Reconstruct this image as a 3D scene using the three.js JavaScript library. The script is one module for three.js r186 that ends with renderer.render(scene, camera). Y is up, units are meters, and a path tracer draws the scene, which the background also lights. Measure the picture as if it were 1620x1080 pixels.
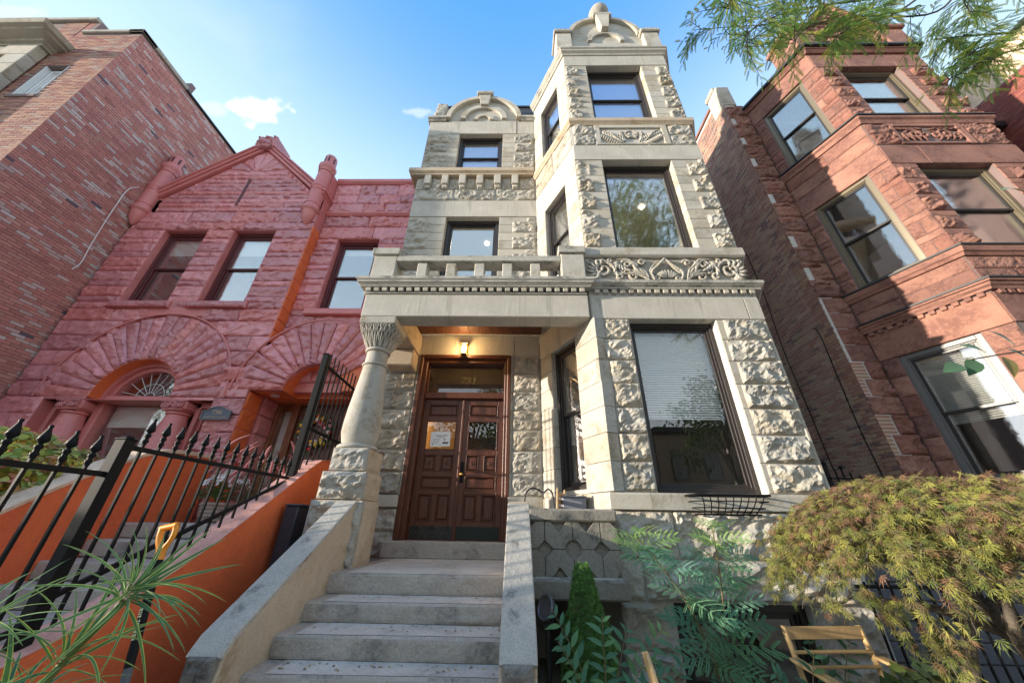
import * as THREE from 'three';
import { mergeGeometries } from 'three/addons/utils/BufferGeometryUtils.js';
import { ImprovedNoise } from 'three/addons/math/ImprovedNoise.js';

// ---------------------------------------------------------------- camera, sky, sun, exposure
const RAD = Math.PI / 180;
const scene = new THREE.Scene();
const camera = new THREE.PerspectiveCamera(89.77, 1.5, 0.05, 600);
camera.rotation.order = 'YXZ';
camera.position.set(0, 1.6, 0);
camera.rotation.set(27.869 * RAD, 1.227 * RAD, 0.957 * RAD);

const renderer = new THREE.WebGLRenderer({ antialias: true });
renderer.toneMapping = THREE.LinearToneMapping;
renderer.toneMappingExposure = 3.05;
renderer.shadowMap.enabled = true;

const SUN_TRAVEL = new THREE.Vector3(1, -0.165, -0.235).normalize();
const sun = new THREE.DirectionalLight(new THREE.Color(1.0, 0.89, 0.74), 2.8);
sun.position.copy(SUN_TRAVEL).multiplyScalar(-60).add(new THREE.Vector3(0, 6, -6));
sun.target.position.set(0, 6, -6);
sun.castShadow = true;
sun.shadow.radius = 1.6;
sun.shadow.camera.left = sun.shadow.camera.bottom = -20;
sun.shadow.camera.right = sun.shadow.camera.top = 20;
sun.shadow.camera.far = 140;
sun.shadow.mapSize.set(4096, 4096);
scene.add(sun, sun.target);

const imp = new ImprovedNoise();
const noise = (x, y, z = 0.5) => imp.noise(x, y, z);
const fbm = (x, y, z, o = 4) => { let s = 0, a = 1, t = 0; for (let i = 0; i < o; i++) { s += a * imp.noise(x, y, z); t += a; x *= 2.03; y *= 2.03; z *= 2.03; a *= 0.5; } return s / t; };
const clamp = (x, a, b) => Math.min(b, Math.max(a, x));
const lerp = (a, b, t) => a + (b - a) * t;
const sstep = (a, b, x) => { const t = clamp((x - a) / (b - a), 0, 1); return t * t * (3 - 2 * t); };
function rng(seed) { let a = seed >>> 0; return () => { a = (a + 0x6d2b79f5) >>> 0; let t = Math.imul(a ^ (a >>> 15), 1 | a); t = (t + Math.imul(t ^ (t >>> 7), 61 | t)) ^ t; return ((t ^ (t >>> 14)) >>> 0) / 4294967296; }; }

{ // a late afternoon sky: blue overhead, whitening towards the horizon, a few small clouds
  const W = 2048, H = 1024, d = new Float32Array(W * H * 4);
  const clouds = [[-1.40, 1.93, 0.062, 0.026, 1.0], [-1.62, 1.93, 0.03, 0.014, 0.3], [-0.514, 1.872, 0.04, 0.010, 0.35], [-1.80, 1.96, 0.03, 0.022, 0.3], [-3.6, 3.16, 0.05, 0.010, 0.25]]
    .map(([x, y, w, h, a]) => ({ p: new THREE.Vector3(x, y, -1).normalize(), w, h, a }));
  for (const c of clouds) { c.r = new THREE.Vector3(1, 0, 0).addScaledVector(c.p, -c.p.x).normalize(); c.u = c.p.clone().cross(c.r); }
  const v = new THREE.Vector3();
  for (let j = 0; j < H; j++) for (let i = 0; i < W; i++) {
    const up = ((j + 0.5) / H - 0.5) * Math.PI, ro = ((i + 0.5) / W - 0.5) * 2 * Math.PI;
    v.set(Math.cos(ro) * Math.cos(up), Math.sin(up), Math.sin(ro) * Math.cos(up));
    const k = sstep(0.66, 1.0, Math.max(0, v.y));
    let r = lerp(0.56, 0.085, k), g = lerp(0.78, 0.34, k), b = lerp(0.98, 0.95, k);
    const q = 1 - sstep(0.05, 0.62, v.y); r = lerp(r, 1.35, q); g = lerp(g, 1.42, q); b = lerp(b, 1.48, q);
    if (v.y > 0) {
      const wisp = sstep(0.25, 0.7, fbm(v.x * 3 / (v.y + 0.2) + 5, v.z * 3 / (v.y + 0.2), 3.1, 5) + 0.06) * (1 - k) * 0.25;
      r = lerp(r, 0.95, wisp); g = lerp(g, 0.96, wisp); b = lerp(b, 1.0, wisp);
      for (const c of clouds) {
        if (v.dot(c.p) < 0.9) continue;
        const x = v.dot(c.r) / c.w, y = v.dot(c.u) / c.h, rr = Math.hypot(x, y < 0 ? y * 1.5 : y * 0.8);
        const n = fbm(v.dot(c.r) * 38, v.dot(c.u) * 46, 1.7, 5);
        const a = sstep(0.0, 0.45, 1.0 - rr + n * 1.1) * c.a;
        r = lerp(r, 1.02, a); g = lerp(g, 1.02, a); b = lerp(b, 1.04, a);
      }
    } else { const m = sstep(0, -0.15, v.y); r = lerp(r, 0.25, m); g = lerp(g, 0.24, m); b = lerp(b, 0.22, m); }
    const o = (j * W + i) * 4, s = 0.425; d[o] = r * s; d[o + 1] = g * s; d[o + 2] = b * s; d[o + 3] = 1;
  }
  const t = new THREE.DataTexture(d, W, H, THREE.RGBAFormat, THREE.FloatType);
  t.mapping = THREE.EquirectangularReflectionMapping; t.magFilter = THREE.LinearFilter; t.needsUpdate = true;
  scene.background = t; scene.environment = t;
}

// ---------------------------------------------------------------- textures and materials
const toS = (x) => { x = clamp(x, 0, 1); return Math.round(255 * (x <= 0.0031308 ? 12.92 * x : 1.055 * Math.pow(x, 1 / 2.4) - 0.055)); };
function vnoise(seed) { // tileable value noise on a unit square
  const r = rng(seed), T = new Float32Array(65536); for (let i = 0; i < 65536; i++) T[i] = r();
  const at = (x, y, P) => { x = ((x % P) + P) % P; y = ((y % P) + P) % P; return T[(x * 157 + y * 113 + P * 7919 + ((x * y) & 255) * 31) & 65535]; };
  return (u, v, P, o = 1) => {
    let s = 0, a = 1, t = 0;
    for (let k = 0; k < o; k++) {
      const X = u * P, Y = v * P, x = Math.floor(X), y = Math.floor(Y), fx = X - x, fy = Y - y, sx = fx * fx * (3 - 2 * fx), sy = fy * fy * (3 - 2 * fy);
      s += a * lerp(lerp(at(x, y, P), at(x + 1, y, P), sx), lerp(at(x, y + 1, P), at(x + 1, y + 1, P), sx), sy); t += a; a *= 0.55; P *= 2;
    }
    return s / t;
  };
}
function dtex(N, fn, srgb) {
  const d = new Uint8Array(N * N * 4);
  for (let j = 0; j < N; j++) for (let i = 0; i < N; i++) { const c = fn((i + 0.5) / N, (j + 0.5) / N), o = (j * N + i) * 4; for (let k = 0; k < 3; k++) d[o + k] = srgb ? toS(c[k]) : clamp(Math.round(c[k] * 255), 0, 255); d[o + 3] = 255; }
  const t = new THREE.DataTexture(d, N, N); t.wrapS = t.wrapT = THREE.RepeatWrapping; t.magFilter = THREE.LinearFilter; if (srgb) t.colorSpace = THREE.SRGBColorSpace; t.needsUpdate = true; return t;
}
const rep = (t, m) => { const c = t.clone(); c.repeat.set(1 / m, 1 / m); c.needsUpdate = true; return c; };
// mottled mineral surface: base and stain colours, share of stain, fine speckle
function mineral(seed, base, stain, share, speck, N = 512) {
  const n = vnoise(seed), m = vnoise(seed + 7);
  return dtex(N, (u, v) => {
    const big = n(u, v, 3, 4), mid = m(u, v, 9, 4), fine = n(u, v, 120, 2), dust = m(u + 0.3, v, 40, 3);
    const s = sstep(0.52 - share, 0.75 - share * 0.4, big * 0.55 + mid * 0.45) * (0.55 + 0.45 * sstep(0.35, 0.6, dust));
    const k = 1 + (mid - 0.5) * 0.35 + (fine - 0.5) * speck;
    return [0, 1, 2].map((c) => lerp(base[c], stain[c], s) * k);
  }, true);
}
const grainBump = (() => { const n = vnoise(51), m = vnoise(52); return dtex(512, (u, v) => { const g = 0.45 * n(u, v, 20, 5) + 0.35 * (1 - Math.abs(m(u, v, 12, 4) * 2 - 1)) + 0.2 * m(u, v, 140, 2); return [g, g, g]; }, false); })();
const fineBump = (() => { const n = vnoise(61); return dtex(512, (u, v) => { const g = 0.5 * n(u, v, 60, 4) + 0.5 * n(u + 0.2, v, 150, 2); return [g, g, g]; }, false); })();
const S = (o) => new THREE.MeshStandardMaterial(o);
const P = (o) => new THREE.MeshPhysicalMaterial(o);
const C = (r, g, b) => new THREE.Color().setRGB(r, g, b);
const stoneSet = (map, size, tints, bump, bumpScale, rough = 0.92, extra = {}) => tints.map((c) => P({ color: C(...c), map: rep(map, size), bumpMap: rep(bump, size * 0.6), bumpScale, roughness: rough, ...extra }));

const limeTex = mineral(1, [0.505, 0.472, 0.41], [0.30, 0.255, 0.185], 0.14, 0.24);
const streakTex = (() => { const n = vnoise(14), m = vnoise(15); return dtex(512, (u, v) => { const st = n(u, v * 0.06, 46, 3) * 0.6 + n(u + 0.3, v * 0.15, 12, 3) * 0.4, mo = m(u, v, 8, 4), f = m(u, v, 120, 2), a = sstep(0.52, 0.78, st * 0.75 + mo * 0.25) * 0.6, w = sstep(0.55, 0.8, n(u + 0.6, v * 0.08, 60, 2)) * 0.25; return [0, 1, 2].map((c) => lerp(lerp([0.49, 0.455, 0.39][c], [0.27, 0.245, 0.20][c], a), [0.60, 0.57, 0.5][c], w) * (1 + (mo - 0.5) * 0.3 + (f - 0.5) * 0.22)); }, true); })();
const sootTex = mineral(2, [0.46, 0.43, 0.37], [0.14, 0.135, 0.125], 0.10, 0.5);
const paintTex = mineral(3, [0.64, 0.245, 0.25], [0.52, 0.165, 0.165], 0.12, 0.10);
const sandTex = mineral(4, [0.37, 0.185, 0.135], [0.20, 0.095, 0.075], 0.18, 0.22);
const stuccoTex = mineral(5, [0.84, 0.185, 0.062], [0.70, 0.14, 0.05], 0.14, 0.16);  // warm bounce light on the stair walls is put into this orange
const concTex = mineral(6, [0.55, 0.495, 0.43], [0.26, 0.24, 0.21], 0.06, 0.4);
const slabTex = mineral(8, [0.62, 0.565, 0.495], [0.40, 0.365, 0.32], 0.08, 0.22);
const M = {};
M.lime = stoneSet(limeTex, 1.7, [[1, 1, 1], [0.9, 0.9, 0.9], [1.06, 1.04, 1.0], [0.96, 0.93, 0.87]], fineBump, 0.004);
M.limeStreak = P({ map: rep(streakTex, 1.6), bumpMap: rep(fineBump, 1.0), bumpScale: 0.005, roughness: 0.92 });
M.limeRock = stoneSet(limeTex, 1.1, [[1, 1, 1], [0.86, 0.87, 0.88], [1.05, 1.04, 1.02], [0.94, 0.9, 0.84]], grainBump, 0.022);
M.sootMid = P({ map: rep(sootTex, 1.1), color: C(0.62, 0.60, 0.58), bumpMap: rep(grainBump, 0.7), bumpScale: 0.008, roughness: 0.95 });
M.soot = P({ map: rep(sootTex, 0.7), bumpMap: rep(grainBump, 0.7), bumpScale: 0.008, roughness: 0.95 });
M.sootDark = P({ map: rep(sootTex, 0.9), color: C(0.5, 0.5, 0.5), bumpMap: rep(grainBump, 0.6), bumpScale: 0.012, roughness: 0.95 });
M.tan = P({ map: rep(limeTex, 1.5), color: C(1.04, 0.90, 0.76), bumpMap: rep(fineBump, 0.8), bumpScale: 0.004, roughness: 0.9 });
M.tread = P({ map: rep(slabTex, 1.4), bumpMap: rep(fineBump, 0.7), bumpScale: 0.004, roughness: 0.88 });
M.riser = P({ map: rep(concTex, 0.9), color: C(0.82, 0.80, 0.78), bumpMap: rep(grainBump, 0.5), bumpScale: 0.012, roughness: 0.95 });
M.paintRock = stoneSet(paintTex, 1.2, [[1, 1, 1], [0.84, 0.83, 0.86], [1.12, 1.12, 1.14], [1.0, 0.84, 0.78], [0.93, 0.96, 1.02]], grainBump, 0.007, 0.27, { ior: 1.6 });
M.paint = P({ map: rep(paintTex, 1.6), color: C(1.0, 0.86, 0.8), bumpMap: rep(fineBump, 0.9), bumpScale: 0.002, roughness: 0.4 });
M.paintBounceLit = P({ map: rep(stuccoTex, 1.4), color: C(0.95, 1.0, 0.9), roughness: 0.4, bumpMap: rep(fineBump, 0.9), bumpScale: 0.002 });  // the red paint again, with warm bounce light put into its colour
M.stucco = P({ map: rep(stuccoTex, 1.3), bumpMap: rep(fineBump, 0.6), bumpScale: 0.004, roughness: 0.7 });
M.capPink = P({ map: rep(concTex, 0.9), color: C(1.35, 0.78, 0.74), bumpMap: rep(fineBump, 0.5), bumpScale: 0.003, roughness: 0.75 });
M.capCream = P({ map: rep(slabTex, 0.9), color: C(1.3, 1.05, 0.85), bumpMap: rep(fineBump, 0.5), bumpScale: 0.003, roughness: 0.8 });
M.sandRock = stoneSet(sandTex, 1.1, [[1, 1, 1], [0.8, 0.8, 0.82], [1.1, 1.1, 1.08], [0.92, 0.82, 0.8]], grainBump, 0.018);
M.sand = stoneSet(sandTex, 1.8, [[1.05, 1.05, 1.05], [0.9, 0.9, 0.92], [1.12, 1.1, 1.05]], fineBump, 0.004);
M.black = P({ color: C(0.010, 0.010, 0.011), roughness: 0.5, specularIntensity: 0.3 });
M.frameDark = P({ color: C(0.030, 0.024, 0.022), roughness: 0.38 });
M.frameBronze = P({ color: C(0.20, 0.165, 0.11), roughness: 0.35, metalness: 0.35 });
M.frameGrey = P({ color: C(0.16, 0.155, 0.15), roughness: 0.4 });
M.frameRed = P({ color: C(0.11, 0.022, 0.024), roughness: 0.38 });
const waveBump = (() => { const n = vnoise(17); return dtex(256, (u, v) => { const g = n(u, v, 3, 2); return [g, g, g]; }, false); })();
M.glassClear = P({ color: 0xffffff, roughness: 0.0, transmission: 1, thickness: 0, ior: 1.7 });
M.glass = P({ bumpMap: rep(waveBump, 0.8), bumpScale: 0.0025, color: 0xffffff, roughness: 0.0, transmission: 1, thickness: 0, ior: 2.33 });
M.roomWall = S({ color: C(0.34, 0.31, 0.27), roughness: 0.95 });
M.ceiling = S({ color: C(0.7, 0.68, 0.64), roughness: 0.95 });
M.blind = S({ color: C(0.72, 0.73, 0.68), roughness: 0.6 });
M.shade = S({ color: C(0.42, 0.40, 0.52), roughness: 0.9 });  // blue of the reflected sky is put into the roller shade colour
M.curtain = P({ color: C(0.75, 0.75, 0.73), roughness: 0.95, transmission: 0.35, thickness: 0 });
M.mortar = S({ color: C(0.22, 0.16, 0.15), roughness: 0.97 });
M.brickCore = S({ color: C(0.36, 0.23, 0.17), roughness: 0.95 });
M.mortarGrey = S({ color: C(0.55, 0.53, 0.49), roughness: 0.97 });
M.brickL = P({ color: 0xffffff, roughness: 0.78, bumpMap: rep(fineBump, 0.5), bumpScale: 0.002 });
M.slate = P({ color: C(0.07, 0.075, 0.085), roughness: 0.55, bumpMap: rep(fineBump, 0.4), bumpScale: 0.003 });
M.metalDark = P({ color: C(0.02, 0.02, 0.022), roughness: 0.5 });
M.white = P({ color: C(0.75, 0.75, 0.74), roughness: 0.6 });
M.brass = P({ color: C(0.75, 0.5, 0.16), roughness: 0.25, metalness: 1 });
const woodTex = (() => { const n = vnoise(91); return dtex(512, (u, v) => { const g = n(u, v * 0.12, 24, 4), f = n(u, v * 0.05, 150, 2), k = 0.55 + 0.75 * g * (0.7 + 0.6 * f); return [0.118 * k, 0.036 * k, 0.017 * k]; }, true); })();
M.door = P({ map: rep(woodTex, 0.8), roughness: 0.38, bumpMap: rep(fineBump, 0.5), bumpScale: 0.002, clearcoat: 0.15, clearcoatRoughness: 0.5 });
M.doorRed = P({ map: rep(woodTex, 0.7), color: C(1.9, 1.9, 1.5), roughness: 0.4 });
const paleTex = (() => { const n = vnoise(95); return dtex(512, (u, v) => { const g = n(u, v * 0.1, 18, 4), f = n(u, v * 0.05, 120, 2), k = 0.78 + 0.32 * g * (0.7 + 0.6 * f); return [0.62 * k, 0.42 * k, 0.20 * k]; }, true); })();
M.pale = P({ map: rep(paleTex, 0.6), roughness: 0.5 });

// ---------------------------------------------------------------- geometry helpers
const ni = (g) => (g.index ? g.toNonIndexed() : g);
const merge = (l) => { l = l.flat(Infinity).map(ni); for (const g of l) for (const k of Object.keys(g.attributes)) if (!['position', 'normal', 'uv'].includes(k)) g.deleteAttribute(k); return l.length === 1 ? l[0] : mergeGeometries(l); };
class MB { // collects triangles of a closed solid; build() turns them outwards, flat shaded, uv in metres by the way each face points
  constructor() { this.p = []; }
  tri(a, b, c) { this.p.push(...a, ...b, ...c); return this; }
  quad(a, b, c, d) { return this.tri(a, b, c).tri(a, c, d); }
  build(fix = true, off = 0) {
    const p = this.p, uv = new Float32Array(p.length / 3 * 2);
    let vol = 0;
    if (fix) for (let i = 0; i < p.length; i += 9) vol += p[i] * (p[i + 4] * p[i + 8] - p[i + 5] * p[i + 7]) + p[i + 1] * (p[i + 5] * p[i + 6] - p[i + 3] * p[i + 8]) + p[i + 2] * (p[i + 3] * p[i + 7] - p[i + 4] * p[i + 6]);
    if (vol < 0) for (let i = 0; i < p.length; i += 9) for (let k = 0; k < 3; k++) { const t = p[i + 3 + k]; p[i + 3 + k] = p[i + 6 + k]; p[i + 6 + k] = t; }
    const g = new THREE.BufferGeometry(); g.setAttribute('position', new THREE.Float32BufferAttribute(p, 3)); g.computeVertexNormals();
    const n = g.attributes.normal.array;
    for (let i = 0; i < p.length / 3; i++) { const x = p[i * 3], y = p[i * 3 + 1], z = p[i * 3 + 2], ax = Math.abs(n[i * 3]), ay = Math.abs(n[i * 3 + 1]), az = Math.abs(n[i * 3 + 2]); uv[i * 2] = (ax > ay && ax > az ? z : x) + off; uv[i * 2 + 1] = (ay >= ax && ay >= az ? z : y) + off * 1.7; }
    g.setAttribute('uv', new THREE.BufferAttribute(uv, 2)); return g;
  }
}
// box with chamfered edges
let uvShift = 0;
function box(x0, x1, y0, y1, z0, z1, b = 0.006) {
  const lo = [Math.min(x0, x1), Math.min(y0, y1), Math.min(z0, z1)], hi = [Math.max(x0, x1), Math.max(y0, y1), Math.max(z0, z1)];
  b = Math.min(b, ...[0, 1, 2].map((k) => (hi[k] - lo[k]) * 0.45));
  const m = new MB(), at = (k, s) => (s > 0 ? hi[k] : lo[k]), inn = (k, s) => (s > 0 ? hi[k] - b : lo[k] + b);
  const pt = (o) => { const r = []; for (let k = 0; k < 3; k++) r[k] = o[k][1] ? at(k, o[k][0]) : inn(k, o[k][0]); return r; };
  const q = (f, x, y, z) => pt([[x, f === 0], [y, f === 1], [z, f === 2]]);
  const put = (pts, n) => { // orient by the outward hint
    const [a, bb, c] = pts, u = [0, 1, 2].map((k) => bb[k] - a[k]), v = [0, 1, 2].map((k) => c[k] - a[k]);
    const d = (u[1] * v[2] - u[2] * v[1]) * n[0] + (u[2] * v[0] - u[0] * v[2]) * n[1] + (u[0] * v[1] - u[1] * v[0]) * n[2];
    if (d < 0) pts = pts.slice().reverse();
    if (pts.length === 4) m.quad(...pts); else m.tri(...pts);
  };
  for (let f = 0; f < 3; f++) for (const s of [-1, 1]) {
    const [i, j] = [0, 1, 2].filter((k) => k !== f), v = [];
    for (const [a, c] of [[-1, -1], [1, -1], [1, 1], [-1, 1]]) { const e = [0, 0, 0]; e[f] = s; e[i] = a; e[j] = c; v.push(q(f, ...e)); }
    const n = [0, 0, 0]; n[f] = s; put(v, n);
  }
  if (b > 0.0005) {
    for (let f = 0; f < 3; f++) for (const s of [-1, 1]) for (let g = f + 1; g < 3; g++) for (const t of [-1, 1]) {
      const k = 3 - f - g, e = (c) => { const r = [0, 0, 0]; r[f] = s; r[g] = t; r[k] = c; return r; }, n = [0, 0, 0]; n[f] = s; n[g] = t;
      put([q(f, ...e(-1)), q(f, ...e(1)), q(g, ...e(1)), q(g, ...e(-1))], n);
    }
    for (const x of [-1, 1]) for (const y of [-1, 1]) for (const z of [-1, 1]) put([q(0, x, y, z), q(1, x, y, z), q(2, x, y, z)], [x, y, z]);
  }
  uvShift += 0.377; return m.build(false, uvShift % 7);
}
// rock-faced stone between four corners [s, y] (bottom left, bottom right, top right, top left), proud of its wall by p
let rockSeed = 1;
function rock(c, o = {}) {
  const { p = 0.06, d = 0.05, cell = 0.05, m = 0.035, j = 0.012, rough = 1 } = o, r = rng(rockSeed++ * 7919), sd = rockSeed * 3.7;
  const L = (a, b) => Math.hypot(a[0] - b[0], a[1] - b[1]), w = (L(c[0], c[1]) + L(c[3], c[2])) / 2, h = (L(c[0], c[3]) + L(c[1], c[2])) / 2;
  const nx = clamp(Math.round(w / cell), 3, 44), ny = clamp(Math.round(h / cell), 3, 30), du = j / 2 / w, dv = j / 2 / h;
  const bil = (u, v) => [0, 1].map((k) => lerp(lerp(c[0][k], c[1][k], u), lerp(c[3][k], c[2][k], u), v));
  const planes = []; const np = 3 + Math.min(16, Math.round(w * h * 34));
  for (let i = 0; i < np; i++) { const q = bil(r(), r()); planes.push([q[0], q[1], p * (0.62 + 0.55 * r()), (r() - 0.5) * 1.8 * rough, (r() - 0.6) * 1.9 * rough]); }
  const pos = [], uv = [], idx = [], ring = (t) => lerp(t, t * t * (3 - 2 * t), 0.55);
  for (let b = 0; b <= ny; b++) for (let a = 0; a <= nx; a++) {
    const u = lerp(du, 1 - du, ring(a / nx)), v = lerp(dv, 1 - dv, ring(b / ny)), [s, y] = bil(u, v);
    const e = Math.min((u - du) * w, (1 - du - u) * w, (v - dv) * h, (1 - dv - v) * h);
    const mm = m * (0.7 + 0.9 * Math.abs(noise(s * 6 + sd, y * 6, sd)));
    const pr = sstep(0, mm, e);
    let q = 9; for (const k of planes) q = Math.min(q, k[2] + k[3] * (s - k[0]) + k[4] * (y - k[1]));
    q = clamp(q, p * 0.25, p * 1.35);
    const q0 = fbm(s * 5 + sd, y * 7, sd, 3) * 4 + 9, fl = Math.floor(q0), terr = (fl + sstep(0.1, 0.4, q0 - fl) - 9) / 4;
    const f = terr * p * 0.8 + (0.3 - Math.abs(noise(s * 8 + sd, y * 11, sd + 3))) * p * 0.5 + (0.3 - Math.abs(noise(s * 19 + sd, y * 25, sd + 9))) * p * 0.26;
    pos.push(s, y, pr * Math.max(p * 0.12, q + f * rough) + (pr < 1 ? 0 : 0)); uv.push(s + sd, y + sd * 0.7);
  }
  for (let b = 0; b < ny; b++) for (let a = 0; a < nx; a++) { const i = b * (nx + 1) + a, k = i + nx + 1; idx.push(i, i + 1, k + 1, i, k + 1, k); }
  const g = new THREE.BufferGeometry(); g.setAttribute('position', new THREE.Float32BufferAttribute(pos, 3)); g.setAttribute('uv', new THREE.Float32BufferAttribute(uv, 2)); g.setIndex(idx); g.computeVertexNormals();
  const gf = g.toNonIndexed(), nf = gf.attributes.normal.array, sm = nf.slice(); gf.computeVertexNormals(); { const a = gf.attributes.normal.array; for (let i = 0; i < a.length; i += 3) { const x = a[i] * 0.6 + sm[i] * 0.4, y = a[i + 1] * 0.6 + sm[i + 1] * 0.4, z = a[i + 2] * 0.6 + sm[i + 2] * 0.4, l = Math.hypot(x, y, z) || 1; a[i] = x / l; a[i + 1] = y / l; a[i + 2] = z / l; } }
  const k = new MB(), q = [[du, dv], [1 - du, dv], [1 - du, 1 - dv], [du, 1 - dv]].map(([u, v]) => bil(u, v));
  for (let i = 0; i < 4; i++) { const a = q[i], b = q[(i + 1) % 4]; k.quad([a[0], a[1], -d], [b[0], b[1], -d], [b[0], b[1], 0], [a[0], a[1], 0]); }
  return merge([gf, k.build(false, sd)]);
}
const R4 = (s0, s1, y0, y1) => [[s0, y0], [s1, y0], [s1, y1], [s0, y1]];
// profile [[n, y], ...] swept along wall-foot points [[x, z], ...] with mitred corners; outward is to the right of the path reversed (towards +z for a path running +x)
function mould(profile, path) {
  const st = path.map((p, i) => {
    const nrm = (a, b) => { const dx = b[0] - a[0], dz = b[1] - a[1], l = Math.hypot(dx, dz); return [-dz / l, dx / l]; };
    const n1 = i > 0 ? nrm(path[i - 1], p) : null, n2 = i < path.length - 1 ? nrm(p, path[i + 1]) : null;
    if (!n1 || !n2) return [p, n1 || n2];
    const k = 1 + n1[0] * n2[0] + n1[1] * n2[1]; return [p, [(n1[0] + n2[0]) / k, (n1[1] + n2[1]) / k]];
  });
  const at = ([p, n], [o, y]) => [p[0] + n[0] * o, y, p[1] + n[1] * o], m = new MB(), N = profile.length;
  for (let i = 0; i + 1 < st.length; i++) for (let k = 0; k < N; k++) { const a = profile[k], b = profile[(k + 1) % N]; m.quad(at(st[i], a), at(st[i + 1], a), at(st[i + 1], b), at(st[i], b)); }
  const sh = THREE.ShapeUtils.triangulateShape(profile.map((q) => new THREE.Vector2(...q)), []);
  for (const t of sh) { m.tri(...t.map((k) => at(st[0], profile[k])).reverse()); m.tri(...t.map((k) => at(st[st.length - 1], profile[k]))); }
  return m.build(true, (uvShift += 0.37) % 5);
}
function ext(shape, depth, z = 0, bevel = 0, seg = 16) {
  const g = new THREE.ExtrudeGeometry(shape, { depth, curveSegments: seg, bevelEnabled: bevel > 0, bevelSize: bevel, bevelThickness: bevel, bevelSegments: 1, bevelOffset: -bevel });
  g.translate(0, 0, z); return g;
}
const poly = (pts) => { const s = new THREE.Shape(); pts.forEach((p, i) => (i ? s.lineTo(...p) : s.moveTo(...p))); s.closePath(); return s; };
const V = (x, y, z) => new THREE.Vector3(x, y, z);
// tube through points with its own radius at every point, closed at both ends
function tube(pts, rad, seg = 7, steps = 0, flat = 1) {
  const c = new THREE.CatmullRomCurve3(pts.map((p) => (p.isVector3 ? p : V(...p)))), n = steps || Math.max(2, (pts.length - 1) * 4), fr = c.computeFrenetFrames(n, false), pos = [], uv = [], nor = [], idx = [];
  const rf = typeof rad === 'function' ? rad : Array.isArray(rad) ? (t) => { const x = t * (rad.length - 1), i = Math.min(rad.length - 2, Math.floor(x)); return lerp(rad[i], rad[i + 1], x - i); } : () => rad;
  const len = c.getLength();
  for (let i = 0; i <= n; i++) {
    const q = c.getPointAt(i / n), r = Math.max(rf(i / n), 1e-5);
    for (let k = 0; k <= seg; k++) { const a = k / seg * Math.PI * 2, cx = Math.cos(a), cy = Math.sin(a) * flat, v = fr.normals[i].clone().multiplyScalar(cx).addScaledVector(fr.binormals[i], cy); pos.push(q.x + v.x * r, q.y + v.y * r, q.z + v.z * r); v.normalize(); nor.push(v.x, v.y, v.z); uv.push(k / seg * r * 6.28, i / n * len); }
  }
  for (let i = 0; i < n; i++) for (let k = 0; k < seg; k++) { const a = i * (seg + 1) + k, b = a + seg + 1; idx.push(a, a + 1, b, b, a + 1, b + 1); }
  for (const [i, f] of [[0, 1], [n, -1]]) { const b = i * (seg + 1), q = c.getPointAt(i / n), t = fr.tangents[i], ci = pos.length / 3; pos.push(q.x, q.y, q.z); nor.push(-t.x * f, -t.y * f, -t.z * f); uv.push(0, 0); for (let k = 0; k < seg; k++) f > 0 ? idx.push(ci, b + k + 1, b + k) : idx.push(ci, b + k, b + k + 1); }
  const g = new THREE.BufferGeometry(); g.setAttribute('position', new THREE.Float32BufferAttribute(pos, 3)); g.setAttribute('normal', new THREE.Float32BufferAttribute(nor, 3)); g.setAttribute('uv', new THREE.Float32BufferAttribute(uv, 2)); g.setIndex(idx);
  return g;
}
const rod = (a, b, r, seg = 6) => tube([a, b], r, seg, 1);
const lathe = (pts, seg = 24) => { const g = new THREE.LatheGeometry(pts.map((p) => new THREE.Vector2(...p)), seg); const uv = g.attributes.uv; for (let i = 0; i < uv.count; i++) uv.setXY(i, uv.getX(i) * 1.5, g.attributes.position.getY(i)); return g; };
const move = (g, x, y, z) => g.translate(x, y, z);
// a wall frame: s along, y up, n outward
function wall(ox, oz, dx, dz) { const l = Math.hypot(dx, dz); dx /= l; dz /= l; return new THREE.Matrix4().makeBasis(V(dx, 0, dz), V(0, 1, 0), V(-dz, 0, dx)).setPosition(ox, 0, oz); }
// bar of square section from a to b
function bar(a, b, w, h = w, bev = 0.003) {
  const A = V(...a), B = V(...b), l = A.distanceTo(B), z = B.clone().sub(A).normalize(), up = Math.abs(z.y) > 0.95 ? V(1, 0, 0) : V(0, 1, 0), x = up.clone().cross(z).normalize(), y = z.clone().cross(x);
  return box(-w / 2, w / 2, -h / 2, h / 2, 0, l, bev).applyMatrix4(new THREE.Matrix4().makeBasis(x, y, z).setPosition(A));
}
// ---------------------------------------------------------------- scene graph helpers
const counts = {};
const numbered = (n) => { const k = (counts[n] = (counts[n] ?? -1) + 1); return k ? n + '_' + String(k).padStart(3, '0') : n; };
function tag(o, label, category, group) { o.userData.label = label; o.userData.category = category; if (group) o.userData.group = group; return o; }
function thing(name, label, category, pos = [0, 0, 0], group) { const o = new THREE.Group(); o.name = numbered(name); o.position.set(...pos); tag(o, label, category, group); scene.add(o); return o; }
const shadowed = (m) => { m.castShadow = m.receiveShadow = true; return m; };
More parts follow.
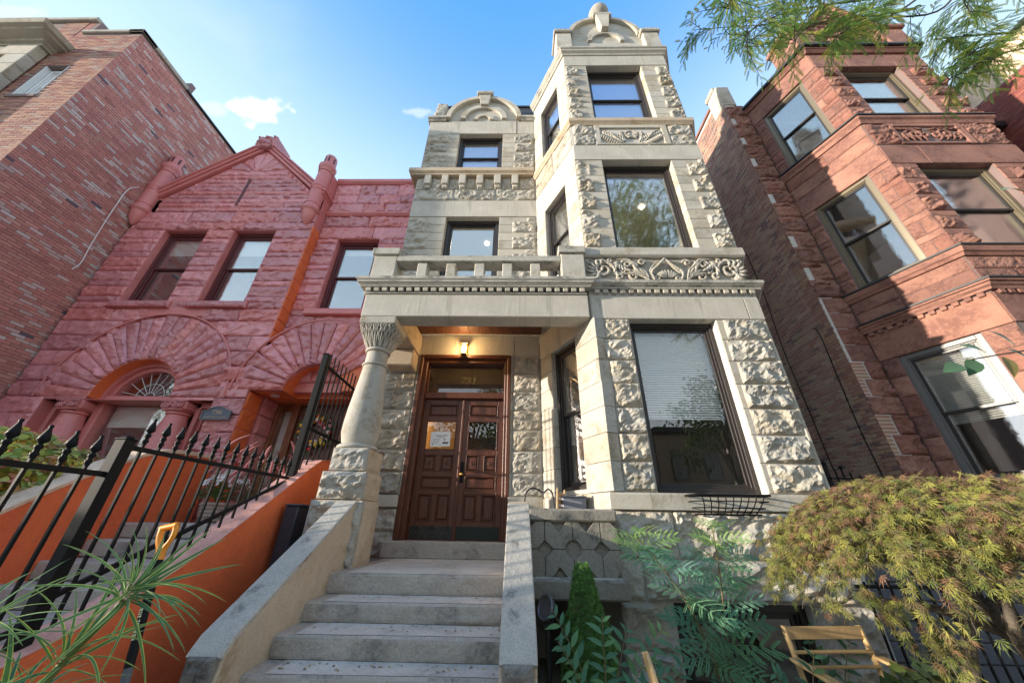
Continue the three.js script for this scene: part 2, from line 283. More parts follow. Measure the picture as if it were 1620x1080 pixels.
// a mesh under a thing or part; geometry given in world metres (or wall metres with W)
function part(parent, name, geo, mat, W, label) {
  let g = merge([geo].flat(Infinity)); if (W) g.applyMatrix4(W);
  let x = 0, y = 0, z = 0; for (let o = parent; o; o = o.parent) { x += o.position.x; y += o.position.y; z += o.position.z; }
  if (x || y || z) g.translate(-x, -y, -z);
  const m = shadowed(new THREE.Mesh(g, mat)); m.name = numbered(name); if (label) m.userData.label = label; parent.add(m); return m;
}
const lpart = (parent, name, geo, mat) => { const m = shadowed(new THREE.Mesh(merge([geo].flat(Infinity)), mat)); m.name = numbered(name); parent.add(m); return m; }; // geometry in the thing's own metres
function structure(name, geo, mat) { const m = shadowed(new THREE.Mesh(merge([geo].flat(Infinity)), mat)); m.name = name; m.userData.kind = 'structure'; scene.add(m); return m; }
const pick = (a, r) => a[Math.floor(r() * a.length) % a.length];
function inst(parent, name, geo, mat, list, colors) { // list of Matrix4
  const m = new THREE.InstancedMesh(geo, mat, list.length); list.forEach((x, i) => { m.setMatrixAt(i, x); if (colors) m.setColorAt(i, colors[i]); });
  m.name = numbered(name); m.userData.kind = 'stuff'; shadowed(m); parent.add(m); return m;
}
// window: frame set back into its opening, two sashes (or one), panes, and what hangs inside
function win(th, W, s0, s1, y0, y1, o = {}) {
  const { d = 0.13, fr = 0.06, mat = M.frameDark, sash = mat, hung = true, split = 0.5, inside, fw = 0.045, glass = M.glass } = o;
  const bars = (a, b, c, e, w, n0, n1, bt = w) => [box(a, a + w, c, e, n0, n1, 0.004), box(b - w, b, c, e, n0, n1, 0.004), box(a + w, b - w, e - w, e, n0, n1, 0.004), box(a + w, b - w, c, c + bt, n0, n1, 0.004)];
  const f = part(th, 'window', [bars(s0, s1, y0, y1, fr, -d - 0.1, -d), bars(s0 + fr, s1 - fr, y0 + fr, y1 - fr, 0.025, -d - 0.12, -d - 0.03)], mat, W);
  const a = s0 + fr + 0.025, b = s1 - fr - 0.025, c = y0 + fr + 0.025, e = y1 - fr - 0.025, mid = lerp(c, e, split);
  const set = hung ? [[mid - 0.025, e, 0], [c, mid + 0.025, 0.035]] : [[c, e, 0.01]];
  for (const [q0, q1, k] of set) {
    part(f, 'sash', bars(a, b, q0, q1, fw, -d - 0.085 - k, -d - 0.05 - k), sash, W);
    part(f, 'pane', box(a + fw - 0.004, b - fw + 0.004, q0 + fw - 0.004, q1 - fw + 0.004, -d - 0.07 - k, -d - 0.066 - k, 0), glass, W);
    if (glass === M.glass) part(f, 'pane', box(a + fw - 0.004, b - fw + 0.004, q0 + fw - 0.004, q1 - fw + 0.004, -d - 0.084 - k, -d - 0.08 - k, 0), glass, W); // double glazing
  }
  const nn = -d - 0.16;
  if (inside?.slats) { const [top, bot] = inside.slats, ya = lerp(c, e, bot), yb = lerp(c, e, top), N = Math.round((yb - ya) / 0.037); for (let i = 0; i < N; i++) { const y = lerp(ya, yb, (i + 0.5) / N), g = box(a + 0.02, b - 0.02, -0.018, 0.018, -0.0012, 0.0012, 0); g.rotateX(-0.5); g.translate(0, y, nn); part(f, 'blind_slat', g, M.blind, W); } part(f, 'blind_rail', box(a + 0.02, b - 0.02, ya - 0.03, ya - 0.008, nn - 0.015, nn + 0.015), M.blind, W); }
  if (inside?.shade) { const [top, bot, mt] = inside.shade; part(f, 'roller_shade', box(a, b, lerp(c, e, bot), lerp(c, e, top), nn - 0.004, nn, 0), mt || M.shade, W); }
  if (inside?.curtain) for (const [u0, u1] of inside.curtain) { const q = new MB(), K = 22; for (let i = 0; i < K; i++) { const t0 = i / K, t1 = (i + 1) / K, z = (t) => nn - 0.05 + 0.03 * Math.sin(t * 31); const A = lerp(a, b, lerp(u0, u1, t0)), B = lerp(a, b, lerp(u0, u1, t1)); q.quad([A, c, z(t0)], [B, c, z(t1)], [B, e, z(t1)], [A, e, z(t0)]); } part(f, 'curtain', q.build(false), M.curtain, W); }
  return f;
}
// ---------------------------------------------------------------- ground
structure('ground', (() => { const g = new THREE.PlaneGeometry(400, 400, 1, 1); g.rotateX(-Math.PI / 2); const u = g.attributes.uv; for (let i = 0; i < u.count; i++) u.setXY(i, g.attributes.position.getX(i), g.attributes.position.getZ(i)); return g; })(), P({ map: rep(mineral(21, [0.36, 0.33, 0.28], [0.24, 0.22, 0.17], 0.2, 0.5), 1.5), bumpMap: rep(grainBump, 0.8), bumpScale: 0.02, roughness: 1 }));
structure('pavement', box(-40, 40, -0.05, 0.03, 1.2, 3.4, 0.01), M.tread);
structure('road', box(-60, 60, -0.1, 0.004, 5.2, 14, 0.01), S({ color: C(0.12, 0.12, 0.122), roughness: 0.95 }));
structure('kerb', box(-60, 60, -0.1, 0.14, 5.0, 5.2, 0.02), M.tread);

M.boards = P({ map: rep(woodTex, 0.9), color: C(0.75, 0.8, 0.9), roughness: 0.6 });
// ---------------------------------------------------------------- the greystone rowhouse in the middle
const ZB = -4.625, ZW = -6.05, BL = 1.156, BR = 3.86, IX = 0.42;
const WF = wall(0, ZB, 1, 0), WR = wall(0, ZW, 1, 0), CL = Math.hypot(BL - IX, ZB - ZW), WC = wall(IX, ZW, BL - IX, ZB - ZW);
const grey = thing('greystone_rowhouse', 'pale limestone rowhouse with angled bay, balcony and brown double doors in the middle', 'house', [0.8, 0, -6]);
{
  const r = rng(11), T = -0.28, lime = () => pick(M.lime, r), rockM = () => pick(M.limeRock, r);
  const ash = (W, s0, s1, y0, y1, n0 = T, n1 = 0, name = 'dressed_stone', b = 0.008) => part(grey, name, box(s0 + 0.002, s1 - 0.002, y0 + 0.002, y1 - 0.002, n0, n1, b), name === 'lintel' ? M.limeStreak : lime(), W);
  const rk = (W, s0, s1, y0, y1, o = {}) => part(grey, 'rock_faced_stone', rock(R4(s0, s1, y0, y1), { p: 0.075, cell: 0.03, ...o }), rockM(), W);
  const core = (W, s0, s1, y0, y1, n1 = -0.012, n0 = T) => part(grey, 'wall_core', box(s0, s1, y0, y1, n0, n1, 0), M.mortarGrey, W);
  const quoins = (W, a, b, y0, y1, left, n = 5, o = {}) => { // big rock block, then a small one, from the top down; wall ashlar behind
    const st = (y1 - y0) / n, hs = st * 0.27;
    for (let i = 0; i < n; i++) {
      const yt = y1 - i * st, w = b - a, nb = w * (0.33 + 0.1 * r());
      left ? rk(W, a, a + nb, yt - hs, yt, { p: 0.05, cell: 0.025 }) : rk(W, b - nb, b, yt - hs, yt, { p: 0.05, cell: 0.025 });
      const wb = w * (0.88 + 0.12 * r());
      left ? rk(W, a, a + wb, yt - st, yt - hs, { p: 0.085, cell: 0.025, rough: 1.3 }) : rk(W, b - wb, b, yt - st, yt - hs, { p: 0.085, cell: 0.025, rough: 1.3 });
    }
  };
  // courses of dressed ashlar with the joints cut at heights ys
  const ashCourses = (W, s0, s1, ys, n1 = 0) => { for (let i = 0; i + 1 < ys.length; i++) ash(W, s0, s1, ys[i], ys[i + 1], T, n1); };
  const span = (a, b, n) => Array.from({ length: n + 1 }, (_, i) => lerp(a, b, i / n));

  // ---- bay front, base
  core(WF, BL, 1.70, 0, 1.758); core(WF, 3.16, BR, 0, 1.758); core(WF, 1.70, 3.16, 0.86, 1.758);
  rk(WF, 1.17, 1.86, 1.26, 1.755, { p: 0.1 }); rk(WF, 1.86, 3.80, 1.26, 1.755, { p: 0.11, rough: 1.2 });
  rk(WF, 1.14, 1.42, 0.865, 1.255, { p: 0.06 }); rk(WF, 1.42, 3.80, 0.865, 1.255, { p: 0.14, rough: 1.3 });
  rk(WF, 1.12, 1.70, 0.45, 0.86, { p: 0.09 }); rk(WF, 1.10, 1.70, 0.0, 0.45, { p: 0.13, rough: 1.5 });
  rk(WF, 3.17, 3.80, 0.45, 0.86, { p: 0.09 }); rk(WF, 3.17, 3.82, 0.0, 0.45, { p: 0.12, rough: 1.4 });
  part(grey, 'areaway_sill', box(1.7, 3.16, -0.1, 0.02, -0.25, 0.02), M.soot, WF);
  win(grey, WF, 1.71, 3.155, 0.03, 0.858, { glass: M.glassClear, d: 0.1, fr: 0.075, hung: false, fw: 0.05 });
  part(grey, 'mullion', box(2.42, 2.50, 0.1, 0.79, -0.17, -0.12), M.frameDark, WF);
  // ---- bay first floor
  { // window sill course, in stones
    const pr = [[-0.25, 1.76], [0.045, 1.76], [0.05, 1.765], [0.05, 1.925], [0.04, 1.95], [-0.25, 1.956]];
    part(grey, 'window_sill', mould(pr, [[IX, ZW], [BL, ZB], [1.62, ZB]]), lime());
    for (const [a, b] of [[1.623, 2.0], [2.003, 3.28], [3.283, 3.84]]) part(grey, 'window_sill', mould(pr, [[a, ZB], [b, ZB]]), lime());
  }
  win(grey, WF, 1.737, 3.085, 1.96, 4.455, { glass: M.glassClear, d: 0.14, hung: false, fw: 0.035, inside: { slats: [1, 0.40] } });
  const c1 = span(1.96, 4.458, 7);
  core(WF, BL, 1.735, 1.956, 4.458); core(WF, 3.087, BR, 1.956, 4.458);
  for (let i = 0; i < 7; i++) {
    const a = 1.30 + 0.05 * r();
    part(grey, 'corner_stone', (() => { const q = c1[i] + 0.004, e = c1[i + 1] - 0.004, t = 0.02 + 0.03 * r(), m = new MB(), k = 0.46; // wraps the corner onto the splayed side
      const pts = [[a, ZB + 0.012], [BL + 0.02, ZB + 0.03 + t], [BL - 0.02, ZB + 0.02], [BL - 0.459 * k - 0.01, ZB - 0.888 * k + 0.012], [BL - 0.459 * k + 0.2, ZB - 0.888 * k], [a, ZB - 0.25]];
      const N = pts.length; for (let j = 0; j < N; j++) { const u = pts[j], w = pts[(j + 1) % N]; m.quad([u[0], q, u[1]], [w[0], q, w[1]], [w[0], e, w[1]], [u[0], e, u[1]]); }
      for (let j = 1; j + 1 < N; j++) { m.tri([pts[0][0], q, pts[0][1]], [pts[j][0], q, pts[j][1]], [pts[j + 1][0], q, pts[j + 1][1]]); m.tri([pts[0][0], e, pts[0][1]], [pts[j + 1][0], e, pts[j + 1][1]], [pts[j][0], e, pts[j][1]]); }
      return m.build(true, r() * 5); })(), rockM());
    rk(WF, a, 1.735, c1[i], c1[i + 1], { p: 0.075 + 0.03 * r(), cell: 0.026, rough: 1.2 });
    rk(WF, 3.12 + 0.07 * r(), BR - 0.06, c1[i], c1[i + 1], { p: 0.085 + 0.03 * r(), cell: 0.026, rough: 1.2 });
    ash(WF, 3.087, 3.2, c1[i], c1[i + 1]);
  }
  for (const [y0, y1] of [[1.956, 4.458], [5.93, 8.387], [9.83, 12.29]]) part(grey, 'corner_stone', box(BR - 0.065, BR, y0, y1, -0.5, 0.012, 0.02), lime(), WF);
  // lintel, dentil course, cornice of the first floor
  ash(WF, BL, 3.62, 4.462, 4.868, T, 0.01, 'lintel'); ash(WF, 3.623, BR, 4.462, 4.868, T, 0.01, 'lintel');
  core(WF, BL, BR, 4.87, 5.175, -0.01); 
  for (let i = 0; i < 19; i++) { const x = 1.24 + i * 0.139; part(grey, 'dentil', box(x, x + 0.082, 4.93, 5.0, -0.02, 0.055, 0.006), lime(), WF); }
  part(grey, 'cornice', mould([[-0.2, 5.003], [0.06, 5.003], [0.065, 5.03], [0.1, 5.06], [0.115, 5.08], [0.125, 5.085], [0.125, 5.138], [0.1, 5.15], [-0.2, 5.172]], [[1.13, ZB], [BR + 0.03, ZB], [4.4, -5.7]]), M.soot);
  // carved frieze and second floor sill
  core(WF, BL, BR - 0.03, 5.172, 5.712, -0.05);
  carved(grey, 'carved_frieze', WF, 1.19, 3.82, 5.18, 5.705, 1);
  part(grey, 'window_sill', mould([[-0.25, 5.715], [0.02, 5.715], [0.045, 5.74], [0.05, 5.75], [0.05, 5.90], [0.035, 5.918], [-0.25, 5.925]], [[1.13, ZB], [BR + 0.01, ZB], [4.3, -5.5]]), M.lime[0]);
  // ---- bay second floor
  win(grey, WF, 1.737, 3.178, 5.928, 8.385, { d: 0.15, hung: false, fw: 0.03, inside: { shade: [1, 0.93] } });
  const c2 = span(5.928, 8.387, 10), c3 = span(9.83, 12.29, 10);
  for (const [c, xr] of [[c2, 3.18], [c3, 3.167]]) {
    ashCourses(WF, BL, 1.735, c); ashCourses(WF, xr, BR - 0.066, c);
    quoins(WF, 1.17, 1.52, c[0], c[10], true); quoins(WF, 3.46, 3.85, c[0], c[10], false);
  }
  ash(WF, BL, BR, 8.39, 8.88, T, 0.012, 'lintel');
  // band of rough stone round a carved panel
  core(WF, BL, BR, 8.88, 9.6);
  for (const [y0, y1] of [[8.895, 9.235], [9.245, 9.595]]) { rk(WF, 1.19, 1.66, y0, y1, { p: 0.085 }); rk(WF, 3.30, 3.84, y0, y1, { p: 0.085 }); }
  for (const [a, b, q, e] of [[1.67, 1.79, 8.885, 9.6], [3.16, 3.29, 8.885, 9.6], [1.79, 3.16, 8.885, 8.93], [1.79, 3.16, 9.49, 9.6]]) ash(WF, a, b, q, e, T, 0.03, 'panel_frame');
  carved(grey, 'carved_panel', WF, 1.80, 3.15, 8.935, 9.485, 2);
  const sill3 = [[-0.25, 9.605], [0.02, 9.605], [0.05, 9.65], [0.075, 9.68], [0.08, 9.69], [0.08, 9.79], [0.06, 9.81], [-0.25, 9.82]];
  part(grey, 'string_course', mould(sill3, [[IX, ZW + 0.02], [BL, ZB], [BR + 0.02, ZB], [4.4, -5.6]]), M.tan);
  // ---- bay third floor
  win(grey, WF, 1.722, 3.165, 9.825, 12.285, { d: 0.15, hung: true, fr: 0.07, inside: { shade: [1, 0.16] } });
  ash(WF, BL, 3.3, 12.293, 12.79, T, 0.012, 'lintel'); ash(WF, 3.303, BR, 12.293, 12.79, T, 0.012, 'lintel');
  part(grey, 'cornice', mould([[-0.25, 12.793], [0.03, 12.793], [0.05, 12.85], [0.09, 12.89], [0.1, 12.9], [0.1, 12.96], [0.13, 12.99], [0.13, 13.05], [0.1, 13.075], [-0.3, 13.08]], [[IX, ZW], [BL, ZB], [BR, ZB], [4.6, ZW]]), M.soot);
  // ---- splayed side of the bay, left
  const wins = [[2.02, 4.37, { slats: [1, 0.30] }], [5.95, 8.07, { curtain: [[0.05, 0.5]] }], [9.95, 12.02, { curtain: [[0.1, 0.6]] }]];
  for (const [y0, y1, inside] of wins) win(grey, WC, 0.40, 1.205, y0, y1, { d: 0.09, fr: 0.055, inside });
  for (const [q, e] of [[1.956, 2.02], [4.37, 4.868], [4.868, 5.95], [8.07, 8.88], [12.02, 12.79]]) ash(WC, 0, CL, q, e, T, 0.0, q > 4.3 ? 'lintel' : 'sill_stone');
  for (const [q, e] of [[8.883, 9.24], [9.243, 9.602]]) for (const [a, b] of [[0.02, 0.82], [0.83, 1.58]]) { core(WC, a, b, q, e); rk(WC, a, b, q, e, { p: 0.05 }); }
  for (const [q, e, n] of [[2.02, 4.37, 7], [5.95, 8.07, 5], [9.82, 12.02, 5]]) { const y = span(q, e, n); ashCourses(WC, 0, 0.40, y); ashCourses(WC, 1.205, CL - (q < 3 ? 0.3 : 0), y); }
  ash(WC, 0.4, 1.205, 9.82, 9.95); part(grey, 'wall_core', box(0, CL, 0, 1.76, T, 0), M.lime[1], WC);
  // ---- pediment over the bay
  const PZ = ZB - 0.02, CX = 2.43;
  { const s = poly([[1.03, 13.07], [3.86, 13.07], [3.86, 14.02], [3.43, 14.02]]); s.absarc(CX, 14.08, 1.0, -0.06, Math.PI + 0.06, false); s.lineTo(1.5, 14.02); s.lineTo(1.03, 14.02); part(grey, 'pediment', ext(s, 0.4, PZ - 0.44, 0), M.lime[0]); }
  const arcBand = (cx, cy, r0, r1, z0, z1, a0 = 0, a1 = Math.PI) => { const s = new THREE.Shape(); s.absarc(cx, cy, r1, a0, a1, false); s.absarc(cx, cy, r0, a1, a0, true); return ext(s, z1 - z0, z0, 0, 28); };
  part(grey, 'pediment_arch', arcBand(CX, 14.08, 0.93, 1.05, PZ - 0.44, PZ + 0.06), M.lime[2]);
  part(grey, 'pediment_arch', arcBand(CX, 13.72, 0.40, 0.52, PZ - 0.05, PZ + 0.03), M.lime[0]);
  for (const x of [1.0, 3.46]) { part(grey, 'pediment_block', box(x, x + 0.44, 13.08, 13.98, PZ - 0.45, PZ + 0.09, 0.02), M.lime[0]); part(grey, 'pediment_cap', box(x - 0.06, x + 0.5, 13.98, 14.10, PZ - 0.48, PZ + 0.15, 0.025), M.soot); part(grey, 'pediment_scroll', [0, 1, 2, 3, 4].map((i) => { const g = new THREE.SphereGeometry(0.06, 8, 6); g.scale(1, 0.9, 1.2); return move(g, x + 0.04 + i * 0.09, 14.13, PZ + 0.08); }), M.limeRock[3]); }
  part(grey, 'keystone', ext(poly([[CX - 0.1, 14.2], [CX + 0.1, 14.2], [CX + 0.2, 15.0], [CX - 0.2, 15.0]]), 0.2, PZ - 0.05, 0.01), M.lime[2]);
  part(grey, 'keystone', box(CX - 0.28, CX + 0.28, 15.0, 15.14, PZ - 0.3, PZ + 0.16, 0.02), M.lime[1]);
  carved(grey, 'carved_crest', wall(0, PZ, 1, 0), CX - 0.85, CX + 0.85, 13.09, 13.42, 3);
  part(grey, 'finial', move(lathe([[0, 0], [0.2, 0], [0.2, 0.08], [0.12, 0.14], [0.12, 0.2], [0.22, 0.24], [0.30, 0.38], [0.31, 0.52], [0.26, 0.68], [0.15, 0.79], [0, 0.83]], 20), CX, 15.14, PZ - 0.1), M.limeRock[1]);
  part(grey, 'roof', [box(1.3, 3.7, 12.6, 13.0, -8.5, ZB - 0.3, 0)], M.slate);

  // ---- entrance wall behind the porch
  const P1 = span(1.97, 4.45, 7);
  core(WR, -2.75, -1.89, 0, 4.47); core(WR, -0.165, IX, 0, 4.47); core(WR, -1.9, -0.16, 0, 1.2, -0.2);
  for (let i = 0; i < 7; i++) { rk(WR, -2.7, -1.93, P1[i], P1[i + 1], { p: 0.12, rough: 1.5, cell: 0.028 }); ash(WR, -1.93, -1.885, P1[i], P1[i + 1], -0.2, 0.035); rk(WR, -0.10, 0.405, P1[i], P1[i + 1], { p: 0.065, rough: 1.3, cell: 0.026 }); ash(WR, -0.155, -0.10, P1[i], P1[i + 1], -0.2, 0.01); }
  for (const [a, b] of [[-2.72, -1.91], [-0.155, 0.42]]) ash(WR, a, b, 1.79, 1.965, -0.2, 0.09, 'water_table');
  rk(WR, -2.7, -1.90, 1.45, 1.785, { p: 0.09, rough: 1.3 }); rk(WR, -2.7, -1.86, 1.10, 1.445, { p: 0.07, rough: 1.3 }); ash(WR, -0.155, 0.42, 1.1, 1.787, -0.2, 0.05);
  ash(WR, -2.75, -0.08, 4.475, 4.93, T, 0.0, 'lintel'); ash(WR, -0.077, IX, 4.475, 4.93, T, 0.0, 'lintel');
  part(grey, 'threshold', box(-2.02, -0.1, 1.116, 1.335, -0.2, 0.2, 0.015), M.riser, WR);
  doors();
  // porch ceiling boards, beams and slab
  for (let i = 0; i < 12; i++) part(grey, 'ceiling_board', box(-1.95 + i * 0.2, -1.755 + i * 0.2, 4.875, 4.90, -5.9, -4.85, 0.004), M.boards);
  part(grey, 'porch_beam', box(-2.5, 1.115, 4.452, 4.872, -4.88, -4.56, 0.012), M.limeStreak);
  part(grey, 'porch_beam', box(-2.5, -1.93, 4.452, 4.872, -6.05, -4.88, 0.012), M.tan);
  part(grey, 'porch_impost', box(-2.49, -1.925, 4.32, 4.45, -5.12, -4.555, 0.012), M.lime[1]);
  part(grey, 'wall_bracket', box(-2.46, -1.95, 4.12, 4.45, -6.05, -5.7, 0.02), M.tan);
  part(grey, 'balcony_floor', box(-2.58, 1.1, 4.91, 5.145, -6.0, -4.62, 0.01), M.lime[1]);
  part(grey, 'cornice', mould([[-0.1, 4.982], [0.07, 4.982], [0.075, 5.0], [0.11, 5.035], [0.12, 5.04], [0.12, 5.07], [0.14, 5.09], [0.14, 5.14], [0.11, 5.155], [-0.1, 5.16]], [[-2.52, -5.9], [-2.52, -4.56], [1.09, -4.56], [1.09, -4.62]]), M.soot);
  for (let i = 0; i < 27; i++) { const x = -2.5 + i * 0.134; part(grey, 'dentil', box(x, x + 0.08, 4.905, 4.978, -4.6, -4.505, 0.006), M.lime[i % 4]); }
  part(grey, 'bed_mould', box(-2.51, 1.1, 4.874, 4.905, -4.7, -4.54, 0.004), M.lime[1]);
  // ---- balcony railing
  const rail = (a, b, y0, y1, z0, z1, n, m) => part(grey, n, box(a, b, y0, y1, z0, z1, 0.012), m);
  rail(-2.52, -2.12, 5.16, 5.695, -4.96, -4.56, 'balcony_pedestal', M.lime[0]); rail(-2.56, -2.08, 5.697, 5.845, -5.0, -4.52, 'pedestal_cap', M.soot);
  rail(0.72, 1.12, 5.16, 5.735, -4.96, -4.55, 'balcony_pedestal', M.lime[0]); rail(0.68, 1.15, 5.737, 5.89, -5.0, -4.51, 'pedestal_cap', M.soot);
  rail(-2.12, 0.72, 5.575, 5.705, -4.84, -4.56, 'handrail', M.soot);
  for (const x of [-1.67, -1.17, -0.68, -0.2, 0.28]) rail(x - 0.085, x + 0.085, 5.16, 5.573, -4.78, -4.60, 'baluster', M.lime[0]);
  rail(-2.5, -2.2, 5.575, 5.705, -6.0, -4.96, 'handrail', M.soot);
  for (const z of [-5.2, -5.5, -5.8]) rail(-2.42, -2.25, 5.16, 5.573, z - 0.08, z + 0.08, 'baluster', M.lime[0]);
  // ---- column and its pedestal
  const col = part(grey, 'column', move(lathe([[0.19, 0], [0.225, 0.06], [0.252, 0.18], [0.25, 0.32], [0.236, 0.52], [0.212, 0.75], [0.186, 0.98], [0.167, 1.18], [0.158, 1.34], [0.157, 1.44]], 36), -2.215, 2.49, -4.84), M.lime[1]);
  const tor = (y, R, t) => { const g = new THREE.TorusGeometry(R, t, 8, 32); g.rotateX(Math.PI / 2); return move(g, -2.215, y, -4.84); };
  part(col, 'column_ring', tor(3.70, 0.17, 0.022), M.lime[1]); part(col, 'column_ring', tor(3.94, 0.165, 0.028), M.lime[1]);
  { // carved capital: bell under a square top, leaves rising all round
    const cap = part(col, 'capital', (() => { const q = new MB(), N = 40, ring = (t) => Array.from({ length: N }, (_, i) => { const a = (i + 0.5) / N * Math.PI * 2, R = lerp(0.15, 0.235, Math.pow(t, 0.8)), c = Math.cos(a), s = Math.sin(a), k = Math.min(0.26 / Math.max(Math.abs(c), Math.abs(s)), 0.34), rr = lerp(R, k * 0.98, Math.pow(t, 1.6)); return [-2.215 + c * rr, 3.95 + t * 0.37, -4.84 + s * rr]; }); const L = [0, 0.15, 0.35, 0.55, 0.75, 0.92, 1].map(ring); for (let j = 0; j + 1 < L.length; j++) for (let i = 0; i < N; i++) { const k = (i + 1) % N; q.quad(L[j][i], L[j][k], L[j + 1][k], L[j + 1][i]); } return q.build(false); })(), M.limeRock[1]);
    const leaves = [];
    for (let i = 0; i < 16; i++) { const a = i / 16 * Math.PI * 2, f = (t, b, o) => { const c = Math.cos(a + b), s = Math.sin(a + b), k = Math.min(0.265 / Math.max(Math.abs(c), Math.abs(s)), 0.345), rr = lerp(lerp(0.15, 0.24, Math.pow(t, 0.8)), k, Math.pow(t, 1.6)) + o; return V(-2.215 + c * rr, 3.95 + t * 0.37, -4.84 + s * rr); };
      leaves.push(tube([f(0.02, 0, 0.008), f(0.35, 0, 0.018), f(0.65, 0.0, 0.02), f(0.8, 0.0, 0.03)], [0.012, 0.016, 0.014, 0.006], 5, 8));
      for (const sg of [-1, 1]) leaves.push(tube([f(0.1, sg * 0.04, 0.01), f(0.4, sg * 0.13, 0.018), f(0.62, sg * 0.16, 0.022), f(0.72, sg * 0.1, 0.028), f(0.64, sg * 0.05, 0.03)], [0.01, 0.014, 0.013, 0.011, 0.008], 5, 10), tube([f(0.62, sg * 0.17, 0.015), f(0.8, sg * 0.08, 0.02), f(0.95, sg * 0.15, 0.015), f(0.97, sg * 0.02, 0.015), f(0.86, 0, 0.018)], [0.012, 0.014, 0.013, 0.012, 0.008], 5, 10)); }
    part(col, 'capital_leaves', leaves, M.limeRock[0]);
  }
  const WPf = wall(0, -4.56, 1, 0), WPs = wall(-1.91, -4.56, 0, -1);
  const ped = [[1.1, 1.82, -2.52, -1.86, 0.09], [1.82, 2.15, -2.47, -1.89, 0.1], [2.15, 2.44, -2.4, -1.93, 0.08]];
  for (const [y0, y1, a, b, p] of ped) { const st = part(grey, 'pedestal_stone', box(a, b - 0.02, y0 + 0.004, y1 - 0.004, -5.14, -4.57, 0.06), M.tan); part(st, 'rough_face', rock(R4(a, b, y0, y1), { p, rough: 1.3, cell: 0.026, m: 0.07 }), M.limeRock[1], WPf); part(st, 'smooth_face', rock(R4(-0.02, 0.56, y0, y1), { p: 0.05, rough: 0.4, cell: 0.04, m: 0.09 }), M.tan, wall(b - 0.02, -4.57, 0, -1)); }
  part(grey, 'column_base', move(lathe([[0, 0], [0.25, 0], [0.27, 0.03], [0.25, 0.06], [0, 0.06]], 32), -2.215, 2.44, -4.84), M.lime[1]);

  // ---- recessed front above the porch: second and third floors
  win(grey, WR, -1.81, -0.496, 5.16, 8.28, { d: 0.14, fr: 0.08, hung: false, fw: 0.04 });
  const e2 = span(5.14, 8.283, 12), e3 = span(10.0, 11.70, 8);
  ashCourses(WR, -2.74, -1.813, e2); ashCourses(WR, -0.494, IX, e2);
  quoins(WR, -2.73, -2.12, 5.2, 8.25, true, 6); quoins(WR, -0.24, 0.40, 5.2, 8.25, false, 6);
  ash(WR, -2.74, IX, 8.287, 8.86, T, 0.012, 'lintel');
  core(WR, -2.74, IX, 8.86, 9.72);
  for (const [a, b] of [[-2.73, -1.70], [-1.69, -0.62], [-0.61, 0.41]]) rk(WR, a, b, 8.87, 9.26, { p: 0.085, rough: 1.2 });
  const cb = [-2.42, -1.96, -1.5, -1.04, -0.58, -0.12];
  for (let i = 0; i <= 6; i++) rk(WR, i ? cb[i - 1] + 0.1 : -2.73, i < 6 ? cb[i] - 0.09 : 0.41, 9.27, 9.70, { p: 0.07, rough: 1.2 });
  for (const x of cb) part(grey, 'corbel', [box(x - 0.085, x + 0.085, 9.38, 9.715, -0.02, 0.13, 0.012), box(x - 0.07, x + 0.07, 9.27, 9.378, -0.02, 0.09, 0.02)], M.lime[0], WR);
  part(grey, 'cornice', mould([[-0.25, 9.72], [0.12, 9.72], [0.13, 9.76], [0.17, 9.8], [0.18, 9.81], [0.18, 9.93], [0.15, 9.96], [-0.25, 9.995]], [[-2.76, -6.6], [-2.76, ZW], [IX - 0.05, ZW]]), M.tan);
  win(grey, WR, -1.765, -0.50, 10.0, 11.70, { d: 0.13, fr: 0.075, inside: { shade: [1, 0.1], curtain: [[0, 0.2]] } });
  ashCourses(WR, -2.72, -1.767, e3); ashCourses(WR, -0.498, IX, e3);
  quoins(WR, -2.71, -2.02, 10.0, 11.7, true, 4); quoins(WR, -0.2, 0.40, 10.0, 11.7, false, 4);
  ash(WR, -2.72, -2.05, 11.702, 12.32, T, 0.0, 'lintel'); ash(WR, -2.047, -0.1, 11.702, 12.32, T, 0.012, 'lintel'); ash(WR, -0.097, IX, 11.702, 12.32, T, 0.0, 'lintel');
  for (const [a, b] of [[-2.78, -2.24], [0.02, IX]]) part(grey, 'cornice', mould([[-0.3, 12.325], [0.03, 12.325], [0.06, 12.37], [0.1, 12.4], [0.1, 12.48], [-0.3, 12.5]], [[a, ZW], [b, ZW]]), M.soot);
  const DX = -1.1;
  { const s = new THREE.Shape(); s.absarc(DX, 12.42, 1.06, 0, Math.PI, false); s.closePath(); part(grey, 'pediment', ext(s, 0.35, ZW - 0.36), M.lime[0]); }
  part(grey, 'pediment', box(DX - 1.06, DX + 1.06, 12.322, 12.42, ZW - 0.36, ZW - 0.01, 0.004), M.lime[0]);
  part(grey, 'pediment_arch', arcBand(DX, 12.42, 1.0, 1.14, ZW - 0.4, ZW + 0.1), M.lime[2]);
  part(grey, 'pediment_arch', arcBand(DX, 12.40, 0.55, 0.70, ZW - 0.05, ZW + 0.07), M.lime[0]);
  part(grey, 'pediment_arch', arcBand(DX, 12.38, 0.18, 0.30, ZW - 0.05, ZW + 0.05), M.lime[2]);
  part(grey, 'keystone', [ext(poly([[DX - 0.12, 13.0], [DX + 0.12, 13.0], [DX + 0.19, 13.52], [DX - 0.19, 13.52]]), 0.2, ZW - 0.06, 0.01), box(DX - 0.26, DX + 0.26, 13.52, 13.66, ZW - 0.3, ZW + 0.2, 0.02)], M.lime[1]);
  part(grey, 'finial', move(lathe([[0, 0], [0.13, 0], [0.15, 0.07], [0.13, 0.15], [0.07, 0.2], [0, 0.22]], 16), DX, 13.66, ZW - 0.02), M.limeRock[1]);
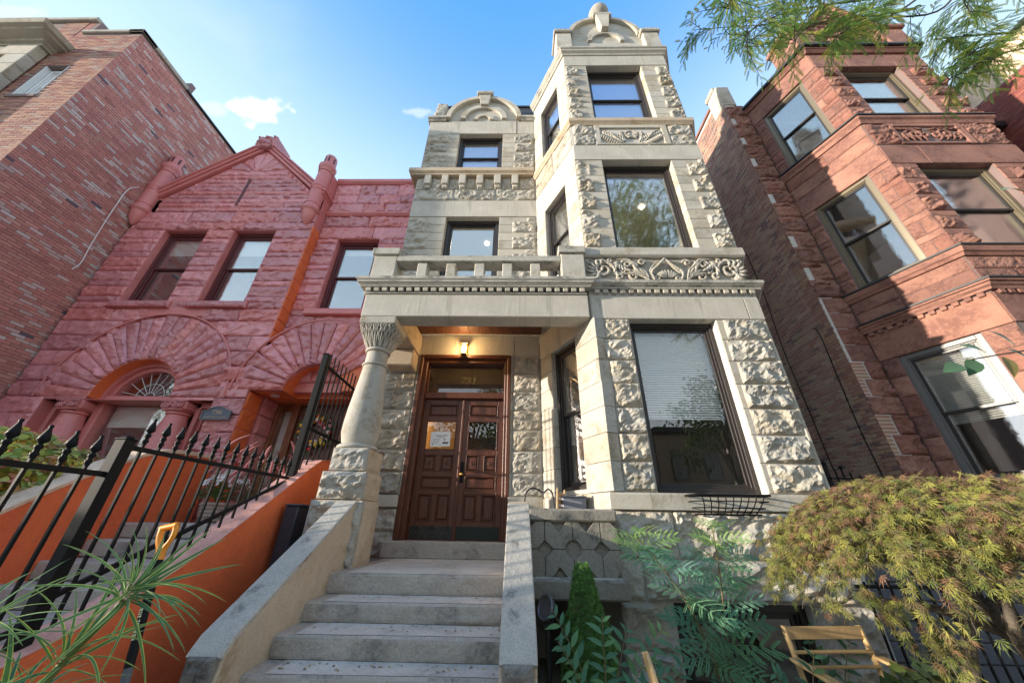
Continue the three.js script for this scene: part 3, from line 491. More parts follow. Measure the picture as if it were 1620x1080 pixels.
  // slate roof, slates in rows
  const slope = 0.2, roofAt = (t, x, up = 0) => [x, 12.5 + t * 1.55 + up * 0.4, ZW - 0.25 - t * slope * 1.55 + up];
  part(grey, 'roof', (() => { const q = new MB(), A = roofAt(0, -2.5), B = roofAt(0, 0.6), Cc = roofAt(1, 0.6), D = roofAt(1, -2.5); q.quad(A, B, Cc, D).quad([A[0], A[1], -8.5], [B[0], B[1], -8.5], B, A).quad(D, Cc, [Cc[0], Cc[1], -8.5], [D[0], D[1], -8.5]); return q.build(false); })(), M.slate);
  for (let j = 0; j < 11; j++) for (let i = 0; i < 17; i++) { const x0 = -2.48 + i * 0.185 + (j % 2) * 0.09, x1 = Math.min(x0 + 0.178, 0.6); if (Math.abs(x0 + 0.09 - DX) < Math.sqrt(Math.max(0, 1 - (j / 11 * 1.3) ** 2)) * 0.95 || x0 > 0.55) continue; const a = roofAt(j / 11, x0, 0.03), b = roofAt((j + 1) / 11 + 0.02, x0, 0.008); const q = new MB(); q.quad(a, [x1, a[1], a[2]], [x1, b[1], b[2]], b).quad([a[0], a[1] - 0.02, a[2] - 0.005], [x1, a[1] - 0.02, a[2] - 0.005], [x1, a[1], a[2]], a); part(grey, 'slate', q.build(false, i * 0.31 + j * 0.7), M.slate); }
  part(grey, 'roof_ridge', box(-2.5, 0.6, 14.05, 14.15, -7.0, -6.55, 0.01), M.metalDark);
  for (let j = 0; j < 4; j++) { const y = 12.5 + j * 0.36, z = -0.02 - j * 0.07; part(grey, 'parapet_stone', [rock(R4(-2.74, -2.42, y, y + 0.36), { p: 0.06, cell: 0.04 }).translate(0, 0, z - 0.1), box(-2.74, -2.42, y, y + 0.36, z - 0.6, z - 0.1, 0.01)], M.limeRock[j % 2 + 1], WR); }
  // ---- the body behind: side walls, floors, back of the rooms
  part(grey, 'side_wall', [box(-2.75, -2.45, 0, 12.3, -14, ZW - 0.29, 0), box(4.35, 4.6, 0, 12.9, -14, ZW, 0)], M.mortarGrey);
  part(grey, 'side_wall', box(-0.75, 0, 0, 13.0, -0.26, 0, 0), M.mortarGrey, wall(4.6, ZW, -(4.6 - BR), (ZB - ZW)).multiply(new THREE.Matrix4().makeRotationY(Math.PI)));
  part(grey, 'room_back', box(-2.5, 4.4, 0, 13, -10.2, -10, 0), M.roomWall);
  for (const y of [1.05, 4.92, 9.3, 12.55]) part(grey, 'room_floor', box(-2.45, 4.35, y, y + 0.16, -10, ZW - 0.3, 0), M.ceiling);
  for (const y of [1.05, 4.92, 9.3]) part(grey, 'room_floor', ext(poly([[0.75, 6.34], [4.2, 6.34], [3.75, 4.95], [1.35, 4.95]]), 0.15).rotateX(-Math.PI / 2).translate(0, y, 0), M.ceiling);
  for (const y of [1.05, 4.92, 9.3]) part(grey, 'room_partition', box(0.42, 0.55, y + 0.16, y + 3.8, -10, -6.6, 0), M.roomWall);
}
// carved relief: scrolls, leaves and a centre motif standing on a recessed ground
function carved(th, name, W, s0, s1, y0, y1, kind, mat = M.limeRock[0], ground = M.lime[1]) {
  const cx = (s0 + s1) / 2, w = (s1 - s0) / 2, h = y1 - y0, L = [];
  const spiral = (x, y, R, turns, dir, a0, r0) => { const p = [], N = Math.ceil(turns * 9); for (let i = 0; i <= N; i++) { const t = i / N, a = a0 + dir * t * turns * 2 * Math.PI, q = R * (1 - 0.85 * t); p.push([x + Math.cos(a) * q, y + Math.sin(a) * q, 0.012 + 0.02 * t]); } return tube(p, [r0 * 0.95, r0 * 1.35, r0 * 1.2, r0 * 1.1], 6, N * 2); };
  const blade = (x, y, a, l, c, r0) => { const p = []; for (let i = 0; i <= 4; i++) { const t = i / 4, q = a + c * t; p.push([x + Math.cos(q) * l * t, y + Math.sin(q) * l * t, 0.015 + 0.025 * Math.sin(t * 3.1)]); } return tube(p, [r0 * 0.6, r0 * 1.5, r0 * 1.3, r0 * 0.4], 6, 8, 1); };
  const k = h / 0.525, my = (y0 + y1) / 2;
  for (const g of [-1, 1]) {
    const X = (x) => cx + g * x * w, B = (x, y, a, l, c, r0) => L.push(blade(X(x), y0 + y * h, g > 0 ? a : Math.PI - a, l * k, g * c, r0 * k)), Sp = (x, y, R, t, d, a, r0) => L.push(spiral(X(x), y0 + y * h, R * k, t, g * d, g > 0 ? a : Math.PI - a, r0 * k));
    if (kind === 1) {
      Sp(0.80, 0.5, 0.17, 1.5, -1, 2.6, 0.026); for (let i = 0; i < 7; i++) B(0.80 + 0.11 * Math.cos(-0.9 + i * 0.38), 0.46 + 0.2 * Math.sin(-0.9 + i * 0.38), -1.5 + i * 0.42, 0.17, 0.9, 0.02);
      Sp(0.97, 0.86, 0.05, 1.1, 1, 3.3, 0.02); L.push(tube([[X(0.62), y0 + 0.15 * h, 0.02], [X(0.7), y0 + 0.7 * h, 0.03], [X(0.85), y0 + 0.88 * h, 0.03], [X(0.95), y0 + 0.8 * h, 0.02]], [0.02 * k, 0.032 * k, 0.03 * k, 0.015 * k], 6, 14));
      Sp(0.50, 0.72, 0.10, 1.3, 1, -0.5, 0.024); Sp(0.43, 0.22, 0.09, 1.3, -1, 2.2, 0.022); Sp(0.62, 0.22, 0.08, 1.2, 1, 0.5, 0.022); Sp(0.29, 0.80, 0.07, 1.3, -1, 3.0, 0.02);
      L.push(tube([[X(0.20), y0 + 0.02 * h, 0.02], [X(0.34), y0 + 0.3 * h, 0.035], [X(0.40), y0 + 0.6 * h, 0.03], [X(0.46), y0 + 0.92 * h, 0.02], [X(0.62), y0 + 0.94 * h, 0.02]], [0.012 * k, 0.028 * k, 0.03 * k, 0.026 * k, 0.012 * k], 6, 18));
      for (let i = 0; i < 6; i++) B(0.24 + i * 0.012, 0.05 + i * 0.03, 1.45 - i * 0.2, 0.30 + 0.06 * (i % 2), -0.25, 0.018);
      for (let i = 0; i < 5; i++) B(0.44 + 0.05 * i, 0.42 + 0.02 * i, 0.2 + i * 0.35, 0.15, 0.4, 0.017);
      L.push(tube([[X(0), y0 + 0.93 * h, 0.05], [X(0.09), y0 + 0.66 * h, 0.045], [X(0.2), y0 + 0.36 * h, 0.04], [X(0.17), y0 + 0.1 * h, 0.03]], [0.02 * k, 0.03 * k, 0.03 * k, 0.02 * k], 6, 14));
      L.push(tube([[X(0.1), y0 + 0.03 * h, 0.02], [X(0.22), y0 + 0.22 * h, 0.03], [X(0.2), y0 + 0.5 * h, 0.03], [X(0.09), y0 + 0.86 * h, 0.025]], [0.01, 0.02 * k, 0.018 * k, 0.008], 6, 14));
      Sp(0.12, 0.18, 0.055, 1.2, -1, 2.5, 0.018); for (let i = 0; i < 4; i++) B(0.015 + 0.01 * i, 0.2, 1.5 - i * 0.33, 0.16, 0, 0.018);
      for (let i = 0; i < 5; i++) { B(0.68, 0.35 + i * 0.1, 2.2 + i * 0.25, 0.14, -0.5, 0.016); B(0.86, 0.12 + 0.04 * i, 0.2 + i * 0.3, 0.12, 0.6, 0.014); B(0.34 + 0.03 * i, 0.62, 0.5 + i * 0.3, 0.13, 0.5, 0.014); }
      Sp(0.7, 0.88, 0.05, 1.1, -1, 2, 0.018); Sp(0.9, 0.16, 0.06, 1.1, 1, 2, 0.018); Sp(0.33, 0.35, 0.05, 1.1, 1, 1, 0.016); Sp(0.55, 0.45, 0.05, 1.1, -1, 1, 0.016);
      for (let i = 0; i < 6; i++) B(0.03 + i * 0.022, 0.80 - i * 0.075, -0.9, 0.08, 0, 0.008);
    } else if (kind === 2) {
      L.push(spiral(cx, my, 0.21, 0.5, g, Math.PI / 2, 0.026)); 
      for (let i = 0; i < 9; i++) { const t = i / 9; B(0.28 + 0.62 * t, 0.10 + 0.5 * t, 1.15 - t * 0.5, 0.26 - 0.1 * t, 0.5, 0.016); B(0.30 + 0.62 * t, 0.10 + 0.6 * t, -0.25 - t * 0.3, 0.2, -0.5, 0.016); B(0.22, 0.15 + 0.7 * t, 0.9 - t * 1.6, 0.14, 0.3, 0.014); }
      L.push(tube([[X(0.3), y0 + 0.06 * h, 0.02], [X(0.5), y0 + 0.3 * h, 0.04], [X(0.75), y0 + 0.72 * h, 0.04], [X(0.96), y0 + 0.9 * h, 0.02]], [0.015, 0.03, 0.028, 0.012], 6, 14));
      for (let i = 0; i < 4; i++) B(0.03, 0.5, -1.2 + i * 0.7, 0.12, 0.4, 0.014);
    } else if (kind === 3) { for (let i = 0; i < 9; i++) { const t = i / 9, H = (1 - t) * 0.75 + 0.2; Sp(0.12 + t * 0.8, H * 0.5, 0.05 + 0.06 * (1 - t), 1.1, i % 2 ? 1 : -1, i, 0.024); } L.push(spiral(cx, y0 + 0.5 * h, 0.16, 0.5, g, Math.PI / 2, 0.03)); }
    else { Sp(0.5, 0.5, 0.17, 1.5, 1, 0.4, 0.028); Sp(0.18, 0.5, 0.12, 1.3, -1, 2.0, 0.024); Sp(0.84, 0.45, 0.12, 1.4, -1, 1.2, 0.024); for (let i = 0; i < 9; i++) B(0.08 + 0.1 * i, i % 2 ? 0.15 : 0.85, i % 2 ? 0.5 : -0.5, 0.2, 0.8, 0.017); }
  }
  const p = part(th, name, box(s0, s1, y0, y1, -0.06, -0.028, 0), ground, W);
  part(p, 'carving', L.map((g) => g.translate(0, 0, -0.022)), mat, W);
}
// double doors with transom
function doors() {
  const D = -0.15, X0 = -1.885, X1 = -0.16, a = X0 + 0.13, b = X1 - 0.1, y0 = 1.337, tr0 = 3.655, y1 = 4.465;
  const frame = part(grey, 'door_frame', [box(X0, a, y0, y1, D - 0.06, -0.02, 0.01), box(b, X1, y0, y1, D - 0.06, -0.02, 0.01), box(a, b, y1 - 0.14, y1, D - 0.06, -0.02, 0.01), box(a, b, tr0 - 0.02, tr0 + 0.1, D - 0.06, D + 0.07, 0.012),
    box(X0 - 0.03, X0 + 0.05, y0, y1 + 0.02, -0.03, 0.04, 0.012), box(X1 - 0.05, X1 + 0.02, y0, y1 + 0.02, -0.03, 0.035, 0.012), box(X0 + 0.05, X1 - 0.05, y1 - 0.06, y1 + 0.02, -0.03, 0.04, 0.012),
    box(a, a + 0.03, tr0 + 0.1, y1 - 0.14, D - 0.03, D + 0.03), box(b - 0.03, b, tr0 + 0.1, y1 - 0.14, D - 0.03, D + 0.03)], M.door, WR);
  part(frame, 'transom_pane', box(a + 0.02, b - 0.02, tr0 + 0.1, y1 - 0.14, D - 0.012, D - 0.006, 0), M.glassClear, WR);
  const cv = document.createElement('canvas'); cv.width = 256; cv.height = 96; const cx = cv.getContext('2d'); cx.fillStyle = '#000'; cx.fillRect(0, 0, 256, 96); cx.fillStyle = '#fff'; cx.font = 'italic 88px serif'; cx.textAlign = 'center'; cx.fillText('731', 128, 78);
  const al = new THREE.CanvasTexture(cv), pl = new THREE.PlaneGeometry(0.56, 0.2); pl.translate((a + b) / 2 + 0.03, 4.02, D - 0.0135);
  part(frame, 'house_number', pl, S({ color: C(0.26, 0.22, 0.11), alphaMap: al, transparent: true, roughness: 0.5 }), WR);
  const mid = (a + b) / 2;
  for (const [k, q, e] of [[0, a + 0.004, mid - 0.004], [1, mid + 0.004, b - 0.004]]) {
    const st = 0.105, F = [], i0 = q + st, i1 = e - st, m = (i0 + i1) / 2, n0 = D - 0.045, n1 = D;
    const ys = { kick: 1.535, p0: [1.60, 2.0], p1: [2.07, 2.28], p2: [2.36, 2.63], g: [2.715, 3.225], p3: [3.31, 3.53] };
    F.push(box(q, i0, y0, tr0 - 0.02, n0, n1), box(i1, e, y0, tr0 - 0.02, n0, n1));
    for (const [u, w] of [[y0, ys.p0[0]], [ys.p0[1], ys.p1[0]], [ys.p1[1], ys.p2[0]], [ys.p2[1], ys.g[0]], [ys.g[1], ys.p3[0]], [ys.p3[1], tr0 - 0.02]]) F.push(box(i0, i1, u, w, n0, n1 - 0.001, 0.004));
    F.push(box(m - 0.045, m + 0.045, ys.p0[0], ys.p0[1], n0, n1 - 0.002), box(m - 0.045, m + 0.045, ys.p2[0], ys.p2[1], n0, n1 - 0.002));
    const leaf = part(grey, 'door', F, M.door, WR);
    const panel = (u0, u1, [v0, v1], ros) => { const g = [box(u0 - 0.01, u1 + 0.01, v0 - 0.01, v1 + 0.01, n0 + 0.005, D - 0.03, 0), box(u0 + 0.03, u1 - 0.03, v0 + 0.03, v1 - 0.03, D - 0.035, D - 0.008, 0.016)]; const t = 0.012; for (const [c, d, f, h] of [[u0, u0 + t, v0, v1], [u1 - t, u1, v0, v1], [u0 + t, u1 - t, v0, v0 + t], [u0 + t, u1 - t, v1 - t, v1]]) g.push(box(c, d, f, h, D - 0.02, D + 0.006, 0.004)); if (ros) { const tg = new THREE.TorusGeometry(0.03, 0.008, 6, 16); tg.translate((u0 + u1) / 2, (v0 + v1) / 2, D - 0.006); const sg = new THREE.SphereGeometry(0.013, 8, 6); sg.translate((u0 + u1) / 2, (v0 + v1) / 2, D - 0.004); g.push(tg, sg); } part(leaf, 'door_panel', g, M.door, WR); };
    panel(i0, m - 0.045, ys.p0); panel(m + 0.045, i1, ys.p0); panel(i0, i1, ys.p1); panel(i0, m - 0.045, ys.p2, 1); panel(m + 0.045, i1, ys.p2, 1); panel(i0, i1, ys.p3);
    part(leaf, 'door_pane', box(i0 - 0.005, i1 + 0.005, ys.g[0] - 0.005, ys.g[1] + 0.005, D - 0.022, D - 0.018, 0), M.glassClear, WR);
    const t = 0.014; part(leaf, 'glazing_bead', [[i0, i0 + t, ...ys.g], [i1 - t, i1, ...ys.g], [i0 + t, i1 - t, ys.g[0], ys.g[0] + t], [i0 + t, i1 - t, ys.g[1] - t, ys.g[1]]].map((z) => box(...z, D - 0.015, D + 0.006, 0.003)), M.door, WR);
    part(leaf, 'kick_plate', box(q + 0.03, e - 0.03, y0 + 0.015, ys.kick, D, D + 0.006, 0.002), k ? P({ color: C(0.03, 0.04, 0.034), roughness: 0.5, metalness: 0.5 }) : P({ map: rep(mineral(31, [0.12, 0.115, 0.10], [0.03, 0.03, 0.03], 0.35, 1.2, 256), 0.25), roughness: 0.4, metalness: 0.6 }), WR);
    if (k) { part(leaf, 'lock_plate', box(q + 0.02, q + 0.085, 2.18, 2.52, D, D + 0.008, 0.003), M.black, WR); const kn = new THREE.SphereGeometry(0.032, 14, 10); kn.translate(q + 0.052, 2.31, D + 0.055); const ne = new THREE.CylinderGeometry(0.014, 0.018, 0.05, 10); ne.rotateX(Math.PI / 2); ne.translate(q + 0.052, 2.31, D + 0.025); part(leaf, 'door_knob', [kn, ne], M.brass, WR); }
  }
  part(grey, 'door_meeting_strip', box(mid - 0.022, mid + 0.022, y0, tr0 - 0.02, D + 0.003, D + 0.022, 0.008), M.door, WR);
  // the hall behind
  part(grey, 'added_lamp_screen', [box(-1.02, -0.1, 1.3, 3.66, -0.62, -0.6, 0), box(-1.9, -0.1, 3.68, 4.6, -0.42, -0.4, 0), box(-1.9, -0.1, 3.64, 3.68, -0.6, -0.2, 0)], M.boards, WR);  // screens added to keep the hall lamp off the right pane and transom
  part(grey, 'hall_wall', [box(-2.0, -1.92, 1.2, 4.9, -8.6, -6.4, 0), box(-0.1, -0.02, 1.2, 4.9, -8.6, -6.4, 0), box(-2, 0, 1.2, 4.9, -8.7, -8.6, 0), box(-2, 0, 4.6, 4.9, -8.6, -6.4, 0)], S({ color: C(0.30, 0.20, 0.10), roughness: 0.8 }));
}
// ---------------------------------------------------------------- generic coursed wall of rock-faced stones
function coursed(th, W, s0, s1, rows, mats, o = {}) {
  const { holes = [], lim = () => [s0, s1], len = [0.55, 1.1], r = rng(5), rk = {}, name = 'rock_faced_stone' } = o;
  for (let i = 0; i + 1 < rows.length; i++) {
    const ya = rows[i], yb = rows[i + 1], ym = (ya + yb) / 2; let iv = [lim(ya, yb)];
    for (const h of holes) { let a, b; if (h.length === 4) { if (ym < h[2] || ym > h[3]) continue; [a, b] = h; } else { const dy = Math.max(0, ya - h[1]); if (yb < h[1] || dy > h[2]) continue; const q = Math.sqrt(h[2] * h[2] - dy * dy) - 0.04; a = h[0] - q; b = h[0] + q; }
      iv = iv.flatMap(([x, y]) => [[x, Math.min(y, a)], [Math.max(x, b), y]].filter(([u, v]) => v - u > 0.03)); }
    for (const [a, b] of iv) { const L = b - a, n = Math.max(1, Math.round(L / lerp(len[0], len[1], r()))); let cuts = [a]; for (let k = 1; k < n; k++) cuts.push(a + L * (k + (r() - 0.5) * 0.5) / n); cuts.push(b); for (let k = 0; k < n; k++) part(th, name, rock(R4(cuts[k], cuts[k + 1], ya, yb), { p: 0.055 + 0.035 * r(), ...rk }), pick(mats, r), W); }
  }
}
function voussoirs(th, W, cx, cy, r0, r1, n, mats, o = {}) {
  const r = rng(77), { skip = () => false, rk = {} } = o;
  for (let i = 0; i < n; i++) { const a = Math.PI * (1 - i / n), b = Math.PI * (1 - (i + 1) / n), q = (R, t) => [cx + Math.cos(t) * R, cy + Math.sin(t) * R], k = r1 * (0.985 + 0.02 * r()); if (skip(cx + Math.cos((a + b) / 2) * r0, i)) continue; part(th, 'voussoir', rock([q(r0, a), q(k, a), q(k, b), q(r0, b)].reverse(), { p: 0.06 + 0.03 * r(), d: 0.1, cell: 0.045, j: 0.012, rough: 1.3, m: 0.03, ...rk }), pick(mats, r), W); }
}
// ---------------------------------------------------------------- the red painted rowhouse, left
const red = thing('red_rowhouse', 'red painted stone rowhouse with gable, small corner turrets and big round arches', 'house', [-6.5, 0, -8]);
const GZ = -6.3, RZ = -6.6, WG = wall(0, GZ, 1, 0), WE = wall(0, RZ, 1, 0);
{
  const r = rng(31), pr = M.paintRock, PX = -5.27, A1 = [-7.59, 3.65, 0.82, 1.87], A2 = [-4.05, 3.82, 0.57, 1.57];
  const core = (W, a, b, c, e, n0 = -0.3, n1 = -0.012) => part(red, 'wall_core', box(a, b, c, e, n0, n1, 0), M.paint, W);
  const RK = { cell: 0.042, rough: 1.35 };
  // window storey of the gable front: thick and thin courses
  const rowsW = [5.88]; while (rowsW[rowsW.length - 1] < 8.0) { rowsW.push(rowsW[rowsW.length - 1] + (rowsW.length % 2 ? 0.155 : 0.285)); } rowsW[rowsW.length - 1] = 8.095;
  core(WG, -10.05, -9.05, 3.6, 9.2); core(WG, -7.95, -7.26, 5.6, 8.3); core(WG, -6.19, PX, 3.6, 9.2); core(WG, -9.05, -6.19, 8.09, 8.8); core(WG, -9.05, -6.19, 5.5, 5.9);
  coursed(red, WG, -10.05, PX, rowsW, pr, { holes: [[-9.06, -7.94, 5.8, 8.1], [-7.27, -6.18, 5.8, 8.1]], len: [0.8, 1.4], rk: { ...RK, p: 0.06 } });
  coursed(red, WG, -10.0, PX, [8.10, 8.35, 8.74], pr, { rk: RK, len: [0.9, 1.6] });
  for (const [a, b] of [[-9.2, -7.78], [-7.38, -6.05]]) part(red, 'window_sill', rock(R4(a, b, 5.705, 5.875), { p: 0.07, cell: 0.05, m: 0.03 }).translate(0, 0, 0.06), pr[1], WG), part(red, 'window_sill', box(a, b, 5.70, 5.705, -0.1, 0.12, 0), M.paint, WG), part(red, 'window_sill', box(a, b, 5.706, 5.885, -0.15, 0.055, 0.004), M.paint, WG);
  coursed(red, WG, -10.05, PX, [5.38, 5.70, 5.875], pr, { holes: [[-9.2, -7.78, 5.7, 5.9], [-7.38, -6.05, 5.7, 5.9], [...A1.slice(0, 2), 1.85]], rk: RK });
  for (const [a, b] of [[-9.06, -7.94], [-7.27, -6.18]]) win(red, WG, a, b, 5.885, 8.09, { d: 0.14, fr: 0.075, mat: M.frameRed, inside: { shade: [1, 0.75, M.blind] } });
  // arches level
  core(WG, -10.05, -9.26, 0, 5.4); core(WG, -5.9, PX, 0, 5.4);
  { // wall round the two arches
    const s = poly([[-9.3, 3.6], [PX, 3.6], [PX, 5.72], [-9.3, 5.72]]), h = new THREE.Path(); h.absarc(A1[0], 3.65, 0.86, 0, Math.PI, false); h.lineTo(A1[0] - 0.86, 3.61); h.lineTo(A1[0] + 0.86, 3.61); s.holes.push(h); part(red, 'wall_core', ext(s, 0.4, -0.420), M.paint, WG); part(red, 'wall_core', box(A1[0] - 0.9, A1[0] + 0.9, 5.5, 5.9, -0.3, 0.02, 0), M.paint, WG);
    const s2 = new THREE.Shape(); s2.absarc(A2[0], 3.83, A2[3] - 0.02, 0, Math.PI, false); s2.absarc(A2[0], 3.83, A2[2], Math.PI, 0, true); part(red, 'wall_core', ext(s2, 0.5, -0.530), M.paintBounceLit, WG);
  }
  coursed(red, WG, -10.05, PX, [3.66, 3.98, 4.32, 4.66, 5.02, 5.38], pr, { holes: [[...A1.slice(0, 2), 1.76], [...A2.slice(0, 2), 1.46]], rk: RK, len: [0.6, 1.0] });
  coursed(red, WG, -10.05, PX, [1.6, 1.95, 2.3, 2.65, 3.0, 3.32, 3.655], pr, { holes: [[-9.26, -5.89, 1.5, 3.6]], rk: RK, len: [0.5, 0.8] });
  coursed(red, WG, -9.26, -5.89, [3.6, 3.66], pr, { holes: [[A1[0] - 0.84, A1[0] + 0.84, 3.5, 3.7]], rk: { p: 0.03, cell: 0.05 }, len: [1, 1.2] });
  voussoirs(red, WG, A1[0], A1[1], A1[2], A1[3], 21, pr, { rk: { p: 0.075 } });
  voussoirs(red, WG, A2[0], A2[1], A2[2], A2[3], 17, pr, { skip: (x, i) => i > 13, rk: { p: 0.085 } });
  for (const [c, n0] of [[A1, 0.04], [A2, 0.05]]) { const t = new THREE.TorusGeometry(c[3] + 0.02, 0.022, 6, 48, Math.PI * (c === A2 ? 0.72 : 1)); if (c === A2) t.rotateZ(Math.PI * 0.28); t.translate(c[0], c[1], n0 - 0.01); part(red, 'arch_bead', t, M.paint, WG); }
  // soffits and frames of the window arch
  const ring = (cx, cy, q0, q1, z0, z1) => { const s = new THREE.Shape(); s.absarc(cx, cy, q1, 0, Math.PI, false); s.absarc(cx, cy, q0, Math.PI, 0, true); return ext(s, z1 - z0, z0, 0, 32); };
  part(red, 'arch_soffit', ring(A1[0], A1[1], 0.82, 0.875, -0.46, 0.0), M.paintBounceLit, WG);
  const af = part(red, 'arched_window', [ring(A1[0], A1[1], 0.74, 0.82, -0.40, -0.2), ring(A1[0], A1[1], 0.66, 0.74, -0.43, -0.27), box(A1[0] - 0.82, A1[0] + 0.82, 3.60, 3.75, -0.43, -0.22, 0.015), box(A1[0] - 0.83, A1[0] - 0.68, 1.6, 3.60, -0.43, -0.22, 0.015), box(A1[0] + 0.68, A1[0] + 0.83, 1.6, 3.60, -0.43, -0.22, 0.015)], M.paint, WG);
  { const s = new THREE.Shape(); s.absarc(A1[0], 3.75, 0.6, 0, Math.PI, false); s.closePath(); part(af, 'fan_pane', ext(s, 0.004, -0.37), M.glass, WG); }
  part(af, 'fan_muntin', [...Array.from({ length: 9 }, (_, i) => { const a = Math.PI * (i + 0.6) / 9.2; return rod([A1[0] + Math.cos(a) * 0.1, 3.75 + Math.sin(a) * 0.1, -0.355], [A1[0] + Math.cos(a) * 0.66, 3.75 + Math.sin(a) * 0.64, -0.355], 0.006, 5); }), ...[0.11, 0.3].map((R) => { const t = new THREE.TorusGeometry(R, 0.007, 5, 24, Math.PI); t.translate(A1[0], 3.752, -0.355); return t; })], M.white, WG);
  part(af, 'pane', box(A1[0] - 0.69, A1[0] + 0.69, 1.6, 3.60, -0.36, -0.356, 0), M.glass, WG);
  part(af, 'roller_shade', box(A1[0] - 0.68, A1[0] + 0.68, 3.17, 3.59, -0.48, -0.475, 0), M.blind, WG);
  for (const [a, b] of [[-9.26, -8.84], [-6.34, -5.89]]) { const sf = part(red, 'side_light', [box(a, a + 0.09, 1.6, 3.6, -0.42, -0.2, 0.012), box(b - 0.09, b, 1.6, 3.6, -0.42, -0.2, 0.012), box(a, b, 3.5, 3.6, -0.42, -0.2, 0.012), box(a + 0.09, a + 0.14, 1.6, 3.5, -0.42, -0.28, 0.01), box(b - 0.14, b - 0.09, 1.6, 3.5, -0.42, -0.28, 0.01)], M.paint, WG); part(sf, 'pane', box(a + 0.13, b - 0.13, 1.6, 3.5, -0.37, -0.366, 0), M.glass, WG); }
  part(red, 'window_reveal', [box(-9.32, -9.262, 1.6, 3.6, -0.5, -0.01, 0), box(-5.888, -5.83, 1.6, 3.6, -0.5, -0.01, 0)], M.paint, WG);
  for (const x of [-8.60, -6.56]) { const c = part(red, 'bulbous_column', move(lathe([[0.3, 1.6], [0.33, 2.0], [0.325, 2.35], [0.29, 2.7], [0.235, 3.0], [0.185, 3.22], [0.165, 3.33]], 28), x, 0, GZ - 0.12), M.paint); const tg = new THREE.TorusGeometry(0.165, 0.03, 8, 24); tg.rotateX(Math.PI / 2); part(c, 'column_ring', move(tg, x, 3.345, GZ - 0.12), M.paint); part(c, 'capital', box(x - 0.21, x + 0.21, 3.375, 3.6, GZ - 0.34, GZ + 0.07, 0.06), M.paint); carved(red, 'carved_capital', wall(0, GZ + 0.10, 1, 0), x - 0.19, x + 0.19, 3.39, 3.58, 4, pr[0], M.paint); }
  // right return of the gable front, and the pier by the door
  part(red, 'return_wall', box(PX - 0.35, PX + 0.004, 8.2, 10.24, RZ - 0.15, GZ - 0.02, 0), M.paint);
  { const y = [4.9]; while (y[y.length - 1] < 8.2) y.push(y[y.length - 1] + (y.length % 2 ? 0.3 : 0.26)); for (let i = 0; i + 1 < y.length; i++) part(red, 'return_stone', box(PX - 0.1, PX + 0.012, y[i] + 0.004, y[i + 1] - 0.004, RZ - 0.02, GZ - 0.004, 0.012), M.paintBounceLit); }
  for (let i = 0; i < 6; i++) { const y = 1.6 + i * 0.37; part(red, 'reveal_stone', rock(R4(0.0, 0.42, y, y + 0.37), { p: 0.05, cell: 0.05, rough: 0.8 }), M.paintBounceLit, wall(PX, GZ - 0.01, 0, -1)); part(red, 'reveal_stone', rock(R4(0.45, 0.88, y, y + 0.37), { p: 0.045, cell: 0.05 }), pr[0], wall(PX + 0.05, GZ, 0, -1)); }
  core(WG, -5.9, PX - 0.01, 0, 3.8, -1.0);
  part(red, 'porch_soffit', box(PX, -2.76, 3.822, 3.9, -1.0, -0.50, 0), M.paintBounceLit, WG);
  part(red, 'porch_soffit', ring(A2[0], A2[1], A2[2], A2[2] + 0.05, -1.0, -0.5), M.paintBounceLit, WG);
  // door wall: wooden frame, side light, door, fanlight
  const WD = wall(0, -7.2, 1, 0);
  part(red, 'door_wall', [box(-5.4, -2.7, 3.95, 4.8, -0.2, -0.1, 0), box(-3.3, -2.7, 1.5, 4, -0.2, -0.05, 0)], M.paintBounceLit, WD);
  const df = part(red, 'door_frame', [box(-5.3, -5.14, 1.53, 3.78, -0.12, 0.06, 0.015), box(-5.16, -5.1, 1.53, 3.78, -0.12, 0.02, 0.01), box(-4.86, -4.72, 1.53, 3.86, -0.12, 0.06, 0.015), box(-3.72, -3.58, 1.53, 3.86, -0.12, 0.06, 0.015), box(-5.3, -3.3, 3.78, 3.93, -0.12, 0.07, 0.015), box(-5.1, -4.86, 1.53, 1.9, -0.12, 0.0, 0.015), box(-5.1, -4.86, 3.68, 3.78, -0.12, 0.0, 0.01)], M.doorRed, WD);
  part(df, 'pane', box(-5.1, -4.86, 1.9, 3.68, -0.06, -0.055, 0), M.glass, WD); part(df, 'curtain', box(-5.1, -4.86, 1.9, 3.68, -0.12, -0.115, 0), M.blind, WD);
  const dl = part(red, 'door', [box(-4.72, -3.72, 1.55, 3.78, -0.1, -0.02, 0.006), box(-4.6, -3.84, 1.7, 2.3, -0.03, 0.0, 0.015), box(-4.6, -3.84, 2.42, 3.64, -0.03, -0.005, 0.015)], P({ map: rep(woodTex, 0.7), color: C(1.1, 1.2, 1.3), roughness: 0.45 }), WD);
  { const s = new THREE.Shape(); s.absarc(A2[0], 3.93, 0.5, 0, Math.PI, false); s.closePath(); const fl = part(red, 'fanlight', ring(A2[0], 3.93, 0.48, 0.57, -0.1, 0.04), M.doorRed, WD); part(fl, 'fan_pane', ext(s, 0.004, -0.04), M.glass, WD); part(fl, 'fan_muntin', [...Array.from({ length: 7 }, (_, i) => { const a = Math.PI * (i + 0.5) / 7; return rod([A2[0] + Math.cos(a) * 0.12, 3.93 + Math.sin(a) * 0.12, -0.02], [A2[0] + Math.cos(a) * 0.48, 3.93 + Math.sin(a) * 0.48, -0.02], 0.007, 5); }), ...[0.13].map((R) => { const t = new THREE.TorusGeometry(R, 0.008, 5, 20, Math.PI); t.translate(A2[0], 3.93, -0.02); return t; })], M.frameGrey, WD); }
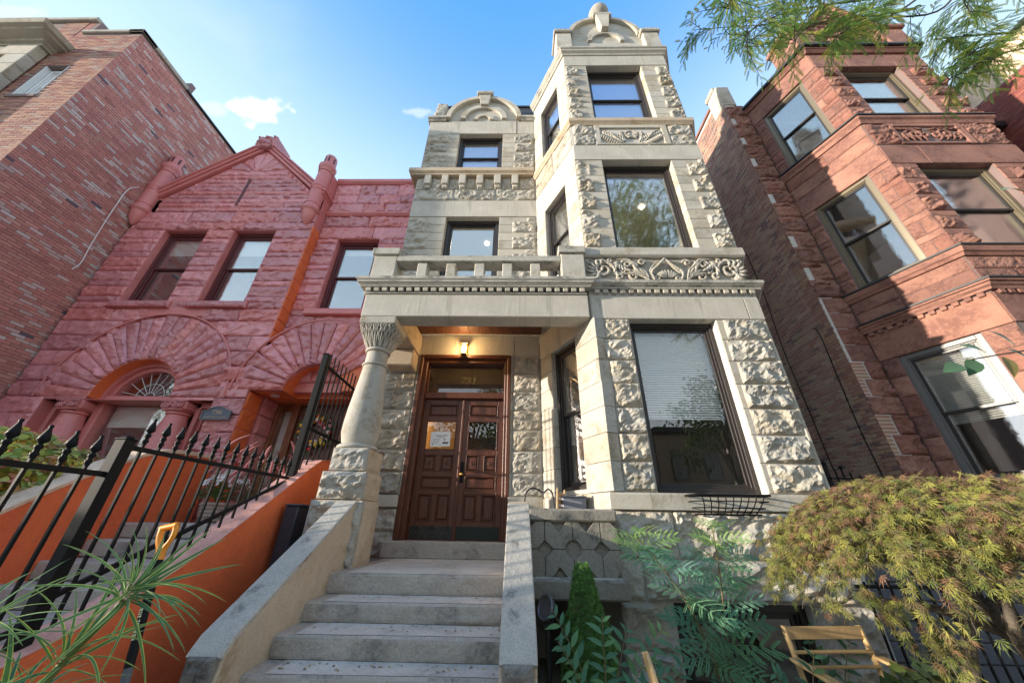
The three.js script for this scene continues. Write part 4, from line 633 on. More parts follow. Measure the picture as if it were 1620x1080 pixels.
  for (const [x, z] of [[-4.95, -6.62], [-3.2, -6.7]]) { const g = new THREE.CylinderGeometry(0.075, 0.085, 0.02, 20); g.translate(x, 3.812, z); part(red, 'downlight', g, M.white); }
  // gable
  const GA = [-7.53, 11.35], GL = -9.72, GR = -5.42, gy = 9.25, xa = (y) => lerp(GL, GA[0], clamp((y - gy) / (GA[1] - gy), 0, 1)), xb = (y) => lerp(GR, GA[0], clamp((y - gy) / (GA[1] - gy), 0, 1));
  part(red, 'wall_core', ext(poly([[-9.95, 8.7], [PX, 8.7], [PX, 9.4], [GR, gy], GA, [GL, gy], [-9.95, 9.4]]), 0.35, -0.362), M.paint, WG);
  const gr = [8.75]; while (gr[gr.length - 1] < 10.35) gr.push(gr[gr.length - 1] + 0.145 + 0.03 * r());
  coursed(red, WG, -9.9, PX, gr, pr, { lim: (a, b) => [Math.max(-9.75, xa(b) + 0.03), Math.min(-5.45, xb(b) - 0.03)], holes: [[-7.63, -7.55, 9.0, 10.1]], len: [0.7, 1.7], rk: { p: 0.055, cell: 0.045, rough: 1.2, m: 0.025 } });
  part(red, 'gable_slot', box(-7.625, -7.555, 9.0, 10.08, -0.02, 0.004, 0), M.frameRed, WG);
  { const yb = gr[gr.length - 1]; for (let i = 0; i < 6; i++) { const t0 = i / 6, t1 = (i + 1) / 6, f = (t) => { const a = Math.PI * (0.06 + 0.88 * (1 - t)), d = [Math.cos(a), Math.sin(a)]; let L = 0.1; while (L < 2.2) { const p = [GA[0] + d[0] * L, yb - 0.02 + d[1] * L]; if (p[1] > lerp(yb, GA[1], 1) - 0.08 || p[0] < xa(p[1]) + 0.05 || p[0] > xb(p[1]) - 0.05) break; L += 0.02; } return [GA[0] + d[0] * L, yb - 0.02 + d[1] * L]; }; const q = (t) => { const a = Math.PI * (0.06 + 0.88 * (1 - t)); return [GA[0] + Math.cos(a) * 0.1, yb - 0.02 + Math.sin(a) * 0.06]; }; part(red, 'fan_stone', rock([q(t0), q(t1), f(t1), f(t0)], { p: 0.05, cell: 0.05 }), pick(pr, r), WG); } }
  const cop = (a, b) => { const m = new THREE.Matrix4(), A = V(a[0], a[1], 0), d = V(b[0] - a[0], b[1] - a[1], 0), l = d.length(); d.normalize(); m.makeBasis(d, V(-d.y, d.x, 0), V(0, 0, 1)).setPosition(A); return [box(0, l, -0.02, 0.07, -0.35, 0.08, 0.012), box(0, l, 0.07, 0.15, -0.37, 0.13, 0.015), box(0, l, 0.15, 0.21, -0.39, 0.17, 0.02)].map((g) => g.applyMatrix4(m)); };
  part(red, 'gable_coping', cop([GL - 0.1, gy], [GA[0], GA[1]]), M.paint, WG); part(red, 'gable_coping', cop([GA[0], GA[1]], [GR + 0.1, gy]), M.paint, WG);
  part(red, 'apex_stone', [rock(R4(-7.86, -7.28, 11.28, 11.78), { p: 0.09, cell: 0.03, rough: 1.6 }).translate(0, 0, 0.14), box(-7.86, -7.28, 11.28, 11.78, -0.5, 0.13, 0.03)], pr[1], WG);
  part(red, 'parapet', box(-9.9, PX, 9.4, 10.25, -0.75, -0.4, 0.01), M.paint, WG); part(red, 'parapet_coping', box(-9.95, PX + 0.03, 10.25, 10.34, -0.8, -0.34, 0.02), M.paint, WG);
  for (const x of [-9.98, -5.46]) {
    const t = part(red, 'corner_turret', move(lathe([[0, 8.22], [0.059, 8.27], [0.134, 8.42], [0.176, 8.6], [0.176, 8.66], [0.218, 8.68], [0.223, 8.76], [0.185, 8.79], [0.181, 9.0], [0.185, 9.52], [0.21, 9.54], [0.21, 9.62], [0.181, 9.66], [0.176, 10.28], [0.218, 10.32], [0.231, 10.42], [0.185, 10.47], [0.16, 10.5], [0.16, 10.82], [0.143, 10.86], [0, 10.87]], 22), x, 0, GZ + 0.05), M.paint);
    for (const y of [8.9, 9.08, 9.26, 9.42, 9.82, 10.0, 10.18]) { const tg = new THREE.TorusGeometry(0.184, 0.012, 6, 22); tg.rotateX(Math.PI / 2); if (y > 9.4 && y < 9.5 || y > 8.8 && y < 8.95 || y > 10.1) part(t, 'turret_ring', tg.translate(x, y, GZ + 0.05), M.paint); }
    for (let i = 0; i < 7; i++) { const a = Math.PI * (0.1 + i * 0.3); part(t, 'turret_slot', box(-0.025, 0.025, 10.56, 10.76, 0.14, 0.163, 0.003).rotateY(a).translate(x, 0, GZ + 0.05), M.frameRed); }
  }
  // recessed part on the right
  core(WE, PX, -4.72, 3.9, 10.3); core(WE, -3.64, -2.76, 3.9, 10.3); core(WE, -4.72, -3.64, 8.08, 10.3); core(WE, -4.72, -3.64, 5.3, 5.86);
  part(red, 'wall_core', box(PX, -2.77, 3.9, 5.4, -0.3, -0.03, 0), M.paint, WE); part(red, 'corner_stone', box(-5.62, PX + 0.002, 3.66, 3.83, -0.3, 0.03, 0.015), pr[0], WG);
  coursed(red, WE, PX, -2.76, [4.1, 4.4, 4.72, 5.06, 5.4, 5.72, 5.87, 6.15, 6.32, 6.6, 6.77, 7.05, 7.22, 7.5, 7.67, 7.92, 8.08], pr, { holes: [[-4.73, -3.63, 5.86, 8.08]], rk: { ...RK, p: 0.065 }, len: [0.5, 0.9] });
  coursed(red, WE, PX, -2.76, [8.08, 8.5, 8.88], pr, { rk: RK, len: [0.7, 1.4] });
  part(red, 'string_course', mould([[-0.1, 8.89], [0.04, 8.89], [0.09, 8.95], [0.09, 9.0], [0.05, 9.03], [-0.1, 9.04]], [[PX, RZ], [-2.76, RZ]]), M.paint);
  coursed(red, WE, PX, -2.76, [9.05, 9.4, 9.75, 10.17], pr, { rk: RK, len: [0.6, 1.1] });
  part(red, 'parapet_coping', mould([[-0.3, 10.17], [0.03, 10.17], [0.08, 10.23], [0.09, 10.33], [-0.3, 10.36]], [[PX, RZ], [-2.76, RZ]]), M.paint);
  win(red, WE, -4.725, -3.635, 5.87, 8.08, { d: 0.14, fr: 0.075, mat: M.frameRed, inside: { shade: [1, 0.9, M.blind] } });
  part(red, 'window_sill', box(-4.9, -3.5, 5.70, 5.865, -0.1, 0.12, 0.02), M.paint, WE);
  // body
  part(red, 'side_wall', [box(-10.05, -9.95, 0, 10.2, -14, GZ - 0.3, 0), box(-2.86, -2.76, 0, 10.2, -14, RZ - 0.3, 0)], M.paint);
  part(red, 'roof', box(-10.05, -2.76, 9.3, 9.45, -14, RZ - 0.3, 0), M.slate);
  part(red, 'room_back', box(-9.95, -2.86, 0, 9.3, -10.2, -10, 0), M.roomWall);
  for (const y of [1.4, 5.2]) part(red, 'room_floor', box(-9.95, -2.86, y, y + 0.15, -10, y < 2 ? -6.8 : -6.95, 0), M.roomWall);
}
// house number plaque, wreath
{
  const t = thing('house_number_plaque', 'slate grey arched house number plaque on the red stone pier', 'plaque', [-5.62, 3.30, GZ + 0.09]);
  const sh = (k) => { const s = new THREE.Shape(); const w = 0.275 - k; s.moveTo(-w, -0.1 + k); s.lineTo(w, -0.1 + k); s.lineTo(w, 0.07 - k); s.bezierCurveTo(w * 0.6, 0.07 - k, w * 0.55, 0.155 - k, 0, 0.155 - k); s.bezierCurveTo(-w * 0.55, 0.155 - k, -w * 0.6, 0.07 - k, -w, 0.07 - k); s.closePath(); return s; };
  const rim = sh(0); rim.holes.push(sh(0.02));
  lpart(t, 'plate', ext(sh(0.01), 0.02, 0), P({ color: C(0.075, 0.085, 0.12), roughness: 0.45 })); lpart(t, 'rim', ext(rim, 0.03, 0, 0.002), P({ color: C(0.10, 0.105, 0.115), roughness: 0.35 }));
  const cv = document.createElement('canvas'); cv.width = 256; cv.height = 128; const c = cv.getContext('2d'); c.fillStyle = '#000'; c.fillRect(0, 0, 256, 128); c.fillStyle = '#fff'; c.textAlign = 'center'; c.font = 'bold 66px serif'; c.fillText('736', 128, 66); c.font = 'bold 25px serif'; c.fillText('W BELDEN PLACE', 128, 106);
  const g = new THREE.PlaneGeometry(0.46, 0.21); g.translate(0, 0.005, 0.0215); lpart(t, 'lettering', g, S({ color: C(0.42, 0.27, 0.16), alphaMap: new THREE.CanvasTexture(cv), transparent: true, roughness: 0.4 }));
}
// ---------------------------------------------------------------- brick facings: single bricks laid in running bond, the nearest ones as parts, the rest instanced
function brickwork(th, W, s0, s1, y0, y1, o) {
  const { l = 0.205, h = 0.058, jt = 0.011, colors, seed = 3, holes = [], near = () => 0, max = 300, depth = 0.02, dark = false, top = () => 1e9 } = o;
  const r = rng(seed), list = [], W2 = (m) => W.clone().multiply(m);
  const geo = box(-l / 2, l / 2, -h / 2, h / 2, -depth, 0.004, 0), gh = box(-l / 4 + jt / 4, l / 4 - jt / 4, -h / 2, h / 2, -depth, 0.004, 0);
  let row = 0;
  for (let y = y0 + h / 2; y < y1 - h / 2; y += h + jt, row++) for (let s = s0 + (row % 2 ? -l / 2 : 0); s < s1 - 0.03; s += l + jt) {
    const a = Math.max(s, s0), b = Math.min(s + l, s1); if (b - a < 0.05) continue;
    const m = (a + b) / 2; if (y + h > top(m) || holes.some((q) => b > q[0] && a < q[1] && y > q[2] && y < q[3])) continue;
    list.push({ s: m, y, w: b - a, k: near(m, y), n: (r() - 0.5) * 0.004, c: (dark && r() < 0.012 ? C(0.13, 0.10, 0.13) : pick(colors, r).clone().multiplyScalar(0.86 + 0.28 * r())) });
  }
  list.sort((a, b) => b.k - a.k);
  const mats = colors.map((c) => P({ color: c, roughness: 0.78, bumpMap: rep(fineBump, 0.5), bumpScale: 0.002 })), th0 = th.position, n = Math.min(max, list.length);
  for (let i = 0; i < n; i++) { const q = list[i], m = shadowed(new THREE.Mesh(geo, mats[Math.floor(r() * mats.length)])); m.name = numbered('brick'); m.applyMatrix4(W2(new THREE.Matrix4().makeScale(q.w / l, 1, 1).setPosition(q.s, q.y, q.n))); m.position.sub(th0); th.add(m); }
  const rest = list.slice(n), T = new THREE.Matrix4().makeTranslation(-th0.x, -th0.y, -th0.z);
  if (rest.length) inst(th, 'brick_facing', geo, M.brickL, rest.map((q) => T.clone().multiply(W2(new THREE.Matrix4().makeScale(q.w / l, 1, 1).setPosition(q.s, q.y, q.n)))), rest.map((q) => q.c));
}
// ---------------------------------------------------------------- red brick apartment building, far left
const LX = -10.1, LZ = -4.114;
const apt = thing('brick_apartment_building', 'tall red brick building with stone trimmed bay at the left edge', 'building', [-13, 0, -8]);
{
  const r = rng(41), WS = wall(LX, LZ, 0, -1), WL = wall(0, LZ, 1, 0);
  const cl = [C(0.487, 0.206, 0.181), C(0.51, 0.225, 0.188), C(0.452, 0.181, 0.163), C(0.534, 0.25, 0.206), C(0.522, 0.362, 0.338), C(0.557, 0.413, 0.388), C(0.487, 0.206, 0.181), C(0.418, 0.163, 0.15), C(0.522, 0.263, 0.225), C(0.487, 0.213, 0.175), C(0.499, 0.213, 0.181), C(0.545, 0.463, 0.444), C(0.464, 0.194, 0.175), C(0.499, 0.2, 0.163), C(0.51, 0.237, 0.2), C(0.487, 0.206, 0.175), C(0.476, 0.2, 0.175), C(0.499, 0.225, 0.188), C(0.487, 0.213, 0.188)];
  const topAt = (s) => (s < 1.35 ? 13.0 : s < 3.5 ? 13.0 : 12.9);
  part(apt, 'wall_core', [box(0, 10, 0, 13.0, -0.3, -0.006, 0)], M.mortar, WS);
  brickwork(apt, WS, 0, 6.5, 0.6, 13.0, { l: 0.215, h: 0.056, jt: 0.010, colors: cl, dark: true, seed: 8, near: (s, y) => -Math.hypot(s + 4.1, y - 1.6), top: topAt });
  part(apt, 'wall_coping', box(-0.06, 1.35, 13.0, 13.14, -0.35, 0.05, 0.02), M.lime[1], WS); part(apt, 'wall_coping', box(1.35, 10, 12.98, 13.06, -0.35, 0.05, 0.02), M.metalDark, WS);
  part(apt, 'chimney_block', box(1.35, 1.5, 13.0, 13.4, -0.35, 0.01, 0.01), M.mortar, WS);
  // street front
  const clF = [C(0.34, 0.16, 0.11), C(0.40, 0.21, 0.14), C(0.30, 0.13, 0.10), C(0.36, 0.24, 0.19), C(0.28, 0.10, 0.08), C(0.38, 0.19, 0.12)];
  part(apt, 'wall_core', [box(-11.04, LX - 0.002, 0, 13.0, -0.3, -0.006, 0), box(-11.62, -11.04, 11.33, 13.0, -0.3, -0.006, 0), box(-11.62, -11.04, 7.4, 9.98, -0.3, -0.006, 0), box(-18, -11.62, 0, 13.7, -0.3, -0.006, 0)], M.mortar, WL);
  brickwork(apt, WL, -12.0, LX - 0.003, 7.2, 12.95, { l: 0.215, h: 0.055, jt: 0.009, colors: clF, seed: 12, near: (s, y) => s, max: 120, holes: [[-11.62, -11.04, 10.0, 11.33]] });
  brickwork(apt, WL, -12.6, -11.95, 12.2, 13.68, { l: 0.215, h: 0.055, jt: 0.009, colors: clF, seed: 13, max: 0 });
  part(apt, 'parapet_coping', box(-11.75, LX + 0.05, 13.0, 13.12, -0.35, 0.06, 0.02), M.lime[1], WL); part(apt, 'parapet_coping', box(-18, -11.7, 13.7, 13.84, -0.35, 0.08, 0.02), M.lime[1], WL);
  part(apt, 'parapet_return', box(-11.95, -11.75, 12.9, 13.7, -1.2, -0.004, 0.01), S({ color: C(0.33, 0.13, 0.10), roughness: 0.85 }), WL);
  const wf = win(apt, WL, -11.60, -11.06, 10.04, 11.30, { d: 0.1, fr: 0.06, mat: M.white, inside: { shade: [1, 0.6, M.blind] } });
  part(apt, 'window_reveal', [box(-11.622, -11.60, 10.03, 11.32, -0.1, 0.0, 0.003)], M.white, WL); part(apt, 'window_reveal', [box(-11.06, -11.042, 10.03, 11.32, -0.1, 0.0, 0.003)], M.white, WL);
  part(apt, 'window_sill', box(-11.68, -10.98, 9.93, 10.03, -0.2, 0.03, 0.01), M.mortar, WL);
  // stone trimmed bay with heavy cornice
  part(apt, 'bay', box(-18, -11.95, 0, 11.86, 0.0, 0.15, 0), S({ color: C(0.38, 0.2, 0.15), roughness: 0.85 }), WL);
  for (let i = 0; i < 9; i++) for (const k of [0, 1]) { const y = 7.9 + i * 0.44, w = (i + k) % 2 ? 0.75 : 0.5; part(apt, 'quoin', k ? box(-11.93 - w, -11.9, y, y + 0.432, 0.02, 0.22, 0.012) : box(-12.7, -12.69 + 0.0 - w, y, y + 0.432, 0.1, 0.2, 0.01), pick(M.lime, r), WL); }
  part(apt, 'bay_cornice', mould([[-0.1, 11.87], [0.05, 11.87], [0.06, 11.92], [0.12, 11.94], [0.14, 11.99], [0.32, 12.02], [0.34, 12.06], [0.42, 12.08], [0.44, 12.13], [0.46, 12.2], [-0.1, 12.22]], [[-18, LZ + 0.16], [-11.9, LZ + 0.16], [-11.9, LZ]]), M.lime[3]);
  part(apt, 'roof', box(-18, LX - 0.3, 12.4, 12.6, -14, LZ - 0.3, 0), M.slate);
}
{ const w = thing('loose_cable', 'thin white cable hanging loose across the red brick side wall at left', 'cable', [LX + 0.03, 8, -5.2]); lpart(w, 'wire', tube([[0.02, 1.27, -0.75], [0.03, 1.05, -0.62], [0.03, 0.35, -0.62], [0.02, -0.7, -0.70], [0.02, -1.35, -0.76], [0.0, -1.5, -0.72]], 0.011, 6, 30), M.white); }
// ---------------------------------------------------------------- the brownstone rowhouse, right
const brown = thing('brownstone_rowhouse', 'reddish brown sandstone rowhouse with angled bay and brick side wall at right', 'house', [9, 0, -7]);
const BX = 6.42, WBF = wall(0, ZB, 1, 0), BFX = 7.65, BIX = 7.0, BIZ = -6.15, BCL = Math.hypot(BFX - BIX, ZB - BIZ), WBC = wall(BIX, BIZ, BFX - BIX, ZB - BIZ), WBP = wall(0, BIZ, 1, 0);
{
  const r = rng(51), sr = M.sandRock, sm = M.sand, span = (a, b, n) => Array.from({ length: n + 1 }, (_, i) => lerp(a, b, i / n));
  const rk = (W, a, b, c, e, o = {}) => part(brown, 'rock_faced_stone', rock(R4(a, b, c, e), { p: 0.07, cell: 0.035, ...o }), pick(sr, r), W);
  const ash = (W, a, b, c, e, n = 'dressed_stone', n1 = 0) => part(brown, n, box(a + 0.002, b - 0.002, c + 0.002, e - 0.002, -0.28, n1, 0.01), pick(sm, r), W);
  const core = (W, a, b, c, e) => part(brown, 'wall_core', box(a, b, c, e, -0.28, -0.012, 0), M.mortar, W);
  // pier between the brick wall and the bay: toothed quoins
  part(brown, 'wall_core', box(BX + 0.001, BIX, 0, 13.3, -0.28, -0.012, 0), S({ color: C(0.30, 0.17, 0.12), roughness: 0.95 }), WBP);
  { const y1 = span(0.3, 4.45, 12); for (let i = 0; i < 12; i++) { const t = i % 3 === 1 ? 0.12 : i % 3 ? 0.26 : 0; rk(WBP, BX + t, BIX - 0.01, y1[i], y1[i + 1], { p: 0.1, rough: 1.0 }); if (t) for (let k = 0; k < 5; k++) { const h5 = (y1[i + 1] - y1[i]) / 5; part(brown, 'brick', box(BX + 0.004, BX + t - 0.014, y1[i] + k * h5 + 0.007, y1[i] + (k + 1) * h5 - 0.007, -0.2, 0.0, 0.003), S({ color: C(0.36 + 0.05 * r(), 0.19 + 0.03 * r(), 0.13), roughness: 0.85 }), WBP); }; } }
  for (const [y0, y1, n] of [[4.46, 5.2, 2], [5.2, 5.95, 2]]) span(y0, y1, n).slice(0, -1).forEach((y, i) => rk(WBP, BX + 0.06, BIX - 0.01, y, y + (y1 - y0) / n, { p: i ? 0.08 : 0.03 }));
  for (const [y0, y1, n] of [[5.96, 8.37, 5], [8.38, 9.85, 3], [9.86, 13.2, 7]]) { const st = (y1 - y0) / n; for (let i = 0; i < n; i++) { const y = y0 + i * st; rk(WBP, BX + 0.12 * (i % 2), BIX - 0.02, y, y + st * 0.7, { p: 0.12, rough: 1.0 }); rk(WBP, BX - 0.02, BIX - 0.15, y + st * 0.7, y + st, { p: 0.09 }); } }
  // splayed side
  for (const [y0, y1, ins] of [[2.25, 4.45, { slats: [1, 0.42] }], [5.97, 8.36, {}], [9.88, 12.15, {}]]) {
    win(brown, WBC, 0.27, 1.29, y0, y1, { d: 0.04, fr: 0.075, mat: y0 < 3 ? M.frameGrey : M.frameBronze, sash: M.frameDark, inside: ins });
    core(WBC, 0, 0.27, y0, y1); core(WBC, 1.29, BCL, y0, y1);
    const n = y0 < 3 ? 6 : 5, st = (y1 - y0) / n;
    for (let i = 0; i < n; i++) { const y = y0 + i * st;
      if (y0 < 3) { rk(WBC, 0.01, 0.26, y, y + st, { p: 0.05 }); rk(WBC, 1.30, BCL, y, y + st, { p: 0.05, rough: 0.6 }); }
      else { rk(WBC, 0.01, 0.26, y, y + st * 0.7, { p: 0.05 }); rk(WBC, 0.01, 0.26, y + st * 0.7, y + st, { p: 0.03 }); const k = 1.42 + 0.08 * r(); rk(WBC, 1.30, k, y, y + st * 0.7, { p: 0.035, rough: 0.5 }); rk(WBC, k, BCL + 0.02, y, y + st * 0.7, { p: 0.06, rough: 0.5 }); rk(WBC, 1.30, BCL, y + st * 0.7, y + st, { p: 0.025, rough: 0.4 }); } }
  }
  core(WBC, 0, BCL, 0, 2.25); coursed(brown, WBC, 0.01, BCL, [0.3, 0.8, 1.3, 1.75, 2.24], sr, { rk: { cell: 0.05 } });
  for (const [W, a, b] of [[WBC, 0, BCL], [WBF, BFX, 10.52]]) {
    ash(W, a, b, 4.455, 5.02, 'lintel', 0.012); core(W, a, b, 5.02, 5.97);
    coursed(brown, W, a + 0.01, b - 0.01, [5.24, 5.50, 5.76], sr, { r, len: [0.7, 1.1], rk: { p: 0.05, cell: 0.035, rough: 0.8 } });
    if (W === WBC) { ash(W, a, b, 8.365, 8.87, 'lintel', 0.012); ash(W, a, b, 12.16, 12.78, 'lintel', 0.012); }
    core(W, a, b, 8.87, 9.6);
  }
  coursed(brown, WBC, 0.01, BCL - 0.01, [8.88, 9.24, 9.6], sr, { r, len: [0.8, 0.9], rk: { p: 0.05, cell: 0.035, rough: 0.7 } });
  const path = [[BIX, BIZ], [BFX, ZB], [10.52, ZB], [11.1, BIZ]];
  const course = (n, prof, m) => part(brown, n, mould(prof, path), m);
  course('cornice', [[-0.2, 5.05], [0.05, 5.05], [0.06, 5.09], [0.09, 5.12], [0.1, 5.16], [0.13, 5.165], [0.13, 5.2], [-0.2, 5.2]], sm[0]); course('drip_edge', [[-0.1, 5.202], [0.15, 5.202], [0.15, 5.235], [-0.1, 5.25]], M.metalDark);
  for (let i = 0; i < 11; i++) part(brown, 'dentil', box(0.06 + i * 0.145, 0.14 + i * 0.145, 4.975, 5.045, -0.02, 0.05, 0.006), sm[i % 3], WBC);
  for (let i = 0; i < 18; i++) part(brown, 'dentil', box(7.72 + i * 0.15, 7.81 + i * 0.15, 4.975, 5.045, -0.02, 0.05, 0.006), sm[i % 3], WBF);
  course('string_course', [[-0.2, 5.765], [0.03, 5.765], [0.06, 5.82], [0.08, 5.83], [0.1, 5.9], [0.1, 5.925], [-0.2, 5.93]], sm[0]); course('drip_edge', [[-0.1, 5.932], [0.12, 5.932], [0.12, 5.965], [-0.1, 5.968]], M.metalDark);
  course('string_course', [[-0.2, 9.605], [0.03, 9.605], [0.05, 9.7], [0.09, 9.74], [0.09, 9.80], [-0.2, 9.82]], sm[0]); course('drip_edge', [[-0.1, 9.822], [0.11, 9.822], [0.11, 9.86], [-0.1, 9.87]], M.metalDark);
  course('cornice', [[-0.2, 12.785], [0.04, 12.785], [0.1, 12.86], [0.12, 12.87], [0.12, 12.9], [-0.2, 12.92]], sm[1]); course('roof_edge', [[-0.3, 12.922], [0.18, 12.922], [0.18, 13.0], [-0.3, 13.02]], M.metalDark);
  // front of the bay
  for (const [y0, y1, x0, x1, h] of [[5.968, 8.25, 8.15, 9.69, 1], [9.87, 12.13, 8.2, 9.72, 1]]) {
    win(brown, WBF, x0, x1, y0, y1, { d: 0.12, fr: 0.09, mat: M.frameBronze, sash: M.frameDark });
    core(WBF, BFX, x0, y0, y1); core(WBF, x1, 10.52, y0, y1); ash(WBF, BFX, x0 + 0.3, y1 + 0.003, y1 + 0.6, 'lintel', 0.01); ash(WBF, x0 + 0.303, 9.7, y1 + 0.003, y1 + 0.6, 'lintel', 0.012); ash(WBF, 9.703, 10.52, y1 + 0.003, y1 + 0.6, 'lintel', 0.01);
    const n = 5, st = (y1 - y0) / n;
    for (let i = 0; i < n; i++) { const y = y0 + i * st; rk(WBF, BFX + 0.01, x0 - 0.17 + 0.06 * r(), y, y + st * 0.7, { p: 0.09, rough: 1.5, cell: 0.03 }); ash(WBF, x0 - 0.2, x0, y, y + st * 0.7); ash(WBF, BFX, x0, y + st * 0.7, y + st); ash(WBF, x1, x1 + 0.2, y, y + st * 0.7); rk(WBF, x1 + 0.2, 10.5, y, y + st * 0.7, { p: 0.1, rough: 1.5, cell: 0.03 }); ash(WBF, x1, 10.3, y + st * 0.7, y + st); }
  }
  core(WBF, BFX, 10.52, 0, 4.45);
  for (const [y0, y1] of [[8.885, 9.24], [9.245, 9.6]]) { rk(WBF, BFX + 0.02, 8.17, y0, y1, { rough: 1.4 }); rk(WBF, 9.78, 10.5, y0, y1, { rough: 1.4 }); }
  for (const [a, b, c, e] of [[8.18, 8.27, 8.885, 9.6], [9.62, 9.77, 8.885, 9.6], [8.27, 9.62, 8.885, 8.93], [8.27, 9.62, 9.5, 9.6]]) part(brown, 'panel_frame', box(a, b, c, e, -0.2, 0.03, 0.012), sm[0], WBF);
  carved(brown, 'carved_panel', WBF, 8.275, 9.615, 8.935, 9.495, 4, sr[0], sm[1]);
  // gable over the bay
  part(brown, 'gable', ext(poly([[7.55, 13.02], [10.55, 13.02], [10.3, 13.9], [9.2, 15.6], [8.0, 13.9], [7.55, 13.9]]), 0.5, ZB - 0.56), sm[1]);
  coursed(brown, WBF, 7.5, 10.6, [13.03, 13.33, 13.63, 13.93, 14.23, 14.53, 14.83, 15.13, 15.4], sr, { lim: (a, b) => (b < 13.95 ? [7.55, 10.55] : [lerp(8.0, 9.2, (b - 13.9) / 1.7), lerp(10.3, 9.2, (b - 13.9) / 1.7)]), len: [0.4, 0.7], rk: { p: 0.1, rough: 1.6, cell: 0.04 } });
  for (const x of [7.45, 10.0]) part(brown, 'gable_block', [box(x, x + 0.65, 13.03, 13.95, ZB - 0.6, ZB + 0.1, 0.03), box(x - 0.06, x + 0.71, 13.95, 14.1, ZB - 0.65, ZB + 0.18, 0.03)], sr[0]);
  part(brown, 'gable_coping', [bar([7.95, 13.95, ZB - 0.2], [9.2, 15.72, ZB - 0.2], 0.62, 0.12), bar([10.35, 13.95, ZB - 0.2], [9.2, 15.72, ZB - 0.2], 0.62, 0.12)], sm[0]);
  // brick side wall
  const WBS = wall(BX, -18, 0, 1), sEnd = BIZ + 18 - 0.002, clR = [C(0.352, 0.202, 0.147), C(0.376, 0.23, 0.161), C(0.4, 0.274, 0.189), C(0.336, 0.173, 0.133), C(0.392, 0.252, 0.168), C(0.416, 0.295, 0.203), C(0.32, 0.158, 0.126), C(0.36, 0.216, 0.168), C(0.208, 0.13, 0.119)];
  part(brown, 'wall_core', box(0, sEnd, 0, 13.95, -0.3, -0.006, 0), M.mortarGrey, WBS);
  brickwork(brown, WBS, 7.6, sEnd, 0.5, 13.9, { l: 0.2, h: 0.054, jt: 0.017, colors: clR, seed: 18, near: (s, y) => -Math.hypot(sEnd - s, (y - 3.5) * 0.6) });
  part(brown, 'wall_coping', box(0, sEnd - 0.5, 13.95, 14.05, -0.35, 0.06, 0.01), M.sand[1], WBS);
  part(brown, 'parapet_end', box(sEnd - 0.5, sEnd + 0.02, 13.3, 14.35, -0.4, 0.012, 0.02), M.lime[2], WBS); part(brown, 'parapet_end', box(sEnd - 0.56, sEnd - 0.1, 14.35, 14.55, -0.45, 0.05, 0.03), M.lime[1], WBS);
  part(brown, 'parapet', box(BX + 0.35, 7.6, 13.2, 13.75, BIZ - 0.9, BIZ - 0.6, 0.01), M.capCream); part(brown, 'roof_edge', box(BX + 0.3, 8.2, 13.75, 13.85, BIZ - 0.95, BIZ - 0.55, 0.01), M.frameGrey);
  // set back wing on the right, with its own roof edge
  coursed(brown, wall(0, -6.2, 1, 0), 11.0, 14.5, [9.0, 9.5, 10.0, 10.5, 11.0, 11.5], sr, { r, rk: { cell: 0.06 } }); part(brown, 'wall_core', box(10.9, 16, 0, 11.5, -6.5, -6.212, 0), M.mortar);
  part(brown, 'wing_roof_edge', box(10.9, 16, 11.5, 11.72, -6.6, -5.75, 0.02), M.metalDark);
  // body
  part(brown, 'room_back', box(6.8, 12, 0, 13, -9.4, -9.2, 0), M.roomWall); part(brown, 'roof', [box(6.5, 12, 12.8, 12.95, -16, -6.45, 0)], M.slate); part(brown, 'bay_roof', ext(poly([[7.2, 6.4], [10.9, 6.4], [10.4, 4.8], [7.8, 4.8]]), 0.1).rotateX(-Math.PI / 2).translate(0, 12.85, 0), M.slate);
  for (const y of [1.3, 5.05, 9.1]) part(brown, 'room_floor', box(6.75, 10.9, y, y + 0.15, -9.2, -6.5, 0), M.roomWall), part(brown, 'room_floor', ext(poly([[7.3, 6.5], [10.8, 6.5], [10.3, 4.95], [7.95, 4.95]]), 0.15).rotateX(-Math.PI / 2).translate(0, y, 0), M.roomWall);
  part(brown, 'side_wall', box(10.55, 10.75, 0, 12.9, -6.2, ZB - 0.3, 0), M.mortar);
}
for (const [n, p] of [['long dark cable down the brick side wall, nearer the limestone house', [[0.03, 5.2, -0.02], [0.03, 3.8, 0.02], [0.035, 2.2, -0.06], [0.03, 0.6, -0.02], [0.03, -0.55, 0.0]].map(([x, y, z]) => [x, y, -7.45 + z])], ['shorter dark cable down the brick side wall, beside the sandstone quoins', [[0.03, 2.2, -6.5], [0.035, 2.05, -6.47], [0.03, 1.0, -6.5], [0.03, 0.0, -6.53], [0.03, -1.0, -6.5]]]]) { const w = thing('wall_cable', n, 'cable', [BX - 0.04, 3.2, 0]); lpart(w, 'wire', tube(p, 0.011, 6, 30), M.black); }
// far right: neighbour with cream parapet band over red brick
{
  const t = thing('brick_neighbour_building', 'red brick building with cream parapet band, at the far right edge', 'building', [15, 0, -7]), W = wall(13.5, -14, 0, 1);
  part(t, 'wall_core', box(0, 12, 0, 12.7, -2, -0.006, 0), M.mortar, W);
  brickwork(t, W, 6.5, 11.0, 9.0, 12.66, { l: 0.215, h: 0.06, jt: 0.01, colors: [C(0.26, 0.07, 0.05), C(0.22, 0.055, 0.045), C(0.30, 0.09, 0.06)], seed: 28, max: 60 });
  part(t, 'parapet_band', box(0, 12, 12.67, 13.6, -2, 0.0, 0.01), M.capCream, W); part(t, 'roof_edge', box(0, 12, 13.6, 13.72, -2, 0.1, 0.02), M.metalDark, W);
}
